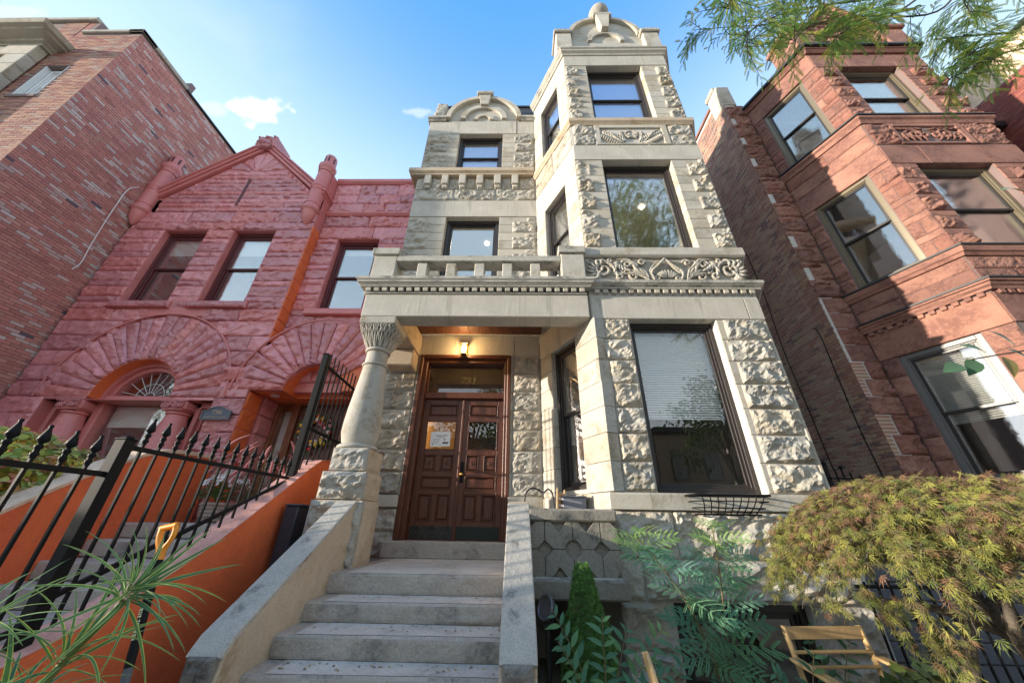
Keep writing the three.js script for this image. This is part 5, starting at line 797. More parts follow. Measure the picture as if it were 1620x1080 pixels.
// ---------------------------------------------------------------- stone stoop of the greystone
{
  const r = rng(61), st = thing('stone_stoop', 'grey stone stoop with worn steps and sloping cheek walls leading to brown double doors', 'stoop', [-1, 0, -3.4]);
  const steps = [[-4.23, 1.114], [-3.86, 0.936], [-3.49, 0.785], [-3.20, 0.63], [-2.85, 0.47], [-2.5, 0.31], [-2.15, 0.155]];
  steps.forEach(([z, y], i) => {
    const zb = i ? steps[i - 1][0] - 0.03 : ZW, yb = i < 6 ? steps[i + 1][1] : 0, s = part(st, i ? 'step' : 'landing', [box(-1.96, -0.09, yb - 0.002, y, zb, z, 0.022)], M.riser);
    const wt = new MB(), N = 10; for (let k = 0; k < N; k++) { const a = lerp(-1.78, -0.1, k / N), b = lerp(-1.78, -0.1, (k + 1) / N), f = (x) => z - 0.028 - 0.012 * Math.sin((x + 1) * 2.2) - 0.006 * noise(x * 9, i); wt.quad([a, y + 0.003, f(a)], [b, y + 0.003, f(b)], [b, y + 0.003, zb + 0.03], [a, y + 0.003, zb + 0.03]); } part(s, 'worn_tread', wt.build(false, i * 1.3), M.tread);
    part(s, 'rough_riser', rock(R4(-1.955, -0.095, yb + 0.004, y - 0.014), { p: 0.012, cell: 0.03, m: 0.012, j: 0.004, d: 0.01, rough: 1.4 }), M.riser, wall(0, z - 0.001, 1, 0));
  });
  part(st, 'stoop_base', box(-1.9, -0.12, 0, 1.0, -6.0, -4.3, 0), M.sootDark);
  for (const [x0, x1] of [[-2.165, -1.95], [-0.10, 0.125]]) {
    const prof = [[0, 0], [4.6, 0], [4.6, 1.83], [4.5, 1.775], [3.0, 0.87], [2.95, 0.80], [2.955, 0.72], [2.92, 0.6], [2.86, 0.3], [2.8, 0]].slice(1).map(([z, y]) => [z, y]);
    const s = poly(prof.map(([z, y]) => [z, y])), g = ext(s, x1 - x0, 0, 0.012); g.rotateY(Math.PI / 2); g.translate(x0, 0, 0); // shape x runs to -z
    const w = part(st, 'cheek_wall', g, M.tan);
    const cp = ext(poly([[4.52, 1.805], [3.005, 0.89], [2.94, 0.815], [2.925, 0.79], [2.955, 0.765], [3.03, 0.85], [4.52, 1.765]]), x1 - x0 + 0.012, 0, 0.008); cp.rotateY(Math.PI / 2); cp.translate(x0 - 0.006, 0, 0); part(w, 'coping', cp, M.soot);
    part(w, 'rough_end', rock(R4(x0 + 0.005, x1 - 0.005, 0, 0.8), { p: 0.04, cell: 0.03, m: 0.02, rough: 1.3 }), M.sootDark, wall(0, -2.92, 1, 0));
    for (let i = 0; i < 4; i++) if (x0 < -1) { const q = steps[i], g2 = new THREE.CylinderGeometry(0.1, 0.1, 0.2, 16, 1, false, 0, Math.PI); g2.rotateZ(Math.PI / 2); g2.translate(-1.93, q[1] - 0.06, q[0] - 0.0); part(w, 'step_bracket', box(-1.955, -1.84 + 0.02 * i, q[1] - 0.17, q[1] - 0.004, q[0] - 0.2, q[0] - 0.006, 0.05), M.riser); }
  }
  // porch floor beside the landing, and the pierced stone railing in front of it
  part(st, 'porch_floor', box(-0.05, 1.12, 0.93, 1.1, -6.0, -4.33, 0.01), M.soot);
  const bal = thing('stone_balustrade', 'grey stone balustrade panel pierced with diamonds and a circle, right of the steps', 'balustrade', [0.63, 0.9, -4.4]);
  part(bal, 'base_stone', box(0.13, 1.165, 0.905, 1.085, -4.62, -4.30, 0.02), M.sootMid); part(bal, 'cap_stone', box(0.13, 1.12, 1.62, 1.752, -4.58, -4.34, 0.02), M.sootMid);
  part(bal, 'back_slab', box(0.13, 1.12, 1.085, 1.62, -4.53, -4.408, 0), M.sootMid);
  const J = [0.13, 0.305, 0.615, 0.925, 1.118], yc = 1.352, K = 0.085, cuts = [0, K, 'o', K, 0];
  for (let i = 0; i < 4; i++) for (const up of [1, -1]) {
    const e = up > 0 ? 1.618 : 1.087, Y = (y) => yc + up * y, xl = J[i] + 0.003, xr = J[i + 1] - 0.003, mx = i === 0 ? null : i === 3 ? null : (xl + xr) / 2, H = Math.abs(e - yc), p = [];
    const corner = (x, c, dir) => { if (!c) return [[x, Y(0.003)]]; if (c === 'o') return Array.from({ length: 5 }, (_, k) => { const a = k / 4 * Math.PI / 2; return [x + dir * K * Math.sin(a), Y(0.003 + K * Math.cos(a))]; }); return [[x, Y(c)], [x + dir * c, Y(0.003)]]; };
    p.push(...corner(xl, cuts[i], 1)); p.push(...corner(xr, cuts[i + 1], -1).reverse());
    if (i === 3) p.push([xr, Y(H - 0.07)], [xr - 0.07, Y(H)]); else p.push([xr, Y(H)]);
    if (mx) p.push([mx + 0.09, Y(H)], [mx, Y(H - 0.1)], [mx - 0.09, Y(H)]);
    if (i === 0) p.push([xl + 0.07, Y(H)], [xl, Y(H - 0.07)]); else p.push([xl, Y(H)]);
    if (up < 0) p.reverse();
    part(bal, 'panel_stone', ext(poly(p), 0.04, -4.41, 0.004), M.sootMid);
  }
}
// ---------------------------------------------------------------- things round the door
{
  const L = thing('wall_lantern', 'small glowing brass lantern on the wall above the brown double doors', 'lamp', [-1.06, 4.6, ZW + 0.01]);
  lpart(L, 'back_plate', box(-0.05, 0.05, -0.13, 0.1, 0, 0.015, 0.004), M.brass); lpart(L, 'cap', [box(-0.065, 0.065, 0.075, 0.09, 0.015, 0.14, 0.004), box(-0.04, 0.04, 0.09, 0.11, 0.035, 0.12, 0.01), box(-0.055, 0.055, -0.14, -0.128, 0.02, 0.135, 0.003)], M.brass);
  lpart(L, 'cage', [[-1, 0], [1, 0], [-1, 1], [1, 1]].map(([a, b]) => bar([a * 0.05, -0.13, 0.03 + b * 0.095], [a * 0.056, 0.076, 0.025 + b * 0.105], 0.008)), M.brass);
  lpart(L, 'glowing_glass', box(-0.042, 0.042, -0.12, 0.06, 0.038, 0.118, 0.01), S({ color: C(0.8, 0.7, 0.5), emissive: C(1, 0.62, 0.22), emissiveIntensity: 1.6, roughness: 0.5 }));
  const p = new THREE.PointLight(new THREE.Color(1, 0.62, 0.25), 0.5, 0, 2); p.position.set(0, -0.03, 0.2); p.castShadow = true; p.shadow.radius = 2; L.add(p);
  const n = thing('paper_notice', 'white printed paper notice taped inside the left door glass', 'notice', [-1.38, 2.9, -6.19]);
  const cv = document.createElement('canvas'); cv.width = 512; cv.height = 400; const c = cv.getContext('2d'); c.fillStyle = '#e8e8ea'; c.fillRect(0, 0, 512, 400); c.fillStyle = '#333'; for (const [x, y, w, h] of [[110, 92, 330, 18], [140, 120, 270, 16], [180, 146, 180, 14], [60, 190, 210, 9], [60, 208, 190, 9], [60, 226, 150, 9], [60, 262, 200, 9], [60, 280, 150, 9], [60, 298, 120, 9], [90, 330, 190, 9]]) { let q = x; const rr = rng(y * 3 + 1); while (q < x + w) { const k = 6 + rr() * 16; c.fillRect(q, y, k, h * 0.75); q += k + 5; } } c.fillStyle = '#555'; c.beginPath(); c.arc(365, 215, 20, 0, 7); c.fill(); c.fillStyle = '#222'; c.fillRect(315, 285, 150, 42); c.fillStyle = '#999'; c.fillRect(350, 270, 30, 30); c.fillStyle = '#1c2c66'; c.beginPath(); c.arc(58, 336, 17, 0, 7); c.fill();
  const t = new THREE.CanvasTexture(cv); t.colorSpace = THREE.SRGBColorSpace; const g = box(-0.175, 0.175, -0.13, 0.13, -0.001, 0.0005, 0), uv = g.attributes.uv, ps = g.attributes.position; for (let i = 0; i < uv.count; i++) uv.setXY(i, (ps.getX(i) + 0.175) / 0.35, (ps.getY(i) + 0.13) / 0.26); lpart(n, 'sheet', g, S({ map: t, roughness: 0.7 })); lpart(n, 'tape', [box(-0.03, 0.03, 0.12, 0.145, 0.0006, 0.0012, 0), box(-0.03, 0.03, -0.145, -0.12, 0.0006, 0.0012, 0)], S({ color: C(0.7, 0.6, 0.35), roughness: 0.5 })); n.rotation.z = 0.03;
  const h = thing('hall_lamp', 'round glowing lamp seen through the left door glass', 'lamp', [-1.2, 3.42, -7.2]); lpart(h, 'globe', new THREE.SphereGeometry(0.11, 16, 12), S({ color: C(0.9, 0.8, 0.6), emissive: C(1, 0.7, 0.32), emissiveIntensity: 1.2 })); lpart(h, 'stem', rod([0, 0.1, 0], [0, 1.15, 0], 0.012), M.brass); const hp = new THREE.PointLight(new THREE.Color(1, 0.62, 0.26), 1.0, 0, 2); hp.position.set(0, 0, 0); hp.castShadow = true; h.add(hp);
  for (const [x, y, z, l] of [[3.34, 9.27, -6.6, 'round lit ceiling light inside the tall second floor bay window'], [-1.0, 9.27, -8.0, 'round lit ceiling light inside the window behind the balcony']]) { const q = thing('ceiling_light', l, 'ceiling light', [x, y, z], 'recessed ceiling lights'); const gg = new THREE.CylinderGeometry(0.07, 0.07, 0.012, 20); gg.translate(0, 0, 0); lpart(q, 'glowing_disc', gg, S({ color: C(0.9, 0.85, 0.75), emissive: C(1, 0.86, 0.62), emissiveIntensity: 3.0 })); const rg = new THREE.TorusGeometry(0.08, 0.012, 6, 24); rg.rotateX(Math.PI / 2); lpart(q, 'trim_ring', rg, M.white); const sp = new THREE.SpotLight(new THREE.Color(1, 0.86, 0.62), 6, 0, 1.1, 0.5); sp.position.set(0, -0.05, 0); sp.target.position.set(0, -3, 0); sp.castShadow = true; q.add(sp, sp.target); }
  // on the porch
  const f = thing('folded_slat_chair', 'folded wooden slatted chair leaning behind the stone balustrade', 'chair', [0.5, 1.1, -4.86]);
  for (const s of [-1, 1]) lpart(f, 'side_rail', bar([0.02 + s * 0.06, 0, -s * 0.12], [0.07 + s * 0.06, 0.9, -s * 0.12 - 0.02], 0.03, 0.02), M.pale);
  for (let i = 0; i < 9; i++) { const y = 0.2 + i * 0.078; lpart(f, 'slat', bar([0.005 + y * 0.055 - 0.045, y, 0.11], [0.005 + y * 0.055 + 0.07, y, -0.13], 0.012, 0.05), P({ map: rep(paleTex, 0.4), color: C(0.55, 0.42, 0.34), roughness: 0.6 })); }
  const hp2 = thing('metal_hoop', 'bent dark metal hoop standing on the porch behind the balustrade', 'garden hoop', [0.09, 1.1, -4.9]); lpart(hp2, 'rod', tube([[0.0, 0.0, 0], [0.0, 0.72, 0], [0.03, 0.86, 0], [0.11, 0.91, 0], [0.2, 0.88, 0], [0.25, 0.85, 0], [0.31, 0.9, 0], [0.36, 0.86, 0], [0.38, 0.7, 0], [0.38, 0.0, 0]], 0.011, 7, 60), M.metalDark);
  const bx = thing('grey_box', 'plain grey box on the porch below the splayed bay window', 'box', [0.73, 1.1, -4.95]); lpart(bx, 'body', box(-0.15, 0.15, 0, 0.8, -0.12, 0.1, 0.01), P({ color: C(0.22, 0.22, 0.25), roughness: 0.5 })); lpart(bx, 'lid', box(-0.16, 0.16, 0.802, 0.82, -0.13, 0.11, 0.006), P({ color: C(0.26, 0.26, 0.29), roughness: 0.5 }));
  // wire basket under the bay window
  const wb = thing('wire_basket', 'black half round wire flower basket hanging under the bay window sill', 'basket', [2.48, 1.72, ZB + 0.055]), W = 0.45, bowl = (a, k) => V(lerp(-W, W, a) * lerp(1, 0.82, k), 0.2 - k * 0.2, 0.03 + 0.2 * Math.cos(k * 1.35) * (1 - 0.15 * Math.abs(a - 0.5)));
  const rim = (k, rr) => lpart(wb, 'hoop', tube([V(-W * lerp(1, 0.82, k), 0.2 - k * 0.2, 0), bowl(0.02, k), bowl(0.25, k), bowl(0.5, k), bowl(0.75, k), bowl(0.98, k), V(W * lerp(1, 0.82, k), 0.2 - k * 0.2, 0)], rr, 6, 40), M.black);
  rim(0, 0.011); rim(0.33, 0.0065); rim(0.66, 0.0065); rim(1, 0.01); lpart(wb, 'back_rod', [rod([-W, 0.2, 0], [W, 0.2, 0], 0.007), rod([-W * 0.82, 0, 0], [W * 0.82, 0, 0], 0.006)], M.black);
  for (let i = 1; i < 10; i++) lpart(wb, 'wire', tube([0, 0.25, 0.5, 0.75, 1].map((k) => bowl(i / 10, k)), 0.0065, 5, 16), M.black);
}
// ---------------------------------------------------------------- red stoop, its walls and iron fence
{
  const st = thing('red_stoop', 'concrete steps between orange red stucco walls leading to the red house', 'stoop', [-4.2, 0, -4.5]);
  [[-5.11, 1.53], [-4.78, 1.345], [-4.40, 1.155], [-4.04, 0.97], [-3.68, 0.785], [-3.32, 0.6], [-2.96, 0.415], [-2.6, 0.23]].forEach(([z, y], i, A) => part(st, i ? 'step' : 'landing', box(-5.3, -3.14, i < 7 ? A[i + 1][1] - 0.002 : 0, y, i ? A[i - 1][0] - 0.03 : -7.2, z, 0.02), M.riser));
  const side = (name, x0, x1, pts, m, cap, ct, ov) => { const g = ext(poly([...pts, [pts[pts.length - 1][0], 0], [pts[0][0], 0]]), x1 - x0, 0, 0.006); g.rotateY(Math.PI / 2); g.translate(x0, 0, 0); const w = part(st, name, g, m); const up = pts.map(([z, y]) => [z, y + ct]), c = ext(poly([...pts.map(([z, y]) => [z, y + 0.002]), ...up.slice().reverse()]), x1 - x0 + ov * 2, 0, 0.006); c.rotateY(Math.PI / 2); c.translate(x0 - ov, 0, 0); part(w, 'coping', c, cap); };
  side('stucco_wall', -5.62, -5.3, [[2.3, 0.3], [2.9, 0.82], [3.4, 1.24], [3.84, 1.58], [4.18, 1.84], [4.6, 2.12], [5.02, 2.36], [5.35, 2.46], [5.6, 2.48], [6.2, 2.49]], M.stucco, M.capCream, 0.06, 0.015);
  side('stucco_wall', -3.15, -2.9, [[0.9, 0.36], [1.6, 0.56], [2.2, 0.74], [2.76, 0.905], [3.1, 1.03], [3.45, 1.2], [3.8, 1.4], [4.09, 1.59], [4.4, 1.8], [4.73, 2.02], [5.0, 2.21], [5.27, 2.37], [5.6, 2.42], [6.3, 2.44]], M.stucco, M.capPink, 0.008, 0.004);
  // fence: posts, rails and spear-topped pickets on the right wall
  const F = thing('iron_fence', 'black iron fence with spear tipped pickets on the sloping red stucco wall', 'fence', [-3.03, 0, -3.6]), X = -3.03;
  const wallY = (z) => { const P0 = [[0.9, 0.36], [2.2, 0.74], [2.76, 0.905], [3.45, 1.2], [4.09, 1.59], [4.73, 2.02], [5.27, 2.37], [6.3, 2.44]]; for (let i = 0; i + 1 < P0.length; i++) if (z <= P0[i + 1][0]) return lerp(P0[i][1], P0[i + 1][1], (z - P0[i][0]) / (P0[i + 1][0] - P0[i][0])); return 2.44; };
  const Bk = (n, g) => part(F, n, g, M.black);
  const post = (z, y0, y1, w) => { const p = Bk('post', box(X - w / 2, X + w / 2, y0, y1, -z - w / 2, -z + w / 2, 0.004)); part(p, 'post_cap', [box(X - w / 2 - 0.006, X + w / 2 + 0.006, y1, y1 + 0.012, -z - w / 2 - 0.006, -z + w / 2 + 0.006, 0.003), box(X - w / 2 + 0.01, X + w / 2 - 0.01, y1 + 0.008, y1 + 0.03, -z - w / 2 + 0.01, -z + w / 2 - 0.01, 0.012)], M.black); };
  post(2.66, wallY(2.66), 2.12, 0.085); post(4.86, wallY(4.86), 3.9, 0.085);
  const spearGeo = lathe([[0.0155, -0.055], [0.0155, -0.04], [0.021, -0.038], [0.021, -0.022], [0.0145, -0.018], [0.0145, 0.002], [0.021, 0.006], [0.021, 0.022], [0.013, 0.028], [0.012, 0.036], [0.031, 0.056], [0.026, 0.078], [0.009, 0.132], [0.0125, 0.142], [0.008, 0.153], [0, 0.155]], 8);
  const spear = (p, z, y) => part(p, 'spear_tip', spearGeo.clone().translate(X, y - 0.01, -z), M.black);
  const picket = (z, y0, y1, tip, w = 0.02) => { const p = Bk('picket', box(X - w / 2, X + w / 2, y0, y1, -z - w / 2, -z + w / 2, 0.002)); if (tip) spear(p, z, y1 - 0.01); };
  for (let i = 0; i < 8; i++) { const z = 1.42 + i * 0.153; picket(z, wallY(z) + 0.02, 1.985, true); }
  Bk('rail', bar([X, 1.87, -1.3], [X, 1.87, -2.62], 0.03, 0.035)); Bk('rail', bar([X, wallY(1.3) + 0.12, -1.3], [X, wallY(2.62) + 0.12, -2.62], 0.03, 0.035));
  for (let i = 0; i < 15; i++) { const z = 2.80 + i * 0.139; picket(z, wallY(z) + 0.03, 2.19, true); }
  Bk('rail', bar([X, 2.075, -2.7], [X, 2.075, -4.83], 0.03, 0.034)); Bk('rail', bar([X, 1.125, -2.7], [X, 2.06, -4.83], 0.034, 0.034));
  for (let i = 0; i < 9; i++) { const z = 4.99 + i * 0.132; picket(z, wallY(z) + 0.01, 3.98, false, 0.018); }
  Bk('rail', bar([X, 3.75, -4.9], [X, 3.72, -6.2], 0.03, 0.036)); Bk('rail', bar([X, 2.77, -4.9], [X, 2.74, -6.2], 0.03, 0.036));
  const ub = thing('dark_utility_box', 'dark blue grey metal box wedged between the red wall and limestone pedestal', 'utility box', [-2.72, 0, -4.7]); lpart(ub, 'body', box(-0.1, 0.06, 0, 1.74, -0.16, 0.12, 0.012), P({ color: C(0.035, 0.04, 0.055), roughness: 0.45 })); lpart(ub, 'lid', box(-0.11, 0.07, 1.742, 1.765, -0.17, 0.13, 0.006), P({ color: C(0.06, 0.065, 0.085), roughness: 0.45 }));
}
// fences on the right
{
  const F = thing('iron_railing', 'black iron railing behind the weeping maple, in front of the right house', 'fence', [5, 0, -4.3]), z = -4.3;
  for (let i = 0; i < 26; i++) { const x = 3.55 + i * 0.125; part(F, 'picket', box(x - 0.009, x + 0.009, 0.05, 1.12, z - 0.009, z + 0.009, 0.002), M.black); }
  for (const y of [0.2, 1.08]) part(F, 'rail', box(3.45, 6.8, y - 0.015, y + 0.015, z - 0.012, z + 0.012, 0.003), M.black);
  const w = thing('grey_board_wall', 'low blue grey boarded wall behind the iron railing at right', 'wall', [6, 0, -5.3]);
  for (let i = 0; i < 6; i++) part(w, 'board', box(4.3, 8.2, i * 0.2, i * 0.2 + 0.19, -5.5, -5.45 + 0.01 * (i % 2), 0.01), P({ color: C(0.10, 0.105, 0.12), roughness: 0.7, bumpMap: rep(fineBump, 0.4), bumpScale: 0.003 }));
  const g = thing('iron_gate', 'black iron gate with ball finials in the gap between limestone and brick', 'gate', [5.6, 0, -6.6]);
  for (const [x, y] of [[5.32, 2.5], [5.42, 2.5], [5.55, 2.62], [5.70, 2.5], [5.82, 2.55], [5.95, 2.45], [6.1, 2.4]]) { const b = part(g, 'picket', box(x - 0.012 - (y > 2.6 ? 0.02 : 0), x + 0.012 + (y > 2.6 ? 0.02 : 0), 0, y, -6.612, -6.588, 0.002), M.black); part(b, 'ball_finial', new THREE.SphereGeometry(y > 2.52 ? 0.035 : 0.018, 10, 8).translate(x, y + 0.02, -6.6), M.black); }
  for (const y of [0.3, 2.2, 2.38]) part(g, 'rail', box(5.25, 6.2, y - 0.014, y + 0.014, -6.612, -6.588, 0.002), M.black);
}
// wooden garden chairs
function gardenChair(label, pos, turn) {
  const t = thing('folding_chair', label, 'chair', pos, 'pale wooden folding chairs'); t.rotation.y = turn;
  const w = 0.345;
  for (const s of [-1, 1]) { lpart(t, 'back_post', bar([s * w, 0.0, 0.12], [s * w, 0.86, -0.06], 0.042, 0.022), M.pale); lpart(t, 'front_leg', bar([s * (w - 0.03), 0.0, 0.02 - 0.3], [s * (w - 0.03), 0.62, 0.38], 0.04, 0.022), M.pale); lpart(t, 'armrest', bar([s * (w + 0.03), 0.66, 0.0], [s * (w + 0.03), 0.60, 0.50], 0.075, 0.024), M.pale); }
  lpart(t, 'top_slat', bar([-w, 0.815, -0.045], [w, 0.815, -0.045], 0.02, 0.085), M.pale);
  for (const y of [0.70, 0.61]) lpart(t, 'back_rod', rod([-w, y, -0.025 + (0.8 - y) * 0.2], [w, y, -0.025 + (0.8 - y) * 0.2], 0.013, 8), M.pale);
  for (let i = 0; i < 6; i++) lpart(t, 'seat_slat', box(-w + 0.03, w - 0.03, 0.40 + i * 0.004, 0.418 + i * 0.004, 0.06 + i * 0.07, 0.115 + i * 0.07, 0.004), M.pale);
  return t;
}
gardenChair('pale wooden folding chair facing the street, under the weeping maple', [2.62, 0, -3.72], 0.10);
gardenChair('pale wooden folding chair turned sideways, cut off by the photo bottom beside the cheek wall', [0.83, 0, -2.62], 1.35);
// shovel in the corner
{
  const t = thing('garden_shovel', 'shovel with orange grip and black shaft standing before the dark red wall', 'shovel', [-2.0, 0, -2.3]), A = V(0.28, -0.1, 0.1), B = V(-0.09, 1.40, -0.03), at = (k) => A.clone().lerp(B, k), or = P({ color: C(0.85, 0.30, 0.02), roughness: 0.35 });
  lpart(t, 'shaft', tube([A, at(0.68)], 0.02, 10), P({ color: C(0.10, 0.11, 0.125), roughness: 0.5 })); lpart(t, 'sleeve', tube([at(0.68), at(0.985)], 0.021, 10), M.black);
  const d = B.clone().sub(A).normalize(), sx = V(0.97, 0.2, 0.1).normalize(), q = (a, b) => B.clone().addScaledVector(sx, a).addScaledVector(d, b);
  lpart(t, 'grip', [tube([q(0, -0.02), q(-0.008, 0.03), q(-0.03, 0.075), q(-0.036, 0.12), q(-0.03, 0.150)], [0.024, 0.021, 0.018, 0.018, 0.019], 10, 20), tube([q(0, -0.02), q(0.012, 0.03), q(0.045, 0.08), q(0.055, 0.12), q(0.05, 0.150)], [0.022, 0.017, 0.013, 0.014, 0.016], 10, 20), tube([q(-0.045, 0.150), q(0.06, 0.150)], 0.0185, 10)], or);
  lpart(t, 'grip_end', tube([q(-0.047, 0.150), q(-0.0495, 0.150)], 0.014, 10, 2), P({ color: C(0.7, 0.05, 0.03), roughness: 0.4 }));
  const cv = document.createElement('canvas'); cv.width = 512; cv.height = 48; const c = cv.getContext('2d'); c.fillStyle = '#000'; c.fillRect(0, 0, 512, 48); c.fillStyle = '#fff'; c.font = 'bold 44px sans-serif'; c.textAlign = 'center'; c.fillText('TRUE TEMPER', 256, 40);
  const pl = new THREE.PlaneGeometry(0.27, 0.026), z = V(0, 0.1, 1).normalize(), yv = d.clone().negate().cross(z).normalize().negate(), zz = d.clone().cross(yv).normalize(); const mm = new THREE.Matrix4().makeBasis(d, yv, zz); if (zz.z < 0) mm.makeBasis(d.clone().negate(), yv, zz.clone().negate()); const cpt = at(0.8).addScaledVector(zz.z < 0 ? zz.clone().negate() : zz, 0.0225); mm.setPosition(cpt); pl.applyMatrix4(mm); lpart(t, 'sleeve_lettering', pl, S({ color: C(0.85, 0.82, 0.5), alphaMap: new THREE.CanvasTexture(cv), transparent: true, roughness: 0.5 }));
}
// ---------------------------------------------------------------- foliage
const leafMat = (r, g, b, o = {}) => P({ color: C(r, g, b), roughness: 0.95, transmission: 0.32, thickness: 0, ...o });
M.leafInst = P({ color: 0xffffff, roughness: 0.95, transmission: 0.32, thickness: 0 });
// leaf blade along +y, folded along its midrib and curled
function blade(w, l, o = {}) {
  const { n = 4, fold = 0.25, curl = 0.3, prof = (t) => Math.sin(Math.PI * Math.pow(t, 0.75)) } = o, pos = [], uv = [], idx = [];
  for (let i = 0; i <= n; i++) { const t = i / n, h = w / 2 * Math.max(0, prof(t)), y = l * t * (1 - 0.15 * curl * t), z = -curl * l * t * t * 0.5; for (const s of [-1, 0, 1]) { pos.push(s * h, y, z + Math.abs(s) * h * fold * 2 * 0.5); uv.push((s + 1) / 2, t); } }
  for (let i = 0; i < n; i++) for (const s of [0, 1]) { const a = i * 3 + s, b = a + 3; idx.push(a, a + 1, b + 1, a, b + 1, b); }
  const g = new THREE.BufferGeometry(); g.setAttribute('position', new THREE.Float32BufferAttribute(pos, 3)); g.setAttribute('uv', new THREE.Float32BufferAttribute(uv, 2)); g.setIndex(idx); g.computeVertexNormals(); return g;
}
const UP = V(0, 1, 0);
// matrix that puts a leaf (tip along +y, face +z) at p, pointing along d, rolled, scaled
function place(p, d, face, s = 1) { const y = V(...d).normalize(), z0 = V(...face), x = y.clone().cross(z0).normalize(), z = x.clone().cross(y); return new THREE.Matrix4().makeBasis(x.multiplyScalar(s), y.multiplyScalar(s), z.multiplyScalar(s)).setPosition(...p); }
function leafCloud(th, name, geo, mats, list, cols, nParts) { // the first nParts (nearest) as parts, the rest instanced
  const r = rng(list.length), k = Math.min(nParts, list.length);
  for (let i = 0; i < k; i++) { const m = shadowed(new THREE.Mesh(geo, mats[Math.floor(r() * mats.length)])); m.name = numbered(name); m.applyMatrix4(list[i]); th.add(m); }
  if (list.length > k) inst(th, 'foliage', geo, M.leafInst, list.slice(k), cols.slice(k));
}
const rel = (th, p) => [p[0] - th.position.x, p[1] - th.position.y, p[2] - th.position.z];

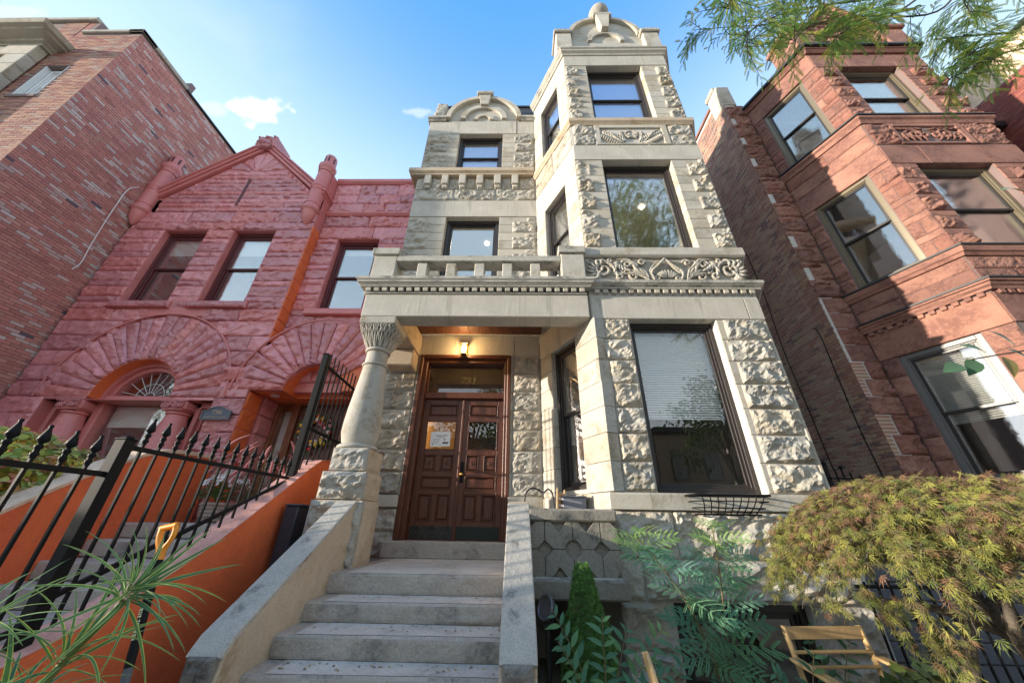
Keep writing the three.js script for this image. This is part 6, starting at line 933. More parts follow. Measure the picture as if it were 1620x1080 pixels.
{ // weeping laceleaf maple, right foreground
  const r = rng(71), t = thing('laceleaf_maple', 'mounded weeping maple with lacy yellow green and orange leaves at right', 'shrub', [3.35, 0, -3.05]);
  const lobes = [], mk = (a, l) => { const w = l * 0.085, g = new MB(), q = (x, y) => [x * Math.cos(a) + y * Math.sin(a), -x * Math.sin(a) + y * Math.cos(a), -0.25 * l * (y / l) * (y / l)]; g.tri(q(0, 0), q(w / 2, l * 0.35), q(0, l)).tri(q(0, 0), q(0, l), q(-w / 2, l * 0.35)); for (const s of [-1, 1]) g.tri(q(s * w * 0.2, l * 0.3), q(s * w * 1.3, l * 0.62), q(s * w * 0.25, l * 0.5)); return g.build(false); };
  for (const [a, l] of [[0, 1], [0.5, 0.9], [-0.5, 0.9], [1.05, 0.66], [-1.05, 0.66], [1.7, 0.36], [-1.7, 0.36]]) lobes.push(mk(a, l * 0.060));
  const geo = merge(lobes), L = [], col = [], twigs = [], pal = [[0.15, 0.19, 0.035], [0.26, 0.27, 0.05], [0.36, 0.34, 0.07], [0.25, 0.20, 0.07], [0.30, 0.16, 0.08], [0.21, 0.10, 0.07], [0.31, 0.20, 0.12]];
  const spray = (S, dir, len, drop, n, hue) => {
    const pts = []; for (let i = 0; i <= 4; i++) { const k = i / 4; pts.push(V(S[0] + dir[0] * len * k, S[1] + 0.05 * Math.sin(k * 3) - drop * k * k, S[2] + dir[1] * len * k)); }
    twigs.push(tube(pts, [0.006, 0.0015], 4, 6)); const c = new THREE.CatmullRomCurve3(pts);
    for (let i = 0; i < n; i++) { const k = 0.1 + 0.9 * r(), p = c.getPoint(k), tg = c.getTangent(k); const d = V(tg.x + (r() - 0.5) * 2.4, tg.y - 0.2 + (r() - 0.5) * 1.5, tg.z + (r() - 0.5) * 2.4), f = V((r() - 0.5) * 2.4 + dir[0] * 0.5, 0.8, (r() - 0.5) * 2.4 + dir[1] * 0.5);
      L.push(place([p.x + (r() - 0.5) * 0.12, p.y + (r() - 0.5) * 0.09, p.z + (r() - 0.5) * 0.12], d.toArray(), f.toArray(), 0.7 + 0.7 * r())); const q = clamp(Math.floor(hue * 2.6 + r() * 4.6 - 0.8), 0, 6), b = 0.75 + 0.5 * r(); col.push(C(pal[q][0] * b, pal[q][1] * b, pal[q][2] * b)); }
  };
  for (let i = 0; i < 640; i++) {
    const a = r() * Math.PI * 2, rho = Math.sqrt(0.03 + 0.97 * r()) * 0.97, x = Math.cos(a) * rho * 1.2 + 0.05, z = Math.sin(a) * rho * 0.85, y = 1.10 + 0.80 * Math.pow(1 - rho * rho, 0.42) + (r() - 0.5) * 0.10;
    const open = z > 0.1 && x > -0.75 && x < 1.1; if (rho > 0.9 && open && r() < 0.4) continue;
    spray([x, y, z], [Math.cos(a) + (r() - 0.5) * 0.7, Math.sin(a) + (r() - 0.5) * 0.7], 0.18 + 0.14 * r(), 0.06 + 0.20 * r() * (0.3 + rho), 42, clamp(0.34 + (y - 1.5) * 1.1 + 0.35 * noise(x * 2, z * 2, 4), 0, 1));
  }
  for (const [x, y, z] of [[-0.95, 1.12, 0.25], [-0.8, 1.05, 0.4], [-1.0, 1.2, 0.15], [-0.85, 1.15, 0.3], [-0.35, 1.2, 0.65], [-0.2, 1.15, 0.7], [0.0, 1.2, 0.72], [0.5, 1.2, 0.7], [0.75, 1.15, 0.65], [0.95, 1.15, 0.6], [0.65, 1.05, 0.7], [0.9, 1.0, 0.66], [-0.9, 0.95, 0.36]]) for (let k = 0; k < 1; k++) spray([x + (r() - 0.5) * 0.1, y, z], [(r() - 0.5) * 0.8, 0.5 * r()], 0.2, 0.2, 40, 0.12 + 0.25 * r());
  const o = L.map((m, i) => [m, col[i], m.elements[14] * 1.2 + m.elements[13] * 0.3]).sort((a, b) => b[2] - a[2]); L.splice(0, L.length, ...o.map((x) => x[0])); col.splice(0, col.length, ...o.map((x) => x[1]));
  leafCloud(t, 'leaf', geo, pal.slice(0, 6).map((c) => leafMat(...c)), L, col, 300);
  const bark = P({ map: rep(mineral(81, [0.16, 0.13, 0.10], [0.07, 0.055, 0.04], 0.2, 0.5, 256), 0.3), bumpMap: rep(grainBump, 0.25), bumpScale: 0.008, roughness: 0.95 });
  lpart(t, 'trunk', tube([[0.25, -0.05, 0.1], [0.12, 0.3, 0.2], [-0.02, 0.62, 0.28], [-0.12, 0.9, 0.2], [-0.1, 1.15, 0.05]], [0.085, 0.07, 0.06, 0.055, 0.045], 10, 26), bark);
  for (const [a, b, c, q] of [[-0.1, 1.1, 0.05, [-0.8, 1.35, 0.3]], [-0.1, 1.1, 0.05, [0.6, 1.5, 0.2]], [-0.12, 0.95, 0.15, [-0.45, 1.3, 0.55]], [-0.1, 1.12, 0.05, [-0.2, 1.6, -0.4]], [-0.05, 0.75, 0.26, [0.85, 1.3, 0.45]], [-0.1, 1.0, 0.1, [-0.9, 1.15, -0.1]]]) lpart(t, 'limb', tube([[a, b, c], [lerp(a, q[0], 0.4), lerp(b, q[1], 0.75), lerp(c, q[2], 0.45)], q], [0.036, 0.024, 0.009], 7, 12), bark);
  const tw = lpart(t, 'twigs', twigs, bark); tw.userData.kind = 'stuff';
  lpart(t, 'limb', tube([[-0.62, 0.0, 0.1], [-0.66, 0.5, 0.18], [-0.56, 0.85, 0.22], [-0.3, 1.2, 0.15]], [0.05, 0.042, 0.036, 0.02], 8, 16), bark);
}
// feathery leaf: rachis with pairs of pinnae, each lined with small leaflets (bipinnate) or with single leaflets (pinnate)
function feather(len, pairs, pin, lw, ll, droop, seed) {
  const r = rng(seed), g = new MB(), c = (t) => [0, len * t, -droop * len * t * t], st = [];
  st.push(tube([0, 0.25, 0.5, 0.75, 1].map((t) => c(t)), [0.0035, 0.0012], 4, 8));
  const leaflet = (p, d, w) => { const l = Math.hypot(...d), n = [-d[1] / l * w, d[0] / l * w, 0]; const m = [0, 1, 2].map((k) => p[k] + d[k] * 0.5), e = [0, 1, 2].map((k) => p[k] + d[k]); g.tri(p, [m[0] + n[0], m[1] + n[1], m[2] + 0.004], e).tri(p, e, [m[0] - n[0], m[1] - n[1], m[2] + 0.004]); };
  for (let i = 0; i < pairs; i++) { const t = 0.14 + 0.86 * i / (pairs - 0.5), p = c(t), k = pin * (0.55 + 0.6 * Math.sin(Math.PI * (0.2 + 0.75 * t))), ang = lerp(1.15, 0.55, t);
    for (const s of [-1, 1]) { const d = [s * Math.sin(ang), Math.cos(ang)]; if (!ll) { leaflet(p, [d[0] * k, d[1] * k, -0.15 * k], lw); continue; }
      const N = Math.round(k / (lw * 0.75)); for (let j = 1; j <= N; j++) { const u = j / N, q = [p[0] + d[0] * k * u, p[1] + d[1] * k * u, p[2] - 0.22 * k * u * u]; for (const e of [-1, 1]) { const a = 0.95 * e, x = d[0] * Math.cos(a) - d[1] * Math.sin(a), y = d[0] * Math.sin(a) + d[1] * Math.cos(a), z = ll * (u > 0.85 ? 0.7 : 1); leaflet(q, [x * z, y * z, -0.1 * z], lw * 0.46); } } } }
  return merge([...st, g.build(false)]);
}
{ // young silk tree with fern-like leaves, in front of the base
  const r = rng(72), t = thing('fern_leaved_sapling', 'slender sapling with fern-like blue green leaves in front of the basement window', 'sapling', [1.72, 0, -3.95]);
  const G = [feather(0.31, 6, 0.12, 0.0125, 0.016, 0.35, 1), feather(0.27, 5, 0.12, 0.0125, 0.016, 0.5, 2), feather(0.23, 5, 0.105, 0.012, 0.015, 0.25, 3)];
  const ms = [leafMat(0.15, 0.38, 0.22), leafMat(0.12, 0.33, 0.20), leafMat(0.20, 0.43, 0.20), leafMat(0.19, 0.40, 0.26)], ys = [leafMat(0.22, 0.38, 0.09), leafMat(0.27, 0.43, 0.14)], stemM = P({ color: C(0.17, 0.13, 0.06), roughness: 0.8 });
  const stems = [[[0.03, 0, 0], [0.10, 0.45, 0.02], [0.14, 0.8, 0.04], [0.19, 1.2, 0.05], [0.22, 1.62, 0.05]], [[0.0, 0.1, 0.05], [-0.05, 0.6, 0.1], [-0.2, 0.98, 0.15], [-0.42, 1.3, 0.2], [-0.62, 1.52, 0.22]]];
  stems.forEach((s, si) => {
    lpart(t, 'stem', tube(s, [0.012, 0.004], 6, 20), stemM); const c = new THREE.CatmullRomCurve3(s.map((p) => V(...p)));
    const N = si ? 22 : 34; for (let i = 0; i < N; i++) { const k = 0.22 + 0.78 * i / (N - 1), p = c.getPoint(k), a = i * 2.4 + si; const d = V(Math.cos(a), 0.15 + 0.35 * k + (r() - 0.5) * 0.4, Math.sin(a) * 0.8 + 0.25); const f = V(0.1 * (r() - 0.5), 0.75, 0.65); const m = shadowed(new THREE.Mesh(G[Math.floor(r() * 3)], pick(k > 0.85 ? ys : ms, r))); m.name = numbered('compound_leaf'); m.applyMatrix4(place(p.toArray(), d.toArray(), f.toArray(), (0.8 + 0.5 * r()) * (k > 0.93 ? 0.7 : 1))); t.add(m); }
  });
}
function frond(th, base, tip, arch, n, ll, lw, ms, seed) { // long compound leaf with big leaflets
  const r = rng(seed), A = V(...base), B = V(...tip), c = new THREE.QuadraticBezierCurve3(A, A.clone().lerp(B, 0.5).add(V(0, arch, 0)), B), pts = c.getPoints(6), geo = blade(lw, ll, { n: 4, fold: 0.3, curl: 0.5 });
  const f = lpart(th, 'frond', tube(pts, [0.0055, 0.002], 5, 14), P({ color: C(0.20, 0.15, 0.08), roughness: 0.7 }));
  for (let i = 0; i < n; i++) { const k = 0.22 + 0.78 * i / (n - 0.5), p = c.getPoint(k), tg = c.getTangent(k), side = tg.clone().cross(V(0, 0.6, 0.8)).normalize(); for (const s of [-1, 1]) { const d = side.clone().multiplyScalar(s).addScaledVector(tg, 0.5 + 0.5 * k).add(V(0, -0.25 + (r() - 0.5) * 0.3, 0)); const m = shadowed(new THREE.Mesh(geo, pick(ms, r))); m.name = numbered('leaflet'); m.applyMatrix4(place(p.toArray(), d.toArray(), [0.2 * (r() - 0.5), 0.75, 0.65], (0.75 + 0.35 * r()) * (k > 0.9 ? 0.7 : 1))); f.add(m); } }
}
{
  const ms = [leafMat(0.075, 0.20, 0.10), leafMat(0.09, 0.24, 0.12), leafMat(0.12, 0.27, 0.10), leafMat(0.065, 0.18, 0.10)], yl = [leafMat(0.17, 0.22, 0.06), leafMat(0.10, 0.19, 0.06)];
  const A = thing('tree_of_heaven_seedling', 'leafy seedling with long paired leaflets beside the right cheek wall', 'plant', [0.64, 0, -3.35]), b = [0, 0.28, 0];
  const F = [[[-0.36, 1.0, 0.05], 0.1, 8], [[-0.34, 0.84, 0.1], 0.05, 6], [[0.01, 0.98, 0.05], 0.0, 8], [[0.46, 0.92, 0.05], 0.06, 9], [[0.22, 0.9, -0.05], 0.08, 7], [[-0.3, 0.62, 0.35], 0.14, 8], [[0.3, 0.6, 0.3], 0.12, 8], [[0.02, 0.56, 0.42], 0.12, 7], [[0.45, 0.68, 0.1], 0.12, 7]];
  F.forEach(([p, a, n], i) => frond(A, b, p, a, n, 0.135, 0.042, i === 3 ? yl.concat(ms) : ms, 100 + i)); lpart(A, 'stem', rod([0, 0, 0], [0, 0.3, 0], 0.012), P({ color: C(0.15, 0.11, 0.06), roughness: 0.8 }));
  const B = thing('tree_of_heaven_seedling', 'small seedling with narrow paired leaflets low between basement window and limestone base', 'plant', [1.15, 0, -3.6]); frond(B, [0, 0.2, 0], [0.2, 0.75, 0.05], 0.1, 7, 0.10, 0.032, ms, 131); frond(B, [0, 0.2, 0], [-0.1, 0.7, 0.1], 0.1, 6, 0.10, 0.032, ms, 132);
  const D = thing('tree_of_heaven_seedling', 'green seedling with pointed paired leaflets left of the facing wooden chair', 'plant', [2.1, 0, -3.5]); frond(D, [0, 0.2, 0], [0.14, 0.78, 0.1], 0.05, 5, 0.14, 0.045, ms, 141); frond(D, [0, 0.2, 0], [-0.2, 0.66, 0.1], 0.1, 6, 0.12, 0.04, ms, 142);
  const E = thing('tree_of_heaven_seedling', 'green seedling with drooping paired leaflets seen through the facing wooden chair', 'plant', [2.72, 0, -4.0]); frond(E, [0, 0.2, 0], [-0.15, 0.82, 0.1], 0.08, 6, 0.14, 0.045, ms, 151); frond(E, [0, 0.2, 0], [0.2, 0.74, 0.1], 0.1, 6, 0.13, 0.045, ms, 152);
  const H = thing('low_leafy_shrub', 'low green shrub with broad lobed leaves below the weeping maple', 'shrub', [3.02, 0, -3.3]), r = rng(160), geo = blade(0.08, 0.085, { n: 4, fold: 0.15, curl: 0.3, prof: (t) => Math.sin(Math.PI * Math.pow(t, 0.6)) * (1 + 0.25 * Math.cos(t * 22)) }), L = [], cl = [];
  for (let i = 0; i < 170; i++) { const a = r() * 6.28, q = Math.sqrt(r()); L.push(place([Math.cos(a) * q * 0.42 - 0.05, 0.42 + 0.3 * (1 - q * q) + (r() - 0.5) * 0.12, Math.sin(a) * q * 0.3], [(r() - 0.5) * 2, -0.1, 0.6 * r()], [(r() - 0.5) * 0.6, 1, 0.5], 0.8 + 0.5 * r())); cl.push(C(0.08, 0.15, 0.03)); }
  leafCloud(H, 'leaf', geo, [leafMat(0.08, 0.16, 0.03), leafMat(0.14, 0.20, 0.03), leafMat(0.05, 0.11, 0.03)], L, cl, 300); for (let i = 0; i < 5; i++) lpart(H, 'stem', rod([0.02 * i, 0, 0], [(i - 2) * 0.13, 0.5, 0.05], 0.006), P({ color: C(0.12, 0.09, 0.05) }));
}
{ // dwarf spruce
  const r = rng(73), t = thing('dwarf_spruce', 'small dense cone shaped spruce in front of the stone balustrade', 'tree', [0.62, 0, -3.88]), g = new MB();
  for (let i = 0; i < 12; i++) { const a = i * 0.7, e = 0.3 + 0.9 * ((i * 7) % 12) / 12, d = [Math.cos(a) * Math.cos(e) * 0.034, Math.sin(e) * 0.04, Math.sin(a) * Math.cos(e) * 0.034], n = [-Math.sin(a) * 0.005, 0, Math.cos(a) * 0.005]; g.tri(n, d, n.map((x) => -x)); }
  const geo = g.build(false), L = [], cl = [], cone = (y) => 0.30 * Math.pow(clamp((1.27 - y) / 1.1, 0, 1), 0.62) * (0.93 + 0.1 * Math.sin(y * 11));
  for (let i = 0; i < 620; i++) { const y = 0.15 + 1.1 * (1 - Math.pow((i + r()) / 620, 0.75)), a = i * 2.39996 + r() * 0.5, lump = 1 + 0.16 * noise(Math.cos(a) * 4, y * 9, Math.sin(a) * 4), q = cone(y) * lump, o = V(Math.cos(a), 0.45, Math.sin(a)).normalize(), c0 = [Math.cos(a) * q * 0.9, y, Math.sin(a) * q * 0.9], b0 = 0.75 + 0.5 * r();
    for (let k = 0; k < 10; k++) { const d = V((r() - 0.5) * 1.7, (r() - 0.4) * 1.5, (r() - 0.5) * 1.7).addScaledVector(o, 0.9).normalize(), L0 = 0.018 * r(); L.push(place([c0[0] + d.x * L0, c0[1] + d.y * L0, c0[2] + d.z * L0], d.toArray(), [Math.sin(a), 0.2, -Math.cos(a)], 0.75 + 0.5 * r())); const b = b0 * (0.8 + 0.4 * r()); cl.push(r() < 0.03 ? C(0.22, 0.17, 0.06) : C(0.14 * b, 0.30 * b, 0.06 * b)); } }
  lpart(t, 'crown_core', lathe([[0, 0.12], [0.17, 0.14], [0.2, 0.4], [0.165, 0.75], [0.09, 1.0], [0.02, 1.12], [0, 1.13]], 16), S({ color: C(0.11, 0.25, 0.05), roughness: 1 })); lpart(t, 'trunk', rod([0, 0, 0], [0, 0.2, 0], 0.03), P({ color: C(0.09, 0.06, 0.04) }));
  inst(t, 'needles', geo, M.leafInst, L, cl);
}
{ // strap-leaved plants, lower left
  const r = rng(74), tex = (() => dtex(64, (u, v) => { const e = Math.abs(u - 0.5) * 2, k = sstep(0.62, 0.8, e); return [lerp(0.085, 0.46, k), lerp(0.20, 0.55, k), lerp(0.085, 0.14, k)]; }, true))();
  const mats = [P({ map: tex, roughness: 0.9, transmission: 0.12, thickness: 0 }), P({ map: tex, color: C(0.75, 0.85, 0.95), roughness: 0.9, transmission: 0.12, thickness: 0 }), P({ map: tex, color: C(1.2, 1.1, 0.8), roughness: 0.9, transmission: 0.12, thickness: 0 })];
  const strap = (w, l, cv, tw) => blade(w, l, { n: 12, fold: 0.5, curl: cv, prof: (t) => Math.pow(1 - t, 0.55) * sstep(-0.1, 0.25, t) * 1.0 }), geos = [strap(0.027, 0.52, 0.7), strap(0.025, 0.46, 1.15), strap(0.028, 0.55, 0.4), strap(0.023, 0.48, 1.5)];
  const rosette = (t, p, ax, n, spread, sc) => { for (let i = 0; i < n; i++) { const a = i * 2.399, e = (i / n), q = spread * (0.3 + 0.8 * e), A = V(...ax).normalize(), X = A.clone().cross(V(0.3, 0.2, 1)).normalize(), Y = A.clone().cross(X), out = X.clone().multiplyScalar(Math.cos(a)).addScaledVector(Y, Math.sin(a)), d = A.clone().multiplyScalar(Math.cos(q)).addScaledVector(out, Math.sin(q)); const m = shadowed(new THREE.Mesh(geos[Math.floor(r() * 4)], mats[Math.floor(r() * 3)])); m.name = numbered('strap_leaf'); m.applyMatrix4(place([p[0] + out.x * 0.012, p[1] + (1 - e) * 0.05, p[2] + out.z * 0.012], d.toArray(), V(...d.toArray()).multiplyScalar(-0.4).add(A).toArray(), sc * (0.7 + 0.5 * r()))); t.add(m); } };
  const cane = P({ color: C(0.14, 0.17, 0.05), roughness: 0.7 });
  const A = thing('dracaena_plant', 'strap leaved plant with a tall leaning leafy cane before the dark red wall', 'plant', [-1.95, 0, -1.78]);
  lpart(A, 'cane', tube([[-0.02, 0, 0], [0.02, 0.7, 0], [0.11, 1.02, 0], [0.26, 1.28, -0.02]], [0.025, 0.02, 0.014, 0.012], 8, 24), cane);
  rosette(A, [0.26, 1.27, -0.02], [0.95, 0.62, 0.1], 36, 1.05, 0.64); rosette(A, [0.14, 1.05, 0], [0.5, 0.8, 0.1], 16, 1.0, 0.72); rosette(A, [0.02, 0.88, 0.03], [0.1, 1, 0.2], 22, 1.25, 0.8);
  const B = thing('dracaena_plant', 'strap leaved plant at the lower left corner, before the fence', 'plant', [-2.12, 0, -1.62]);
  lpart(B, 'cane', tube([[0, 0, 0], [0.02, 0.6, 0], [0.0, 1.12, 0]], [0.028, 0.022, 0.016], 8, 14), cane); rosette(B, [0.0, 1.12, 0], [0.05, 1, 0.15], 36, 1.5, 0.82); rosette(B, [0.12, 0.8, 0.1], [0.3, 1, 0.2], 18, 1.3, 0.7);
}
{ // vine covered planting behind the red wall
  const r = rng(75), t = thing('leafy_hedge', 'sunlit yellow green leafy hedge behind the orange stucco wall', 'hedge', [-6.5, 0, -4.4]), geo = blade(0.085, 0.10, { n: 3, fold: 0.12, curl: 0.35, prof: (q) => Math.sin(Math.PI * Math.pow(q, 0.6)) }), L = [], cl = [], pal = [[0.45, 0.48, 0.07], [0.34, 0.42, 0.06], [0.54, 0.52, 0.12], [0.20, 0.32, 0.07], [0.42, 0.2, 0.06], [0.28, 0.38, 0.08]];
  for (let i = 0; i < 2600; i++) { const a = r() * 6.283, e = Math.acos(lerp(-0.25, 1, r())), x = Math.cos(a) * Math.sin(e), y = Math.cos(e), z = Math.sin(a) * Math.sin(e), k = 0.86 + 0.16 * r() + 0.08 * noise(x * 3, y * 3, z * 3); L.push([place([x * 1.0 * k, 1.84 + y * 0.74 * k, z * 1.15 * k], [x + (r() - 0.5) * 1.6, -0.4 + (r() - 0.5), z + (r() - 0.5) * 1.6], [x, y + 0.6, z], 0.8 + 0.5 * r()), z * 1 + y + x * 0.6]); }
  L.sort((a, b) => b[1] - a[1]); for (let i = 0; i < L.length; i++) { const p = pick(pal, r), b = 0.8 + 0.4 * r(); cl.push(C(p[0] * b, p[1] * b, p[2] * b)); }
  leafCloud(t, 'leaf', geo, pal.map((c) => leafMat(...c)), L.map((x) => x[0]), cl, 300); for (let i = 0; i < 6; i++) lpart(t, 'stem', rod([(i - 3) * 0.15, 0, 0], [(i - 3) * 0.25, 1.6, 0.1], 0.014), P({ color: C(0.10, 0.07, 0.05) }));
}
{ // pot of white flowers on the red landing
  const r = rng(76), t = thing('flower_pot', 'woven stone look pot of white flowers by the red house door', 'flower pot', [-4.55, 1.53, -5.75]);
  lpart(t, 'pot', lathe([[0, 0], [0.17, 0], [0.2, 0.03], [0.225, 0.1], [0.24, 0.2], [0.245, 0.27], [0.22, 0.27], [0.2, 0.2], [0, 0.2]], 24), P({ map: rep(slabTex, 0.5), roughness: 0.9, bumpMap: rep(grainBump, 0.2), bumpScale: 0.01 }));
  for (let k = 0; k < 5; k++) { const tg = new THREE.TorusGeometry(0.20 + 0.011 * k, 0.02, 6, 28); tg.rotateX(Math.PI / 2); lpart(t, 'woven_band', tg.translate(0, 0.035 + k * 0.052, 0), P({ color: C(0.50, 0.40, 0.33), roughness: 0.9, bumpMap: rep(grainBump, 0.2), bumpScale: 0.01 })); }
  const lg = blade(0.05, 0.07, { n: 3 }), fg = merge([0, 1, 2, 3, 4].map((i) => blade(0.022, 0.024, { n: 3, curl: -0.3 }).rotateZ(i * 1.2566))), L = [], F = [], cl = [];
  for (let i = 0; i < 330; i++) { const a = r() * 6.283, q = Math.sqrt(r()) * 0.33, y = 0.30 + 0.34 * (1 - (q / 0.35) ** 2) * r(); L.push(place([Math.cos(a) * q, y, Math.sin(a) * q], [Math.cos(a), 0.3 + r(), Math.sin(a)], [Math.cos(a) * 0.3, 1, Math.sin(a) * 0.3 + 0.3], 0.7 + 0.6 * r())); const b = 0.7 + 0.5 * r(); cl.push(r() < 0.12 ? C(0.3, 0.12, 0.05) : C(0.10 * b, 0.20 * b, 0.03 * b)); }
  for (let i = 0; i < 130; i++) { const a = r() * 6.283, q = Math.sqrt(r()) * 0.32, y = 0.42 + 0.32 * (1 - (q / 0.36) ** 2); F.push(place([Math.cos(a) * q, y + 0.04 * r(), Math.sin(a) * q], [r() - 0.5, 0.4, r() - 0.5], [(r() - 0.5), 0.6, 0.8], 0.9 + 0.5 * r())); }
  leafCloud(t, 'leaf', lg, [leafMat(0.1, 0.2, 0.03)], L, cl, 60); for (const m of F) { const f = shadowed(new THREE.Mesh(fg, M.white)); f.name = numbered('flower'); f.applyMatrix4(m); t.add(f); }
}
{ // fountain grass, wreath
  const r = rng(77), t = thing('fountain_grass', 'clump of fountain grass with arching pink plumes by the red house door', 'ornamental grass', [-3.85, 1.53, -5.55]);
  const pl = [P({ color: C(0.42, 0.17, 0.16), roughness: 0.95 }), P({ color: C(0.50, 0.24, 0.21), roughness: 0.95 }), P({ color: C(0.34, 0.11, 0.12), roughness: 0.95 })], gb = P({ color: C(0.16, 0.10, 0.04), roughness: 0.7 });
  for (let i = 0; i < 26; i++) { const a = r() * 6.283, L = 0.35 + 0.5 * r(), h = 0.55 + 0.5 * r(), s = Math.cos(a) > 0.2 ? 0.6 : 1, x = Math.cos(a) * L * s, z = Math.sin(a) * L * 0.6, P0 = [[x * 0.05, 0.2, z * 0.05], [x * 0.25, h * 0.8 + 0.15, z * 0.25], [x * 0.6, h + 0.2, z * 0.6], [x * 1.0, h + 0.1, z], [x * 1.25, h - 0.08, z * 1.2]]; lpart(t, 'blade', tube(P0.slice(0, 4), [0.004, 0.002], 4, 12), gb); const c = new THREE.CatmullRomCurve3(P0.map((p) => V(...p))); lpart(t, 'plume', tube([0.58, 0.68, 0.78, 0.88, 1].map((k) => c.getPoint(k)), (k) => 0.016 * Math.sin(Math.PI * (0.12 + 0.8 * k)) * (0.85 + 0.3 * Math.abs(Math.sin(k * 40))) + 0.003, 6, 26), pl[i % 3]); }
  for (let i = 0; i < 40; i++) { const a = r() * 6.283, L = 0.3 + 0.4 * r(); lpart(t, 'blade', tube([[0, 0.15, 0], [Math.cos(a) * L * 0.4, 0.5, Math.sin(a) * L * 0.4], [Math.cos(a) * L, 0.35 + 0.3 * r(), Math.sin(a) * L]], [0.005, 0.001], 4, 8), gb); }
  lpart(t, 'pot', lathe([[0, 0], [0.15, 0], [0.2, 0.24], [0.18, 0.24], [0, 0.2]], 20), M.metalDark);
  const w = thing('flower_wreath', 'round wreath of red, pink and yellow flowers on the red house door', 'wreath', [-4.22, 3.2, -7.17]), cols = [C(0.62, 0.03, 0.04), C(0.66, 0.30, 0.34), C(0.70, 0.32, 0.03), C(0.72, 0.58, 0.55), C(0.66, 0.10, 0.04), C(0.75, 0.5, 0.05)].map((c) => P({ color: c, roughness: 0.7 })), fg = new THREE.IcosahedronGeometry(0.05, 1);
  { const p = fg.attributes.position; for (let i = 0; i < p.count; i++) { const k = 0.8 + 0.35 * Math.abs(noise(p.getX(i) * 60, p.getY(i) * 60, p.getZ(i) * 60)); p.setXYZ(i, p.getX(i) * k, p.getY(i) * k, p.getZ(i) * k); } fg.computeVertexNormals(); }
  const ring = new THREE.TorusGeometry(0.26, 0.06, 8, 28); lpart(w, 'ring', ring, P({ color: C(0.05, 0.09, 0.03), roughness: 1 }));
  for (let i = 0; i < 80; i++) { const a = i / 80 * 6.283 * 5, q = 0.26 + (r() - 0.5) * 0.17, m = shadowed(new THREE.Mesh(fg, cols[Math.floor(r() * 6)])); m.name = numbered('flower'); m.position.set(Math.cos(a) * q, Math.sin(a) * q, 0.06 + 0.04 * r()); m.rotation.set(r() * 6, r() * 6, 0); m.scale.setScalar(0.6 + 0.5 * r()); w.add(m); }
  const lg = blade(0.05, 0.09, { n: 3 }); for (let i = 0; i < 40; i++) { const a = r() * 6.283, q = 0.33 + 0.06 * r(), m = shadowed(new THREE.Mesh(lg, leafMat(0.07, 0.14, 0.04))); m.name = numbered('leaf'); m.applyMatrix4(place([Math.cos(a) * q, Math.sin(a) * q, 0.04], [Math.cos(a + 0.5), Math.sin(a + 0.5), 0.2], [0, 0, 1], 1)); w.add(m); }
}
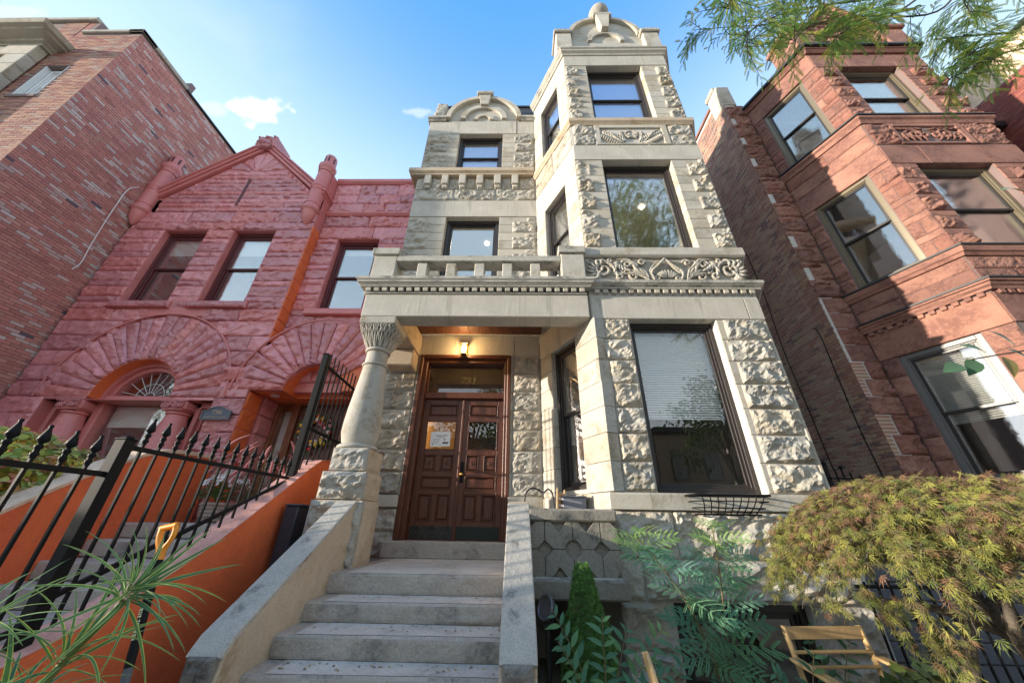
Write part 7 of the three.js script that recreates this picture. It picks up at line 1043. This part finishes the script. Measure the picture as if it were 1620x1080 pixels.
{ // honey locust branches hanging into the top right corner, from a tree outside the frame
  const r = rng(78), t = thing('honey_locust_tree', 'feathery green locust branches hanging into the top right corner', 'tree', [7.6, 0, 0.6]);
  const bark = P({ color: C(0.10, 0.08, 0.06), roughness: 0.95 });
  lpart(t, 'trunk', tube([[0, -0.1, 0], [0.1, 3, 0.1], [0, 6, 0], [-0.3, 8.6, -0.3]], [0.22, 0.18, 0.15, 0.09], 10, 24), bark);
  const G = [feather(0.15, 12, 0.021, 0.0042, 0, 0.3, 5), feather(0.12, 10, 0.020, 0.0042, 0, 0.6, 6), feather(0.17, 13, 0.022, 0.0042, 0, 0.15, 7)], lists = [[], [], []], cols = [[], [], []];
  const Z = 1.8, W = (x, y) => [x * Z - 7.6, 1.6 + (y + 0.05) * Z, -Z - 0.6]; // view slopes at that depth, turned to metres once
  const B = [[[3.4, 3.9], [2.6, 3.25], [1.9, 3.15], [1.45, 3.05], [1.18, 2.95]], [[3.4, 3.7], [2.7, 2.95], [2.1, 2.85], [1.72, 2.62], [1.55, 2.38]], [[3.6, 3.2], [3.0, 2.9], [2.6, 2.72], [2.42, 2.40]], [[3.9, 3.0], [3.2, 2.75], [2.8, 2.5], [2.55, 2.32]], [[2.6, 3.3], [1.8, 3.0], [1.45, 2.7], [1.30, 2.40]], [[1.9, 3.2], [1.40, 3.0], [1.25, 2.75], [1.16, 2.5]], [[3.4, 3.0], [3.05, 2.8], [2.9, 2.65]], [[2.7, 3.1], [2.25, 2.9], [1.95, 2.62], [1.85, 2.52]], [[3.3, 3.4], [2.4, 3.1], [1.9, 2.95], [1.62, 2.9]], [[3.5, 3.1], [3.1, 3.0], [2.8, 2.9]]];
  B.forEach((b, bi) => {
    const pts = b.map(([x, y], i) => { const p = W(x, y); p[2] += (bi % 3 - 1) * 0.25 + (i - 2) * 0.04; return V(...p); }), c = new THREE.CatmullRomCurve3(pts);
    lpart(t, 'branch', tube(pts, [0.016, 0.003], 6, 20), bark);
    const N = 27; for (let i = 0; i < N; i++) { const k = 0.22 + 0.78 * (i + r()) / N, p = c.getPoint(Math.min(k, 1)), a = r() * 6.283, L = 0.22 + 0.3 * r(), q = V(p.x + Math.cos(a) * L * 0.8, p.y - L * 0.28, p.z + Math.sin(a) * L * 0.8), tw = new THREE.QuadraticBezierCurve3(p, p.clone().lerp(q, 0.5).add(V(0, 0.05, 0)), q); lpart(t, 'twig', tube(tw.getPoints(4), [0.004, 0.0015], 4, 6), bark);
      for (let j = 0; j < 9; j++) { const u = 0.12 + 0.88 * j / 8, s = tw.getPoint(u), e = (j % 2 ? 1 : -1) * 1.1, tg = tw.getTangent(u), d = V(tg.x * 0.7 + Math.cos(a + e) * 0.7, tg.y - 0.35 * r(), tg.z * 0.7 + Math.sin(a + e) * 0.7), v = Math.floor(r() * 3); lists[v].push(place(s.toArray(), d.toArray(), [(r() - 0.5) * 0.8, 1, (r() - 0.5) * 0.8], 0.6 + 0.4 * r())); const bb = 0.75 + 0.5 * r(), y = r() < 0.3; cols[v].push(y ? C(0.50 * bb, 0.55 * bb, 0.09) : C(0.24 * bb, 0.42 * bb, 0.09 * bb)); } }
  });
  lists.forEach((l, v) => leafCloud(t, 'compound_leaf', G[v], [leafMat(0.18, 0.33, 0.06), leafMat(0.40, 0.44, 0.07), leafMat(0.13, 0.27, 0.06)], l, cols[v], 90));
  { const geo = blade(0.10, 0.2, { n: 2 }), L = [], cl = []; for (let i = 0; i < 105; i++) { const a = r() * 6.28, e = Math.acos(2 * r() - 1), q = Math.pow(r(), 0.4), c = [-3.2 + Math.cos(a) * Math.sin(e) * q * 4.2, 13.4 + Math.cos(e) * q * 3.8, 1.9 + Math.sin(a) * Math.sin(e) * q * 3.2]; for (let j = 0; j < 90; j++) { L.push(place([c[0] + (r() + r() + r() - 1.5) * 0.7, c[1] + (r() + r() + r() - 1.5) * 0.6, c[2] + (r() + r() + r() - 1.5) * 0.6], [r() - 0.5, r() - 0.7, r() - 0.5], [r() - 0.5, 1, r() - 0.5], 0.7 + 0.7 * r())); const b = 0.7 + 0.6 * r(); cl.push(r() < 0.25 ? C(0.22 * b, 0.25 * b, 0.04) : C(0.09 * b, 0.19 * b, 0.045 * b)); } } inst(t, 'crown', geo, M.leafInst, L, cl); for (let i = 0; i < 5; i++) lpart(t, 'limb', tube([[-0.1, 6 + i * 0.4, 0], [-1.2 - i * 0.3, 9, 0.4 + i * 0.3], [-2.5 - i * 0.6, 11.5 + i * 0.3, 0.8 + i * 0.5]], [0.09, 0.06, 0.02], 6, 10), bark); }
  const lb = thing('lilac_branch', 'leafy twigs with broad pointed leaves reaching in at the right edge', 'branch', [3.9, 0, -1.5]), g = blade(0.075, 0.13, { n: 5, fold: 0.2, curl: 0.4 }), ms = [leafMat(0.05, 0.14, 0.06), leafMat(0.08, 0.19, 0.05), leafMat(0.30, 0.24, 0.06)];
  lpart(lb, 'stem', tube([[0.3, 0, 0.1], [0.1, 1.4, 0.1], [-0.5, 2.3, -0.1], [-1.2, 2.42, -0.1], [-1.62, 2.36, -0.1]], [0.02, 0.015, 0.006, 0.003], 6, 24), bark); lpart(lb, 'stem', tube([[0.1, 1.4, 0.1], [0.1, 2.6, 0], [-0.3, 3.5, -0.1], [-0.56, 3.62, -0.1]], [0.014, 0.008, 0.003], 6, 18), bark);
  [[-1.68, 2.33, -0.95, -0.25, 0], [-1.6, 2.36, -0.6, -0.6, 0], [-1.52, 2.40, -0.7, 0.35, 1], [-1.45, 2.38, -0.1, -0.7, 2], [-1.4, 2.42, 0.6, -0.5, 0], [-1.35, 2.44, -0.5, 0.7, 0], [-1.28, 2.42, 0.5, 0.5, 1], [-1.2, 2.44, 0.6, -0.3, 0], [-1.1, 2.45, 0.8, 0.4, 0], [-0.56, 3.62, -0.9, 0.1, 1], [-0.5, 3.6, -0.3, -0.8, 0], [-0.48, 3.62, 0.4, 0.6, 1]].forEach(([x, y, dx, dy, k]) => { const m = shadowed(new THREE.Mesh(g, ms[k])); m.name = numbered('leaf'); m.applyMatrix4(place([x, y, -0.1], [dx, dy, 0.15], [0.15, 0.5, 0.8], 0.95)); lb.add(m); });
}
// garden spotlight under the porch
{ const t = thing('garden_floodlight', 'grey floodlight head on a short pole in the dark gap beside the right cheek wall', 'floodlight', [0.28, 0, -3.9]); lpart(t, 'pole', rod([0, 0, 0], [0, 0.78, 0], 0.022, 8), M.metalDark); lpart(t, 'bracket', [box(-0.05, 0.05, 0.76, 0.82, -0.03, 0.03, 0.01), rod([0.02, 0.8, 0], [0.09, 0.9, 0], 0.014, 6)], M.metalDark); const g = lathe([[0, 0], [0.05, 0.01], [0.095, 0.09], [0.10, 0.12], [0.085, 0.12], [0.08, 0.095], [0, 0.09]], 18); g.rotateZ(1.25); g.rotateY(0.6); lpart(t, 'head', g.translate(0.06, 0.9, 0.02), P({ color: C(0.16, 0.17, 0.20), roughness: 0.35, metalness: 0.5 })); }
// leaf litter on the steps
{ const r = rng(79), g = blade(0.016, 0.022, { n: 2, fold: 0.2, curl: 0.2 }), L = [], cl = []; const Y = [[-4.23, -5.8, 1.118], [-3.86, -4.2, 0.940], [-3.49, -3.84, 0.789], [-3.2, -3.47, 0.634]]; for (let i = 0; i < 190; i++) { const s = Y[Math.floor(r() * 4)], z = lerp(s[0] - 0.03, s[1] + 0.03, Math.pow(r(), 0.6)), x = lerp(-1.75, -0.13, r()); L.push(place([x, s[2] + 0.004, z], [Math.cos(i), 0.05, Math.sin(i)], [0, 1, 0], 0.6 + r())); cl.push(pick([C(0.45, 0.28, 0.05), C(0.18, 0.09, 0.04), C(0.5, 0.38, 0.06), C(0.10, 0.06, 0.03)], r)); } const o = new THREE.Group(); o.name = 'leaf_litter'; o.userData = { kind: 'stuff', label: 'tiny dry leaves scattered on the stone steps', category: 'leaf litter' }; scene.add(o); inst(o, 'dry_leaves', g, S({ color: 0xffffff, roughness: 0.9 }), L, cl); }
// ---------------------------------------------------------------- across the street: what the windows mirror
{
  const r = rng(90), geo = blade(0.16, 0.22, { n: 2, fold: 0.2 }), bark = P({ color: C(0.10, 0.08, 0.06), roughness: 0.95 });
  const spots = [[-11, 9, 9.5, 'street tree across the road opposite the red house'], [-3.2, 12, 11, 'tall street tree across the road opposite the stone stoop'], [4.2, 10.5, 10.5, 'street tree across the road opposite the angled bay'], [12.5, 11.5, 11, 'street tree across the road opposite the brownstone'], [16.5, 1.5, 13, 'street tree on the near kerb to the right of the brownstone'], [-20, 6, 15, 'tall street tree on the near kerb to the left of the apartment building']];
  for (const [x, z, h, l] of spots) { const t = thing('street_tree', l, 'tree', [x, 0, z]); lpart(t, 'trunk', tube([[0, -0.1, 0], [0.1, 2, 0], [0, h * 0.5, 0.1], [0.2, h * 0.85, 0]], [0.2, 0.16, 0.11, 0.03], 9, 16), bark); for (let i = 0; i < 7; i++) { const a = i * 0.9; lpart(t, 'limb', tube([[0.05, h * 0.32 + i * 0.4, 0.05], [Math.cos(a) * 1.1, h * 0.5 + i * 0.4, Math.sin(a) * 1.1], [Math.cos(a) * 2.2, h * 0.6 + i * 0.45, Math.sin(a) * 2.2]], [0.08, 0.05, 0.02], 6, 8), bark); }
    const L = [], cl = []; for (let i = 0; i < 60; i++) { const a = r() * 6.28, e = Math.acos(2 * r() - 1), q = Math.pow(r(), 0.4), c = [Math.cos(a) * Math.sin(e) * q * h * 0.29, h * 0.65 + Math.cos(e) * q * h * 0.33, Math.sin(a) * Math.sin(e) * q * h * 0.29]; for (let j = 0; j < 75; j++) { L.push(place([c[0] + (r() + r() + r() - 1.5) * 0.75, c[1] + (r() + r() + r() - 1.5) * 0.6, c[2] + (r() + r() + r() - 1.5) * 0.75], [r() - 0.5, r() - 0.7, r() - 0.5], [r() - 0.5, 1, r() - 0.5], 0.7 + 0.7 * r())); const b = 0.7 + 0.6 * r(); cl.push(r() < 0.25 ? C(0.16 * b, 0.19 * b, 0.03) : C(0.06 * b, 0.13 * b, 0.03 * b)); } } inst(t, 'crown', geo, M.leafInst, L, cl); }
  for (const [i, x, w, h, c] of [[0, -17, 9, 9, [0.25, 0.10, 0.07]], [1, -7.5, 9, 8, [0.42, 0.36, 0.28]], [2, 2, 9, 9.5, [0.28, 0.11, 0.08]], [3, 11.5, 9, 8.5, [0.36, 0.25, 0.17]]]) { const t = thing('opposite_rowhouse', ['red brick rowhouse across the road, opposite the apartment building', 'pale stone rowhouse across the road, opposite the red house', 'dark red rowhouse across the road, opposite the angled bay', 'tan rowhouse across the road, opposite the brownstone'][i], 'house', [x + w / 2, 0, 20]); lpart(t, 'wall', box(-w / 2 + 0.05, w / 2 - 0.05, 0, h, 0, 8, 0.05), S({ color: C(...c), roughness: 0.9 })); lpart(t, 'cornice', box(-w / 2, w / 2, h, h + 0.5, -0.4, 1, 0.05), M.metalDark); for (let k = 0; k < 3; k++) for (const y of [1.5, 4.8]) { const f = lpart(t, 'window', box(-3.4 + k * 2.7, -2.1 + k * 2.7, y, y + 2.1, -0.06, 0.02, 0.02), M.frameDark); lpart(f, 'pane', box(-3.3 + k * 2.7, -2.2 + k * 2.7, y + 0.1, y + 2.0, -0.075, -0.07, 0), P({ color: C(0.02, 0.022, 0.025), roughness: 0.05, ior: 1.7 })); } }
}

{ // unseen hedge, added to keep the low sun off the steps and base
  const r = rng(97), t = thing('added_shade_hedge', 'tall unseen hedge added left of the red stoop to shade the steps', 'hedge', [-10.3, 0, -1.9]), geo = blade(0.09, 0.12, { n: 2 }), L = [], cl = [];
  lpart(t, 'crown_core', box(-0.55, 0.55, 0, 2.6, -1.5, 1.7, 0.2), S({ color: C(0.07, 0.15, 0.035), roughness: 1 }));
  for (let i = 0; i < 2600; i++) { const s = Math.floor(r() * 5), u = r() * 2 - 1, y = 2.75 * r(), p = s === 0 ? [u * 0.6, 2.68 + 0.12 * r(), -1.5 + 3.2 * r()] : s < 3 ? [(s === 1 ? 1 : -1) * (0.55 + 0.1 * r()), y, -1.55 + 3.3 * r()] : [u * 0.6, y, s === 3 ? 1.7 + 0.1 * r() : -1.5 - 0.1 * r()]; L.push(place(p, [r() - 0.5, r() - 0.6, r() - 0.5], [r() - 0.5, 1, r() - 0.5], 0.8 + 0.5 * r())); const b = 0.7 + 0.6 * r(); cl.push(C(0.07 * b, 0.15 * b, 0.035 * b)); } inst(t, 'foliage', geo, M.leafInst, L, cl);
}
renderer.render(scene, camera);
